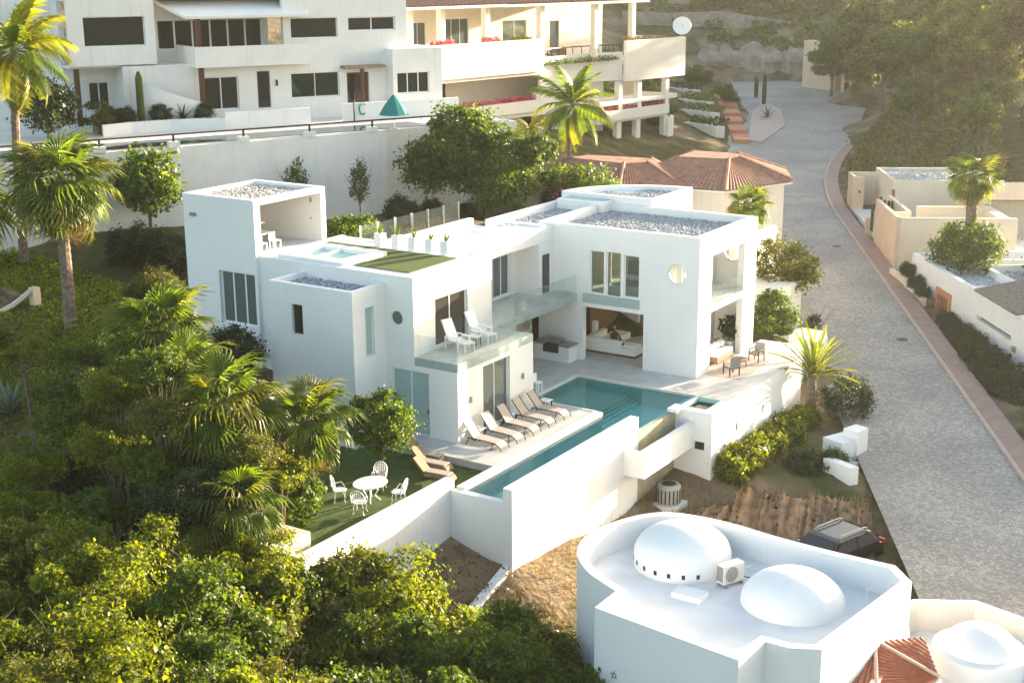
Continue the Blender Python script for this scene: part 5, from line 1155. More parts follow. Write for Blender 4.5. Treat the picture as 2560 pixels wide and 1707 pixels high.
# ------------------------------------------------------------------ foreground thicket: tall shrubs on the slope below the camera
def ray_pt(px, py, d):
    v = _r*((px-1280)/3395.5) - _u*((py-853.5)/3395.5) + _f
    return CAM_POS + v*d
TOP = [(-80,1290),(60,1300),(200,1275),(340,1290),(480,1330),(600,1400),(720,1500),(840,1400),(970,1400),(1100,1455),(1230,1490),(1340,1540),(1425,1640)]
srnd = random.Random(5); idx = 0
for row, (dd, off) in enumerate(((42.5, 110), (39.5, 240), (36.5, 380), (33.5, 520))):
    for k, (px, ty) in enumerate(TOP):
        px2 = px+srnd.uniform(-40, 40)+(65 if row % 2 else 0); d2 = dd+srnd.uniform(-.8, .8)
        if px > 600: d2 += 1.5
        py = ty+off+srnd.uniform(-30, 40)
        if py > 1860 or (row > 0 and px > 1380): continue
        c = ray_pt(px2, py, d2); g = gz(c.x, c.y)
        kd = ('yellow', 'yellow', 'olive', 'yellow', 'green')[srnd.randrange(5)]
        if px > 850: kd = ('yellow', 'olive', 'green', 'green')[srnd.randrange(4)]
        where = ('at the top edge', 'in the second tier', 'low down', 'at the bottom edge')[row]
        spot = ('cut by the left border', 'second from the left border', 'third from the left border', 'fourth from the left border', 'below the low fan palm', 'just left of the square planter', 'below the square planter', 'at the garden wall end', 'below the garden wall middle', 'below the pool corner', 'right of the pool corner', 'left of the domed house', 'against the domed house')[k]
        lab = ('big ' if False else '')+{'yellow': 'yellow green', 'olive': 'olive brown', 'green': 'fresh green'}[kd]+f' thicket shrub {where}, {spot}'
        s_ = srnd.uniform(.85, 1.15)
        plant('thicket_shrub', lab, 'shrub', SH[kd, srnd.randrange(3)], (c.x, c.y), g, s_, srnd.uniform(0, 6.28), .07, 'shrubs of the foreground thicket', cz=max(.8, c.z-g)); idx += 1
for i, (px, py, d_, kd, lab) in enumerate(((805,1560,42.5,'olive','olive thicket shrub filling the gap at the garden wall foot'),(700,1500,43,'green','green thicket shrub at the foot of the square planter'),(900,1640,41,'green','green thicket shrub low below the garden wall'),(1320,1640,43,'olive','olive thicket shrub by the domed house corner'),(640,1430,43.5,'yellow','yellow thicket shrub left of the planter foot'))):
    c = ray_pt(px, py, d_); g = gz(c.x, c.y); plant('thicket_shrub', lab, 'shrub', SH[kd, i % 3], (c.x, c.y), min(g, c.z-.8), .85, i*1.4, .07, 'shrubs of the foreground thicket', cz=max(.8, c.z-g))
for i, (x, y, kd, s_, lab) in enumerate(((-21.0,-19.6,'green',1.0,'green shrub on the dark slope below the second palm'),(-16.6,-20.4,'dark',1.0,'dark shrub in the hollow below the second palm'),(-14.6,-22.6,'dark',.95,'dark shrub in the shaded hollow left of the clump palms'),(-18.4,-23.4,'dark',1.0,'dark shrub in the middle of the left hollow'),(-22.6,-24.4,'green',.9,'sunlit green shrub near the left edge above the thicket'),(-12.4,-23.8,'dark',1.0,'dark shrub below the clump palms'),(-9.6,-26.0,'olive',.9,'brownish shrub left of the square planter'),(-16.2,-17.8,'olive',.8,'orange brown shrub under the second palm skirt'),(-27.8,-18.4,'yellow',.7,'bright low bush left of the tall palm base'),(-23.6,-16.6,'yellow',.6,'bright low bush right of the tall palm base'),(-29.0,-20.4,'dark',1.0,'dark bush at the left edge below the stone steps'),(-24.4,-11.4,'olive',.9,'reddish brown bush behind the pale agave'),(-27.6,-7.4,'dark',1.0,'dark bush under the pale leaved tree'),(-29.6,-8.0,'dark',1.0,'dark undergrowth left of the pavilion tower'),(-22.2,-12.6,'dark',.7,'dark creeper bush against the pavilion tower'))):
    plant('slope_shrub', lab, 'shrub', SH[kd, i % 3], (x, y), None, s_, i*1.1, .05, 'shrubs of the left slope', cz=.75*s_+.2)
# shrubs clothing the palm trunks and the hollow on the left
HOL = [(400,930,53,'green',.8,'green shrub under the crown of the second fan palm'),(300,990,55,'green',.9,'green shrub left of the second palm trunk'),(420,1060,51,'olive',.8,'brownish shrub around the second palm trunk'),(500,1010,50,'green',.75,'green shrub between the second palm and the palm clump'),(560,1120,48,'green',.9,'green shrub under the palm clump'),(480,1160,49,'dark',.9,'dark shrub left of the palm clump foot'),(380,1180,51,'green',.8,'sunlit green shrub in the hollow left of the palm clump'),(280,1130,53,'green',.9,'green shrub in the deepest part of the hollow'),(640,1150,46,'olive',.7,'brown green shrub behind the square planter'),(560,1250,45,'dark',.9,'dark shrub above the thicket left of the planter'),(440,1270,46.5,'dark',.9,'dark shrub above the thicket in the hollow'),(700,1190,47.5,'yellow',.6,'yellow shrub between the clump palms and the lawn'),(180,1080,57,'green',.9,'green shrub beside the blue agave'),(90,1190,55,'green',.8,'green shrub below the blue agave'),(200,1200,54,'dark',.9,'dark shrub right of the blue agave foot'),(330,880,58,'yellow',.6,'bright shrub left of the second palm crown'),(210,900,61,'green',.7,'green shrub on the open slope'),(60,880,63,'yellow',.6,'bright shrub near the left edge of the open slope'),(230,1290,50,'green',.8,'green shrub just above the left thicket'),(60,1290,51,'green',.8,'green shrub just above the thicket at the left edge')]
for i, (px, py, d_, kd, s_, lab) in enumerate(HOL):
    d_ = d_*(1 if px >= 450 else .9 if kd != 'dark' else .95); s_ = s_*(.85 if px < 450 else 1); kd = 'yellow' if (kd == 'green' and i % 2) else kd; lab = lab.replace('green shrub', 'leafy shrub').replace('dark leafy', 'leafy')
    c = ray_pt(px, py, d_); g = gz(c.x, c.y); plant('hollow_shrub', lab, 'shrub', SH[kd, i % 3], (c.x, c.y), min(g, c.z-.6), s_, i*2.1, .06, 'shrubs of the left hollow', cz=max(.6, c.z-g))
# creeping ground cover; its bright leaf colour stands in for sunlight on the slope
grng = np.random.default_rng(77)
def cover(name, n, x0, x1, y0, y1, size, mt, h, test=None):
    P = np.c_[grng.uniform(x0, x1, n), grng.uniform(y0, y1, n)]
    if test is not None: P = P[test(P[:, 0], P[:, 1])]
    Zz = hz(P[:, 0], P[:, 1])+grng.uniform(0, h, len(P)); return leaf_cloud(name, np.c_[P, Zz], grng, size, mt)
tag(cover('ground_cover', 110000, -38, -8, -34, -10.5, .16, 'leaf_sunlit_tone', .3, lambda x, y: ~((x > -20) & (y > -16)) & ~((x > -10.8) & (y > -26.6))), 'yellow green creeping plants covering the left slope', 'ground cover', kind='stuff')
tag(cover('dry_weeds', 7000, -4, 7, -28, -18.2, .13, 'leaf_dry', .25, lambda x, y: ~((x < -1.2) & (y > -26.6)) & ~((x > 5.4) & (y > -26))), 'dry straw coloured weeds below the pool walls', 'weeds', kind='stuff')
def blades(name, n, x0, x1, y0, y1, mt, L, test=None, lean=.25):
    P = np.c_[grng.uniform(x0, x1, n), grng.uniform(y0, y1, n)]
    if test is not None: P = P[test(P[:, 0], P[:, 1])]
    n = len(P); Zz = hz(P[:, 0], P[:, 1]); ll = L*grng.uniform(.5, 1.3, n); a = grng.uniform(0, 6.28, n); w = .018
    B = np.c_[P, Zz-.03]; D = np.c_[np.cos(a)*lean*ll, np.sin(a)*lean*ll, ll]; S = np.c_[-np.sin(a)*w, np.cos(a)*w, np.zeros(n)]
    V = np.stack([B-S, B+S, B+D*.6+S*.8, B+D], 1).reshape(-1, 3); return fast_mesh(name, V, np.arange(n)[:, None]*4+np.array([[0, 1, 2, 3]]), mt)
tag(blades('dry_grass', 11000, 1.2, 12, -17.5, 2.5, 'leaf_straw', .26, lambda x, y: (y < -6.0-(.0*x)) & ~((y > -2.2) & (x > 7.6)) & ~((x > 8.9) & (x < 11.6) & (y > -12) & (y < -5.2)) & (x > 2.2+0*y) | (y < -5) & (x < 6)), 'dry straw grass on the cut bank beside the parked car', 'grass', kind='stuff')
_bi = grng.integers(0, len(BANK), 3200); _bp = BANK[_bi]; _n = len(_bp); _a = grng.uniform(0, 6.28, _n); _l = grng.uniform(.1, .4, _n)*(grng.random(_n) < .75); _D = np.c_[np.cos(_a)*.3*_l, np.sin(_a)*.3*_l, _l]; _S = np.c_[-np.sin(_a), np.cos(_a), np.zeros(_n)]*.02
tag(fast_mesh('bank_grass', np.stack([_bp-_S, _bp+_S, _bp+_D*.6+_S*.7, _bp+_D], 1).reshape(-1, 3), np.arange(_n)[:, None]*4+np.array([[0, 1, 2, 3]]), 'leaf_straw'), 'tufts of dry grass on the eroded earth bank', 'grass', kind='stuff')
_bq = BANK[grng.integers(0, len(BANK), 500)]+grng.normal(0, .05, (500, 3)); leaf_ = leaf_cloud('bank_weeds', _bq, grng, .2, 'leaf_dark'); tag(leaf_, 'dark weeds on the eroded earth bank', 'weeds', kind='stuff')
# ------------------------------------------------------------------ trees on the right hillside and top
TR = [CM(f'hill_tree_{i}', ('leaf_green', 'leaf_green', 'leaf_olive', 'leaf_yellow')[i], 12000, (3.6,3.6,3.3), .34, 110+i, lobes=9) for i in range(4)]
hill = [(15,36,.9,0,'beside the lean-to roof'),(20,33,.9,1,'above the lean-to roof'),(12,52,.7,1,'low beside the bend of the road'),(17,48,1.0,2,'behind the courtyard gravel roof'),(24,46,1.2,3,'right of the courtyard palm crown'),(14,62,1.0,0,'halfway up the grove edge'),(19,60,1.3,3,'in the middle of the grove'),(26,60,1.4,2,'deep in the middle of the grove'),(34,56,1.4,0,'at the right edge of the grove'),(13,74,1.2,2,'near the upper grove edge'),(19,76,1.5,3,'tall in the upper grove'),(27,76,1.6,1,'tall at the right of the upper grove'),(36,72,1.6,2,'high at the right edge'),(12,86,1.3,1,'where the grove meets the upper road'),(18,92,1.6,3,'brightest at the top of the grove'),(26,94,1.7,2,'at the top right of the grove'),(36,90,1.7,0,'in the top right corner'),(44,80,1.7,3,'last at the top right edge'),(24,34,.8,3,'small by the right edge'),(9.5,90,.9,0,'small beside the end of the road')]
for i, (n_, u_, s_, k, spot) in enumerate(hill):
    q = RD.p(u_, n_, 0); kd = ('dense green', 'hazy olive', 'sunlit yellow green', 'glowing yellow')[k]
    plant('hillside_tree', f'{kd} grove tree {spot}', 'tree', TR[k], (q.x, q.y), None, s_, i*1.7, .22, 'trees of the grove right of the road', cz=4.6*s_)
def scatter(name, n, x0, x1, y0, y1, size, mt, lab, h, test):
    P = np.c_[grng.uniform(x0, x1, n), grng.uniform(y0, y1, n)]; P = P[test(P[:, 0], P[:, 1])]; k_ = np.sin(P[:, 0]*.8+1)*np.cos(P[:, 1]*.6)+.5*np.sin(P[:, 0]*2.1)*np.sin(P[:, 1]*1.7); P = P[k_ > -.15]; k_ = k_[k_ > -.15]
    tag(leaf_cloud(name, np.c_[P, hz(P[:, 0], P[:, 1])+grng.random(len(P))*h*(k_+.15)], grng, size, mt), lab, 'scrub', kind='stuff')
scatter('ridge_scrub', 45000, -80, -18, 130, 165, .5, 'leaf_green', 'dark scrub on the slope above the stone wall', 1.6, lambda x, y: y > 131+0*x)
scatter('rock_slope_scrub', 26000, -66, -42, 72, 126, .42, 'leaf_green', 'dark scrub on the slope left of the upper road', 1.5, lambda x, y: (x < -38-.42*(y-80)-6))
# low scrub on the verge between the road and the grove
def verge(n): 
    u_ = grng.uniform(27, 88, n); w_ = 2.0+grng.random(n)**1.2*14; P = np.array([tuple(RD.p(a, redge(a)+b, 0))[:2] for a, b in zip(u_, w_)]); Zz = hz(P[:, 0], P[:, 1])+grng.uniform(0, .9, n)*np.abs(np.sin(P[:, 0]*.9)*np.cos(P[:, 1]*.7)); return np.c_[P, Zz]
tag(leaf_cloud('verge_scrub', verge(26000), grng, .3, 'leaf_olive'), 'low olive scrub on the verge between the road and the grove', 'scrub', kind='stuff')
topt = [(-64,142,.8,1,'left'),(-57,145,.9,0,''),(-49,146,.8,0,''),(-42,147,.9,0,''),(-34,145,.9,1,''),(-25,138,1.1,2,''),(-19,132,1.3,0,''),(-13,124,1.3,3,''),(-50,150,1.4,0,''),(-36,152,1.4,2,''),(-22,150,1.5,1,''),(-8,140,1.5,0,''),(4,130,1.5,3,''),(-63,150,1.4,0,''),(-14,108,1.2,2,''),(-6,112,1.4,3,'')]
for i, (x, y, s_, k, _) in enumerate(topt):
    plant('ridge_tree', ['rounded tree at the left end of the skyline','rounded tree second along the skyline','small rounded tree above the stone wall','rounded tree above the middle of the stone wall','rounded tree above the road end','large tree above the gatehouse','large tree right of the gatehouse','yellow tree on the skyline right of the gatehouse','back row tree on the skyline left','back row tree above the stone wall','back row tree above the gatehouse','back row tree at the skyline centre right','yellow back row tree at the skyline right','back row tree at the far left of the skyline','tree at the upper bend of the road','yellow tree behind the upper bend of the road'][i], 'tree', TR[k], (x, y), None, s_*.85, i*1.3, .25, 'trees along the skyline', cz=2.6*s_*.85)
for i, (x, y, s_) in enumerate(((-50,92,.62),(-56,100,.8),(-48,84,.6),(-44,101,.5),(-52,110,.6),(-42,76,.6),(-38,72,.5))):
    plant('rock_slope_bush', ['dark bush on the rocky slope above the terrace beds','large dark bush high on the rocky slope','dark bush beside the satellite dish','small bush at the edge of the upper road','bush below the left end of the stone wall','bush behind the round balcony','small bush left of the red steps'][i], 'shrub', TR[0], (x, y), None, s_, i, .1, 'bushes on the rocky slope', cz=1.6*s_)
# ------------------------------------------------------------------ furniture and small things
def dup(o, loc, rz, label, group=None):
    c = copy_tree(o); c.location = loc; c.rotation_euler = (0, 0, rz); c['label'] = label
    if group: c['group'] = group
    return c
# sling sun loungers on the deck; head at -X, foot at +X
def lounger_mesh(t, frame, fabric, low=False):
    for s_ in (-1, 1):
        m_ = MB(); y = .31*s_
        m_.tube([(-.62,y,.36),(.2,y,.36),(.75,y,.33),(.98,y,.18),(1.03,y,.02)], .022, 6); m_.build('side_rail', frame, t)
        m_ = MB(); m_.tube([(-.55,y,.36),(-.72,y,.02)], .022, 6); m_.build('leg', frame, t)
        m_ = MB(); m_.tube([(.62,y,.34),(.55,y,.02)], .02, 6); m_.build('leg', frame, t)
        m_ = MB(); m_.tube([(-.35,y,.38),(-.86,y,1.0)], .022, 6); m_.build('back_rail', frame, t)
    m_ = MB(); m_.add([(-.36,-.3,.385),(-.36,.3,.385),(.2,.3,.375),(.2,-.3,.375),(.75,.3,.345),(.75,-.3,.345),(.97,.3,.2),(.97,-.3,.2)], [(0,3,2,1),(3,5,4,2),(5,7,6,4)])
    o = m_.build('seat', fabric, t); so = o.modifiers.new('thick', 'SOLIDIFY'); so.thickness = .02
    m_ = MB(); m_.add([(-.36,-.3,.39),(-.36,.3,.39),(-.86,.3,1.01),(-.86,-.3,1.01)], [(0,1,2,3)]); o = m_.build('backrest', fabric, t); so = o.modifiers.new('thick', 'SOLIDIFY'); so.thickness = .02
L0 = thing('sun_lounger', 'beige sling sun lounger nearest the lawn on the pool deck', 'sun lounger', (-3.3,-13.35,0), 0, 'sun loungers on the pool deck'); lounger_mesh(L0, 'dark_metal', 'sling_beige')
for k, (y, lab) in enumerate(((-12.15,'beige sling sun lounger second from the lawn'),(-10.95,'beige sling sun lounger in the middle of the deck row'),(-9.75,'beige sling sun lounger second from the deck tip'),(-8.55,'shaded beige sling sun lounger nearest the deck tip'))):
    dup(L0, (-3.25+.02*k, y, 0), .03*(k-1), lab)
def side_table(loc, lab, h=.5, r=.24):
    t = thing('side_table', lab, 'side table', loc, 0, 'side tables by the loungers'); MB().box(-r,r,-r,r,h-.04,h).build('top', 'white_paint', t)
    for a in (-1, 1):
        for b in (-1, 1): MB().box(a*r*.8-.02,a*r*.8+.02,b*r*.8-.02,b*r*.8+.02,0,h-.04).build('leg', 'dark_metal', t)
side_table((-4.0,-12.75,0), 'small white side table between the first two deck loungers'); side_table((-4.0,-10.35,0), 'small white side table between the middle deck loungers'); side_table((-3.75,-7.75,0), 'small low table past the last deck lounger', .42)
# wicker loungers on the lawn
G0 = thing('garden_lounger', 'wicker lounger on the lawn nearest the pool corner', 'sun lounger', (-3.3,-16.9,-.3), math.radians(6), 'wicker loungers on the lawn'); G0.scale = (.84,.74,.9)
m_ = MB(); pr = [(-.4,.34),(.2,.36),(.7,.38),(.95,.30),(1.08,.12)]
for (a, b) in zip(pr[:-1], pr[1:]): m_.add([(a[0],-.33,a[1]),(b[0],-.33,b[1]),(b[0],.33,b[1]),(a[0],.33,a[1]),(a[0],-.33,a[1]-.2),(b[0],-.33,b[1]-.16),(b[0],.33,b[1]-.16),(a[0],.33,a[1]-.2)], [(0,1,2,3),(0,4,5,1),(3,2,6,7),(7,6,5,4)])
m_.build('seat', 'wicker', G0); m_ = MB(); m_.box(-.38,.88,-.29,.29,.365,.40); m_.build('cushion', 'sling_beige', G0)
m_ = MB(); m_.add([(-.35,-.33,.34),(-.35,.33,.34),(-.95,.33,.95),(-.95,-.33,.95),(-.42,-.33,.28),(-.42,.33,.28),(-1.02,.33,.9),(-1.02,-.33,.9)], [(0,1,2,3),(7,6,5,4),(0,3,7,4),(1,5,6,2),(2,6,7,3),(0,4,5,1)]); m_.build('backrest', 'wicker', G0)
for a in (-.35, .75):
    for b in (-.28, .28): MB().box(a-.03,a+.03,b-.03,b+.03,0,.2).build('leg', 'wood_dark', G0)
dup(G0, (-4.05,-16.05,-.3), math.radians(5), 'wicker lounger in the middle of the three on the lawn'); dup(G0, (-4.8,-15.35,-.3), math.radians(3), 'wicker lounger on the lawn under the round tree')
# white iron patio set
T0 = thing('patio_table', 'oval white cast iron table on the lawn', 'table', (-4.05,-19.95,-.3))
m_ = MB(); m_.lathe((0,0,0), [(.05,.66),(.62,.68),(.64,.70),(.63,.725),(.05,.735)], 28); o = m_.build('top', 'white_paint', T0); o.scale = (.95,1.15,1); m_ = MB()
for k in range(4):
    a = k*math.pi/2+.6; m_ = MB(); m_.tube([(.08*math.cos(a),.08*math.sin(a),.66),(.28*math.cos(a),.28*math.sin(a),.42),(.16*math.cos(a),.16*math.sin(a),.2),(.38*math.cos(a),.38*math.sin(a),.0)], .025, 6); m_.build('leg', 'white_paint', T0)
def iron_chair(lab, loc, rz):
    t = thing('patio_chair', lab, 'chair', loc, rz, 'white iron chairs around the patio table')
    m_ = MB(); m_.lathe((0,0,.43), [(.02,0),(.25,0),(.27,.02),(.25,.035),(.02,.03)], 18); m_.build('seat', 'white_paint', t)
    for k in range(4):
        a = k*math.pi/2+math.pi/4; m_ = MB(); m_.tube([(.2*math.cos(a),.2*math.sin(a),.43),(.27*math.cos(a),.27*math.sin(a),.25),(.25*math.cos(a),.25*math.sin(a),.1),(.31*math.cos(a),.31*math.sin(a),0)], .018, 6); m_.build('leg', 'white_paint', t)
    m_ = MB(); m_.tube([(-.2,-.24,.45)]+[(-.24-.1*math.sin(q), .27*math.sin((q-1.57)*1.0)*1.0, .72+.28*math.sin(q)) for q in np.linspace(0, 3.14, 12)]+[(-.2,.24,.45)], .022, 6); bk = m_.build('backrest', 'white_paint', t)
    for k in range(-3, 4): q = MB(); q.tube([(-.2,.06*k*.6,.47),(-.3,.075*k,.70),(-.32,.07*k,.97-.02*k*k)], .012, 5); q.build('back_bar', 'white_paint', bk)
    for k in range(4): q = MB(); q.tube([(-.24-.02*k,-.24,.56+.1*k),(-.29-.02*k,0,.56+.1*k),(-.24-.02*k,.24,.56+.1*k)], .011, 5); q.build('back_bar', 'white_paint', bk)
    for s_ in (-1, 1): q = MB(); q.tube([(-.25,.25*s_,.62),(.05,.27*s_,.66),(.18,.24*s_,.46)], .016, 5); q.build('arm', 'white_paint', t)
    return t
iron_chair('white iron chair at the left of the patio table', (-5.0,-20.6,-.3), math.radians(35)); iron_chair('white iron chair behind the patio table under the tree', (-4.5,-18.85,-.3), math.radians(-65))
iron_chair('white iron chair nearest the camera at the patio table', (-3.6,-21.15,-.3), math.radians(110)); iron_chair('white iron chair at the pool side of the patio table', (-3.0,-19.6,-.3), math.radians(195))
# balcony chaise chairs
def balcony_chair(lab, loc, rz):
    t = thing('balcony_chair', lab, 'chair', loc, rz, 'white reclining chairs on the balcony')
    m_ = MB(); m_.box(-.3,.75,-.28,.28,.34,.40); m_.build('seat', 'white_paint', t)
    m_ = MB(); m_.add([(-.3,-.28,.36),(-.3,.28,.36),(-.75,.28,1.2),(-.75,-.28,1.2),(-.36,-.28,.33),(-.36,.28,.33),(-.81,.28,1.17),(-.81,-.28,1.17)], [(0,1,2,3),(7,6,5,4),(0,3,7,4),(1,5,6,2),(2,6,7,3)]); m_.build('backrest', 'white_paint', t)
    for s_ in (-1, 1):
        MB().box(-.45,.35,s_*.33-.04,s_*.33+.04,.55,.59).build('armrest', 'white_paint', t); MB().box(.26,.34,s_*.33-.03,s_*.33+.03,0,.55).build('leg', 'white_paint', t); MB().box(-.5,-.42,s_*.33-.03,s_*.33+.03,0,.55).build('leg', 'white_paint', t); MB().box(.62,.7,s_*.25-.03,s_*.25+.03,0,.34).build('leg', 'white_paint', t)
balcony_chair('white reclining chair on the balcony nearer the camera', (-5.75,-11.6,3.4), math.radians(-12)); balcony_chair('white reclining chair further along the balcony', (-5.75,-9.9,3.4), math.radians(-12))
side_table((-5.5,-10.75,3.4), 'small white table between the two balcony chairs', .42, .22)
# outdoor kitchen with grill
ok = thing('outdoor_kitchen', 'white outdoor kitchen counter with a steel grill under the walkway', 'kitchen counter')
vb((-8.6,-8.05,-.95,-.05,0,.80), (-7.15,-6.55,-.95,-.05,0,.80), (-8.05,-7.15,-.95,-.05,0,.42)).build('counter', WHITE, ok)
vb((-8.66,-8.0,-1.0,-.04,.80,.86), (-7.2,-6.5,-1.0,-.04,.80,.86)).build('worktop', 'grey_metal', ok)
vb((-8.04,-7.16,-.98,-.2,.43,.84)).build('grill_body', 'smoked_glass', ok)
m_ = MB(); m_.tube([(-8.04,-.55,.86),(-7.16,-.55,.86)], .3, 14); m_.build('grill_hood', 'steel', ok); m_ = MB(); m_.tube([(-7.95,-.9,.95),(-7.25,-.9,.95)], .025, 6); m_.build('grill_handle', 'steel', ok)
st = thing('bar_stool', 'white bar stool beside the lounge block corner', 'stool', (-4.9,-6.6,0)); MB().box(-.18,.18,-.18,.18,.72,.78).build('seat', 'white_paint', st)
for a in (-1, 1):
    for b in (-1, 1): MB().box(a*.15-.02,a*.15+.02,b*.15-.02,b*.15+.02,0,.72).build('leg', 'white_paint', st)
MB().box(-.18,-.15,-.18,.18,.78,1.15).build('backrest', 'white_paint', st)
# living room
sf = thing('sofa', 'long white corner sofa in the open living room', 'sofa')
vb((-7.0,-4.1,1.45,2.35,.12,.45)).build('base', 'sofa_fabric', sf); vb((-7.0,-4.9,1.45,1.68,.451,.80)).build('backrest', 'sofa_fabric', sf); vb((-7.0,-6.75,1.682,3.4,.451,.8)).build('backrest', 'sofa_fabric', sf); vb((-6.9,-6.0,2.352,4.6,.12,.45)).build('chaise', 'sofa_fabric', sf)
for k in range(3): vb((-6.7+k*.85,-5.9+k*.85,1.72,2.35,.455,.58)).build('cushion', 'cushion_white', sf)
vb((-7.0,-4.1,1.5,2.3,.013,.12)).build('plinth', 'wood_dark', sf)
lp = thing('table_lamp', 'slim pale lamp standing behind the sofa', 'lamp', (-7.2,2.9,.012)); MB().box(-.12,.12,-.12,.12,.6,1.25).build('shade', 'cushion_white', lp); MB().box(-.03,.03,-.03,.03,0,.6).build('stem', 'grey_metal', lp); MB().box(-.15,.15,-.15,.15,0,.03).build('base', 'grey_metal', lp)
cab = thing('cabinet', 'dark wooden cabinet at the back of the living room', 'cabinet'); vb((-8.55,-7.6,3.0,6.2,.014,2.3)).build('carcass', 'wood_dark', cab); vb((-7.6,-7.58,3.05,4.55,.1,2.2)).build('door', 'wood_mid', cab); vb((-7.6,-7.58,4.6,6.15,.1,2.2)).build('door', 'wood_mid', cab)
for (x, lab) in ((-6.0,'pale curtain at the left of the living room back window'),(-3.5,'pale curtain at the right of the living room back window')):
    m_ = MB(); k = 10; P = [(x+.07*i, 6.35+.05*(i % 2), .05) for i in range(k)]+[(x+.07*i, 6.35+.05*(i % 2), 2.7) for i in range(k)]; m_.add(P, [(i, i+1, k+i+1, k+i) for i in range(k-1)]); tag(m_.build('curtain', 'sling_beige'), lab, 'curtain')
# upstairs bed and curtain
bd = thing('bed', 'white bed seen through the upstairs windows', 'bed'); vb((-5.4,-3.3,1.3,3.2,3.31,3.75)).build('base', 'sofa_fabric', bd); vb((-5.3,-3.4,2.7,3.15,3.755,4.0)).build('pillow', 'cushion_white', bd); vb((-5.5,-3.2,3.22,3.36,3.31,4.6)).build('headboard', 'wood_mid', bd)
# seated person on the sofa
def skin_body(name, pts, edges, rad, mt, parent, root=0, sub=2):
    me = bpy.data.meshes.new(name); me.from_pydata(pts, edges, []); me.update(); o = link(bpy.data.objects.new(name, me), parent); me.materials.append(M(mt))
    s_ = o.modifiers.new('skin', 'SKIN'); s_.use_smooth_shade = True
    for i, r in enumerate(rad): me.skin_vertices[0].data[i].radius = (r, r) if not isinstance(r, tuple) else r
    for v in me.skin_vertices[0].data: v.use_root = False
    me.skin_vertices[0].data[root].use_root = True
    b = o.modifiers.new('sub', 'SUBSURF'); b.levels = sub; b.render_levels = sub; return o
pr_ = thing('person', 'person in dark clothes sitting sideways on the white sofa', 'person', (-5.55,1.95,.58), math.radians(-20))
body = skin_body('body', [(0,0,.10),(0,.0,.30),(-.02,0,.48),(-.03,0,.56),(-.03,0,.64),(0,.17,.46),(.08,.26,.26),(.26,.2,.16),(0,-.17,.46),(.06,-.27,.25),(.22,-.25,.14),(.1,.1,.08),(.46,.12,.16),(.62,.13,-.12),(.1,-.1,.08),(.5,-.08,.10),(.78,-.1,.03),(.34,.2,.15),(.30,-.25,.12),(.72,.13,-.16),(.86,-.1,.07)],
 [(0,1),(1,2),(2,3),(3,4),(2,5),(5,6),(6,7),(2,8),(8,9),(9,10),(0,11),(11,12),(12,13),(0,14),(14,15),(15,16),(7,17),(10,18),(13,19),(16,20)],
 [(.17,.13),(.15,.11),(.16,.10),.055,.05,.07,.055,.042,.07,.055,.042,.10,.075,.05,.10,.075,.05,.035,.035,.045,.045], 'dark_cloth', pr_)
m_ = MB(); m_.lathe((-.03,0,.66), [(.05,-.02),(.085,.06),(.10,.13),(.09,.2),(.04,.24)], 14); hd = m_.build('head', 'skin', pr_, smooth=True)
m_ = MB(); m_.lathe((-.055,0,.70), [(.09,-.08),(.105,.06),(.108,.13),(.09,.19),(.03,.225)], 14); m_.build('hair', 'hair', hd, smooth=True)
for sy in (-.2, .25):
    for k in range(5):
        q = MB(); q.tube([(.30+.0*k, sy+.012*(k-2), .14),(.36+.01*(2-abs(k-2)), sy+.014*(k-2), .12),(.39, sy+.013*(k-2), .09)], .009, 5); q.build('finger', 'skin', body)
# terrace seating
ot = thing('terrace_sofa', 'white cushioned wicker sofa in the shaded loggia', 'sofa', (-.55,3.6,0)); MB().box(-.4,.45,-.95,.95,.1,.36).build('base', 'wicker', ot); MB().box(-.38,.43,-.9,.9,.362,.52).build('cushion', 'cushion_white', ot); MB().box(-.46,-.3,-.95,.95,.362,.85).build('backrest', 'wicker', ot)
for k in range(4): q = MB(); q.lathe((-.18+.05*(k%2),-.65+k*.42,.54), [(.02,0),(.2,.05),(.24,.16),(.18,.28),(.02,.33)], 10); q.build('pillow', 'cushion_white', ot, smooth=True)
for a in (-.36, .4):
    for b in (-.9, .9): MB().box(a-.03,a+.03,b-.03,b+.03,0,.1).build('leg', 'wood_dark', ot)
def arm_chair(lab, loc, rz):
    t = thing('terrace_chair', lab, 'chair', loc, rz, 'wicker chairs on the terrace')
    MB().box(-.28,.28,-.28,.28,.36,.42).build('seat', 'wicker', t); MB().box(-.25,.25,-.25,.25,.422,.48).build('cushion', 'sling_beige', t)
    MB().box(-.32,-.27,-.28,.28,.42,.92).build('backrest', 'grey_metal', t)
    for s_ in (-1, 1): MB().box(-.3,.28,s_*.3-.025,s_*.3+.025,.6,.64).build('armrest', 'grey_metal', t)
    for a in (-.27, .25):
        for b in (-.28, .28): MB().box(a-.022,a+.022,b-.022,b+.022,0,.6 if a > 0 else .42).build('leg', 'dark_metal', t)
arm_chair('wicker armchair nearest the pool on the sunny terrace', (1.15,1.5,0), math.radians(150)); arm_chair('grey armchair at the far end of the sunny terrace', (1.25,4.35,0), math.radians(-100))
tt = thing('coffee_table', 'round wicker coffee table on the sunny terrace', 'table', (.95,2.95,0)); m_ = MB(); m_.lathe((0,0,0), [(.4,.36),(.42,.38),(.42,.42),(.02,.425)], 20); m_.build('top', 'wicker', tt)
for k in range(4): a = k*1.57+.4; m_ = MB(); m_.tube([(.3*math.cos(a),.3*math.sin(a),.37),(.33*math.cos(a),.33*math.sin(a),0)], .025, 6); m_.build('leg', 'dark_metal', tt)
rg = vb((-.2,1.9,.9,4.7,.003,.012)).build('outdoor_rug', 'sling_beige'); tag(rg, 'beige rug under the terrace seating', 'rug')
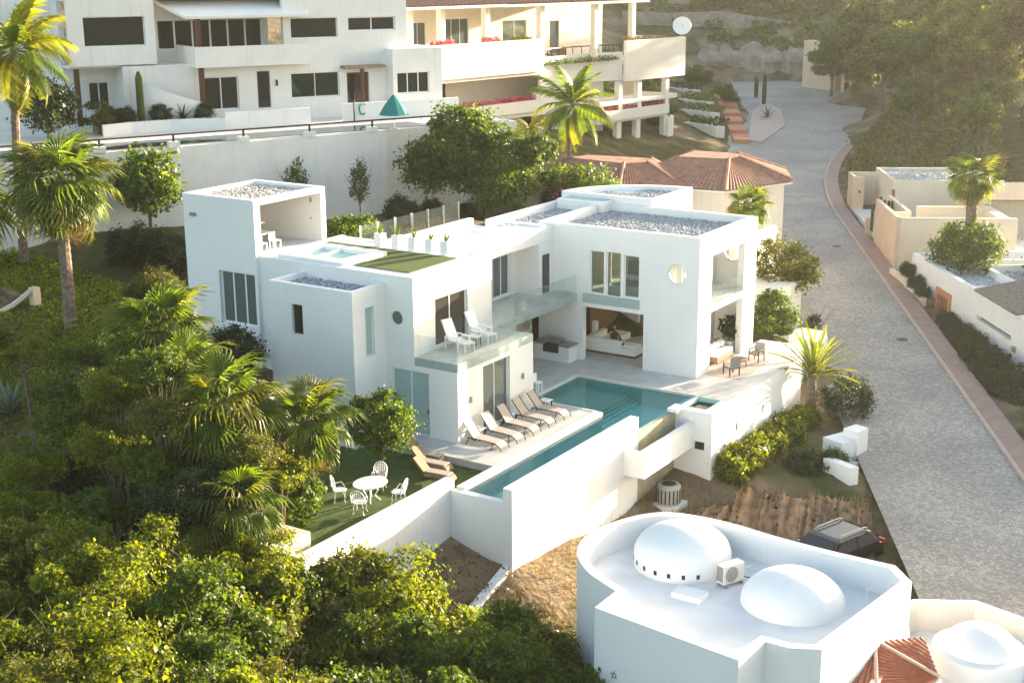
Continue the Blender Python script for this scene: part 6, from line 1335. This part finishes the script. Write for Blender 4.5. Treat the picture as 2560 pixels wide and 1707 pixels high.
pp = thing('potted_plant', 'dark leafy plant in a pot inside the loggia', 'potted plant', (-.75,5.6,.0)); m_ = MB(); m_.lathe((0,0,0), [(.2,0),(.28,.5),(.26,.52),(.02,.48)], 16); m_.build('pot', WHITE, pp)
o = link(bpy.data.objects.new('foliage', CM('pot_crown', 'leaf_dark', 500, (.55,.55,.7), .2, 120, clumps=20, cr=.35)), pp); o.location = (0,0,1.15)
# roof planters
for k, x in enumerate((-12.1,-11.1,-10.15,-9.2,-8.35)):
    lab = ['white roof planter with a spiky plant nearest the glass fence','white roof planter second from the glass fence','white roof planter in the middle of the row','white roof planter second from the roof edge','white roof planter nearest the roof edge'][k]
    t = thing('roof_planter', lab, 'planter', (x,-8.75,6.72), 0, 'planters between the roof lawn and roof deck'); MB().box(-.2,.2,-.2,.2,.042,.62).build('pot', WHITE, t)
    for i in range(9):
        a = i*2.4; el = 1.2-.09*i; q = MB(); q.add([(0,-.05,.6),(0,.05,.6),(.62*math.cos(el),0,.6+.62*math.sin(el))], [(0,1,2)]); o = q.build('leaf', 'leaf_green', t); o.rotation_euler = (0,0,a)
gf = thing('glass_fence', 'frameless glass fence at the back of the roof garden', 'fence')
for k in range(6): vb((-14.2,-14.18,-7.55+k*1.35,-6.25+k*1.35,6.0,7.25)).build('pane', 'clear_glass', gf)
for k in range(7): vb((-14.24,-14.14,-7.62+k*1.35,-7.54+k*1.35,6.0,7.3)).build('post', 'steel', gf)
tag(vb((-14.3,-12.602,-7.8,1.0,2.4,6.3)).build('roof_garden_ledge', 'soil'), 'planted ledge behind the white roof deck', 'ledge')
vp = thing('roof_pipe', 'curved white pipes on the roof deck', 'pipe', (-9.9,-3.4,6.46)); m_ = MB(); m_.tube([(0,0,0),(0,.1,.5),(.2,.3,.7),(.6,.6,.65),(.9,.8,.4),(1,.9,0)], .06, 8); m_.build('bend', 'white_paint', vp); m_ = MB(); m_.tube([(.6,-.6,0),(.6,-.6,.5),(.9,-.6,.55)], .05, 8); m_.build('vent', 'white_paint', vp)
# roof pavilion furniture
pt = thing('pavilion_table', 'white bar table inside the roof pavilion', 'table', (-16.4,-12.4,6.73)); MB().box(-.4,.4,-.8,.8,.7,.76).build('top', 'white_paint', pt)
for a in (-.35,.35):
    for b in (-.75,.75): MB().box(a-.03,a+.03,b-.03,b+.03,0,.7).build('leg', 'white_paint', pt)
for k, (x, y, lab) in enumerate(((-15.7,-12.8,'white stool at the front of the roof pavilion'),(-15.7,-11.9,'white stool further into the roof pavilion'))):
    t = thing('pavilion_stool', lab, 'stool', (x,y,6.73), 0, 'stools in the roof pavilion'); MB().box(-.2,.2,-.2,.2,.42,.46).build('seat', 'white_paint', t); MB().box(-.2,-.17,-.2,.2,.46,.8).build('backrest', 'white_paint', t)
    for a in (-.17,.17):
        for b in (-.17,.17): MB().box(a-.02,a+.02,b-.02,b+.02,0,.42).build('leg', 'white_paint', t)
# dark oval mirror dish on the lawn side wall
mr = thing('wall_disc', 'dark oval disc fixed to the white wall above the lawn tree', 'wall ornament', (-8.6,-13.68,1.65)); n = 24
m_ = MB(); m_.add([(.24*math.cos(2*math.pi*k/n), -.16, .34*math.sin(2*math.pi*k/n)) for k in range(n)]+[(.24*math.cos(2*math.pi*k/n), -.10, .34*math.sin(2*math.pi*k/n)) for k in range(n)], [tuple(range(n-1,-1,-1)), tuple(range(n,2*n))]+[(k, (k+1) % n, n+(k+1) % n, n+k) for k in range(n)]); m_.build('disc', 'dark_glass', mr)
m_ = MB(); m_.tube([(0,.02,0),(0,-.1,0)], .03, 6); m_.build('bracket', 'dark_metal', mr)
# big condenser by the retaining wall
ac = thing('air_condenser', 'round beige air condenser on a concrete pad by the white wall', 'air conditioner', (2.15,-7.1,-3.62))
m_ = MB(); n = 8; 
m_.lathe((0,0,.16), [(.50,0),(.52,.05),(.52,.78),(.46,.86),(.34,.88)], 28); m_.build('casing', 'ac_metal', ac, smooth=True); m_ = MB(); m_.lathe((0,0,1.035), [(.33,0),(.33,.012),(.05,.014)], 24); m_.build('fan_grille', 'iron', ac)
for k in range(18): a = k*2*math.pi/18; q = MB(F((.525*math.cos(a), .525*math.sin(a), 0), math.degrees(-a))); q.box(-.03,.03,-.008,.006,.24,.86); q.build('louvre', 'iron', ac)
MB().box(-.62,.62,-.62,.62,-.1,.16).build('pad', 'coping_stone', ac)
tag(vb((1.6,2.8,-8.0,-6.4,-4.4,-3.74)).build('condenser_plinth', 'stone_wall'), 'rough stone plinth below the air condenser', 'plinth')
# split unit on the domed roof
su = thing('split_unit', 'beige split air conditioner between the two roof domes', 'air conditioner', (10.55,-19.75,-.15), math.radians(-25)); MB().box(-.17,.17,-.42,.42,.12,.74).build('casing', CREAM, su)
m_ = MB(); m_.lathe((0,0,0), [(.26,0),(.26,.012),(.22,.013),(.22,.02),(.06,.02),(.06,.03),(.0,.03)], 22); o = m_.build('fan_guard', 'ac_metal', su); o.rotation_euler = (0, math.radians(90), 0); o.location = (.171,-.1,.43)
for k in range(9): MB().box(-.16+.033*k,-.15+.033*k,-.428,-.42,.18,.70).build('fin', 'iron', su)
for b in (-.35,.35): MB().box(-.2,.2,b-.03,b+.03,0,.12).build('foot', 'grey_metal', su)
# parked car
car = thing('parked_car', 'black sport utility vehicle parked below the dry bank', 'car', (9.7,-7.5,-4.72), math.radians(-90-19))
def body_sec(): pass
prof = [(-2.25,.45),(-2.28,.75),(-2.2,1.02),(-1.95,1.08),(-1.55,1.62),(-1.3,1.70),(.35,1.70),(.62,1.66),(1.25,1.14),(2.1,1.0),(2.3,.8),(2.3,.45)]
m_ = MB(); n = len(prof); hw = lambda z: .92 if z < 1.15 else .92-.22*(z-1.15)/.55
m_.add([(x, -hw(z), z) for x, z in prof]+[(x, hw(z), z) for x, z in prof], [tuple(range(n)), tuple(range(2*n-1, n-1, -1))]+[(i, n+i, n+(i+1) % n, (i+1) % n) for i in range(n)])
b_ = fixn(m_.build('body', 'car_black', car, bevel=.05))
for s_ in (-1, 1):
    q = MB(); q.add([(-1.75,s_*.93,1.17),(-1.42,s_*.815,1.58),(-.55,s_*.8,1.62),(-.55,s_*.925,1.17)], [(0,1,2,3)]); q.build('side_window', 'car_glass', car)
    q = MB(); q.add([(-.48,s_*.925,1.17),(-.48,s_*.8,1.62),(.42,s_*.8,1.6),(1.05,s_*.925,1.17)], [(0,1,2,3)]); q.build('side_window', 'car_glass', car)
    q = MB(); q.tube([(-1.4,s_*.62,1.74),(-1.2,s_*.62,1.80),(.2,s_*.62,1.80),(.4,s_*.62,1.74)], .03, 6); q.build('roof_rail', 'steel', car)
    q = MB(); q.box(-2.31,-2.2,s_*.62,s_*.9,.82,1.12); q.build('tail_light', 'red_lens', car); q = MB(); q.box(2.16,2.31,s_*.5,s_*.85,.72,.92); q.build('headlight', 'steel', car); q = MB(); q.box(.75,.95,s_*.93,s_*1.1,1.12,1.27); q.build('mirror', 'car_black', car)
    for x in (-1.4, 1.45):
        w_ = MB(); w_.tube([(x,s_*.72,.36),(x,s_*.95,.36)], .36, 20); wo_ = w_.build('wheel', 'rubber', car); q = MB(); q.tube([(x,s_*.94,.36),(x,s_*.965,.36)], .22, 16); q.build('rim', 'steel', wo_)
q = MB(); q.add([(.64,-.68,1.655),(.64,.68,1.655),(1.27,.84,1.15),(1.27,-.84,1.15)], [(0,1,2,3)]); o = q.build('windscreen', 'car_glass', car); o.location = (.012,0,.012)
q = MB(); q.add([(-1.56,-.68,1.62),(-1.56,.68,1.62),(-1.97,.82,1.1),(-1.97,-.82,1.1)], [(0,3,2,1)]); o = q.build('rear_window', 'car_glass', car); o.location = (-.012,0,.012)
q = MB(); q.box(-2.33,-2.27,-.28,.28,.78,.92); q.build('number_plate', 'white_paint', car); q = MB(); q.box(-2.34,-2.2,-.85,.85,.45,.6); q.build('bumper', 'rubber', car)
# white blocks and gate by the road
wb = thing('gate_block', 'stepped white masonry block beside the road below the palm', 'masonry block'); MB().prism([(5.9,1.6),(7.0,1.2),(7.5,2.8),(6.6,3.2)], -4.4, -2.35).build('block', WHITE, wb); MB().prism([(6.62,2.3),(7.4,2.1),(7.6,3.0),(6.9,3.25)], -4.4, -2.0).build('block', WHITE, wb)
wb2 = thing('gate_block', 'white masonry block by the road above the dry bank', 'masonry block'); MB().prism([(6.7,-.5),(8.2,-1.1),(8.45,-.75),(7.0,-.1)], -5.2, -2.6).build('block', WHITE, wb2)
mbx = thing('meter_box', 'grey steel hatch between the two white road blocks', 'hatch'); MB().prism([(6.5,.1),(7.8,-.4),(7.9,.9),(6.9,1.2)], -4.2, -3.0).build('lid', 'grey_metal', mbx)
tag(MB().box(4.55,5.0,8.2,8.6,-3.4,-1.9).build('bollard_post', WHITE), 'short white pillar beside the road behind the terrace palm', 'pillar')
tag(MB().prism([(-.6,8.0),(1.9,8.0),(1.9,9.4),(-.6,9.4)], -3.5, -.3).build('entry_planter', WHITE), 'low white planter block behind the terrace corner', 'planter')
tag(MB().prism([(.5,10.6),(2.2,10.2),(2.0,12.4),(.4,12.6)], -3.5, -.2).build('entry_planter', WHITE), 'stepped white planter block beside the road below the topiary', 'planter')
tag(MB().prism([(-.6,13.4),(1.0,13.2),(.9,15.8),(-.6,16)], -3.5, -1.4).build('entry_planter', WHITE), 'pale planter holding the small ball topiary', 'planter')
tag(MB().prism([(-3.6,13.0),(-1.2,12.6),(-1.0,16.2),(-3.4,16.4)], -3.5, 1.6).build('garage_wall', CREAM), 'plain cream garage wall below the roadside tree', 'wall')
# steps at the left edge
stp = thing('stone_steps', 'curved stone steps with a pale kerb at the left edge', 'steps')
for k in range(8): MB(F((-31.6,-17.5,0), 20)).box(-.5+k*.42,-.08+k*.42,-1.6,.9,.5,2.1+k*.2).build('step', 'soil', stp)
m_ = MB(); m_.tube([(-30.2,-18.6,2.1),(-30.4,-17.2,2.5),(-29.8,-15.8,3.1),(-29.2,-14.8,3.9)], .14, 6); m_.build('kerb', SAND, stp); MB().box(-29.5,-29.1,-15.0,-14.6,2,3.9).build('pillar', SAND, stp)
# rocks
for i, (x, y, z, s_, lab) in enumerate(((-23.8,-8.2,3.2,1.1,'grey boulder in the gap beside the pavilion tower'),(-22.4,-10.8,2.6,.9,'smaller grey boulder below the pavilion tower gap'),(-24.8,-6.0,3.8,1.2,'tan boulder under the pale leaved tree'),(-21.6,-12.9,2.2,.7,'low grey boulder left of the pavilion windows'))):
    rr = np.random.default_rng(200+i); m_ = MB(); P = []; 
    for a in range(7):
        for b in range(10):
            th_ = math.pi*(a+.5)/7; ph = 2*math.pi*b/10; r_ = s_*rr.uniform(.75, 1.1); P.append((r_*math.sin(th_)*math.cos(ph), r_*math.sin(th_)*math.sin(ph), .75*r_*math.cos(th_)))
    m_.add(P, [(a*10+b, a*10+(b+1) % 10, (a+1)*10+(b+1) % 10, (a+1)*10+b) for a in range(6) for b in range(10)]+[tuple(range(9,-1,-1)), tuple(range(60,70))])
    o = m_.build('boulder', 'rock'); o.location = (x, y, z); tag(o, lab, 'boulder', 'boulders beside the tower')
# top of the road: stone terraces, stairs, gatehouse, low beds
sw_ = thing('stone_terrace_wall', 'long rough stone wall across the hillside at the top', 'wall')
P = [(-72,126),(-67,131),(-61,136),(-53,139),(-46,140.5),(-38,139.5),(-30,136),(-22,129)]; tops = [13,12.6,12.8,11.6,10.6,11.2,12.6,12.8]
for (a, b, z0, z1) in zip(P[:-1], P[1:], tops[:-1], tops[1:]): MB().prism([a, b, (b[0]-.3, b[1]+1), (a[0]-.3, a[1]+1)], 0, [z0, z1, z1, z0]).build('wall_section', 'stone_wall', sw_)
rk = np.random.default_rng(9)
ORD = ['leftmost','second','third','fourth','fifth','sixth','seventh','eighth','ninth','tenth','eleventh','twelfth','thirteenth','fourteenth','fifteenth','sixteenth']
for i in range(16):
    x, y = -58+i*2.0+rk.uniform(-.6,.6), 123.5+3.2*math.sin(i*.2)+rk.uniform(-.5,.8); s_ = rk.uniform(1.9, 3.0); m_ = MB(); P = []
    if -38 < x < -32: continue
    for a in range(6):
        for b in range(8): th_ = math.pi*(a+.5)/6; ph = 2*math.pi*b/8; r_ = s_*rk.uniform(.7, 1.15); P.append((r_*math.sin(th_)*math.cos(ph), .7*r_*math.sin(th_)*math.sin(ph), 1.1*r_*math.cos(th_)))
    m_.add(P, [(a*8+b, a*8+(b+1) % 8, (a+1)*8+(b+1) % 8, (a+1)*8+b) for a in range(5) for b in range(8)]+[tuple(range(7,-1,-1)), tuple(range(40,48))])
    o = m_.build('boulder', 'rock'); o.location = (x, y+3.0, road_z(x, y)+1.9); tag(o, f'{ORD[i]} pale rock along the cut behind the upper road, from the left', 'rock', 'rocks in the road cut')
gh = thing('gatehouse', 'small peach gatehouse with a boxed window at the end of the road', 'gatehouse'); GH = F((-36.0,121.5,0), -62)
MB(GH).box(-1.0,5.4,-2.5,-.5,3,9.6).build('wall', PEACH, gh); MB(GH).box(-6.0,-1.0,-2.5,-.8,8.0,10.2).build('parapet', PEACH, gh) if False else None
MB().prism([(-39.4,122.6),(-33.4,119.6),(-32.9,121.0),(-39.0,124)], 7.4, 9.6).build('upper_wall', PEACH, gh); MB().prism([(-36.5,120.2),(-33.4,118.8),(-33.0,120),(-36.2,121.4)], 2.5, 7.4).build('lower_wall', PEACH, gh); MB().prism([(-35.2,118.2),(-33.0,117.2),(-32.6,118.2),(-34.8,119.2)], 2.4, 5.8).build('porch', PEACH, gh)
MB().prism([(-35.3,120.0),(-33.5,119.1),(-33.45,119.3),(-35.2,120.2)], 8.0, 9.5).build('window', 'white_paint', gh); MB().prism([(-35.15,119.85),(-34.5,119.5),(-34.45,119.6),(-35.1,119.95)], 8.2, 9.3).build('pane', 'grey_glass', gh); MB().prism([(-34.35,119.45),(-33.65,119.1),(-33.6,119.2),(-34.3,119.55)], 8.2, 9.3).build('pane', 'grey_glass', gh)
MB().prism([(-34.6,117.85),(-33.9,117.55),(-33.85,117.7),(-34.5,118)], 2.6, 4.6).build('doorway', 'dark_glass', gh)
sr = thing('red_steps', 'flight of red brick steps beside the terraced beds', 'steps')
for k in range(7):
    t0, t1 = k/7, (k+.9)/7; a = Vector((-30.9,78.5,1.1)).lerp(Vector((-49,114,3.6)), t0); b = Vector((-30.9,78.5,1.1)).lerp(Vector((-49,114,3.6)), t1); w_ = Vector((-1.5,-.7,0))*(1+.6*t0)
    MB().prism([tuple(a)[:2], tuple(b)[:2], tuple(b+w_)[:2], tuple(a+w_)[:2]], -1, a.z+.35).build('tread', 'brick_orange', sr)
for k, (x, y, z, lab) in enumerate(((-37.0,80.5,2.0,'lowest dark planted bed beside the red steps'),(-41,88,2.6,'second dark planted bed beside the red steps'),(-44.5,94,3.2,'third planted bed beside the red steps'),(-50,102,3.8,'uppermost dark planted bed beside the red steps'))):
    t = thing('terrace_bed', lab, 'planting bed', (x, y, z), math.radians(-28), 'beds beside the red steps'); MB().box(-3.4,2.6,-.6,.6,-2,.5).build('retaining_wall', CREAM, t)
    pts_ = np.c_[grng.uniform(-3.2,2.4,500), grng.uniform(-.4,1.6,500), .5+grng.uniform(0,.8,500)]; o = tag(leaf_cloud('planting', pts_, grng, .3, ('leaf_dark','leaf_olive','leaf_green','leaf_dark')[k], t), kind='stuff')
for k, (x, y, lab) in enumerate(((-40.2,104.5,'tall dark column cactus at the corner pavement'),(-43.6,110,'dark post at the far corner pavement'))):
    t = thing('roadside_cactus', lab, 'cactus', (x, y, road_z(x, y)+.1)); m_ = MB(); m_.lathe((0,0,0), [(.25,0),(.3,1),(.28,3.4-k),(.1,3.7-k)], 8); m_.build('stem', 'leaf_dark', t)
agave('corner_agave', 'spiky plant on the corner pavement', (-35.6,94.5), road_z(-35.6,94.5)+.1, 16, 1.6, 'leaf_dark', 44, .1)
# far hillside houses behind the grove
for k, (x, y, z, w_, lab) in enumerate(((16,140,7,9,'hazy cream house behind the grove at the top right'),(26,118,6,8,'pale flat house among the trees at the right edge'))):
    t = thing('distant_house', lab, 'house', (x, y, z), math.radians(20)); MB().box(-w_/2,w_/2,-4,4,-6,5).build('wall', CREAM, t); MB().box(-w_/2-.4,w_/2+.4,-4.4,4.4,5,5.4).build('roof', 'clay_grey', t)
    for j in range(3): MB().box(-w_/2+1+j*2.6,-w_/2+2.4+j*2.6,-4.06,-4.0,1.5,3.4).build('window', 'dark_glass', t)

# a few furnishings on the cream balcony
for k, (u_, n_, lab) in enumerate(((17.2,-3.2,'brown wicker chair left on the curved cream balcony'),(21.2,-3.4,'brown wicker chair right on the curved cream balcony'))):
    p_ = CV.p(u_, n_, 10.3); t = thing('balcony_armchair', lab, 'chair', p_, math.radians(40+k*60), 'wicker chairs on the cream balcony'); MB().box(-.4,.4,-.4,.4,.3,.5).build('seat', 'wicker', t); MB().box(-.42,-.3,-.4,.4,.5,1.5).build('backrest', 'wicker', t)
    for a in (-.35,.35):
        for b in (-.35,.35): MB().box(a-.04,a+.04,b-.04,b+.04,0,.3).build('leg', 'wood_dark', t)
p_ = CV.p(19.2,-3.3,10.3); t = thing('balcony_table', 'dark table between the wicker chairs on the cream balcony', 'table', p_); MB().box(-.7,.7,-.7,.7,1.0,1.08).build('top', 'wood_mid', t)
for a in (-.6,.6):
    for b in (-.6,.6): MB().box(a-.05,a+.05,b-.05,b+.05,0,1.0).build('leg', 'wood_dark', t)
rl2 = thing('balcony_railing', 'dark slim railing on the curved cream balcony', 'railing')
pts_ = [CV.p(a, b, 12.0) for a, b in ((14.2,-.6),(17,-1.45),(20.5,-1.75),(24,-1.35),(26.5,-.6))]; m_ = MB(); m_.tube(pts_, .06, 6); m_.build('rail', 'dark_metal', rl2)
for k in range(13):
    q = k/12*4; i = min(3, int(q)); c = pts_[i].lerp(pts_[i+1], q-i); m_ = MB(); m_.tube([c, c-Vector((0,0,.75))], .035, 5); m_.build('baluster', 'dark_metal', rl2)
# ------------------------------------------------------------------ late afternoon haze filling the valley
hb = MB(); hb.box(-430, 430, -120, 640, -8.4, 34); hzo = hb.build('haze', 'white_paint')
hm = bpy.data.materials.new('haze_air'); hm.use_nodes = True; t = hm.node_tree; t.nodes.clear()
ho_ = t.nodes.new('ShaderNodeOutputMaterial'); pv = t.nodes.new('ShaderNodeVolumePrincipled')
pv.inputs['Color'].default_value = (.97, .95, .92, 1); pv.inputs['Density'].default_value = .00016; pv.inputs['Anisotropy'].default_value = .55
t.links.new(pv.outputs[0], ho_.inputs['Volume']); hzo.data.materials[0] = hm
tag(hzo, 'thin warm haze filling the valley air', 'haze', kind='stuff')
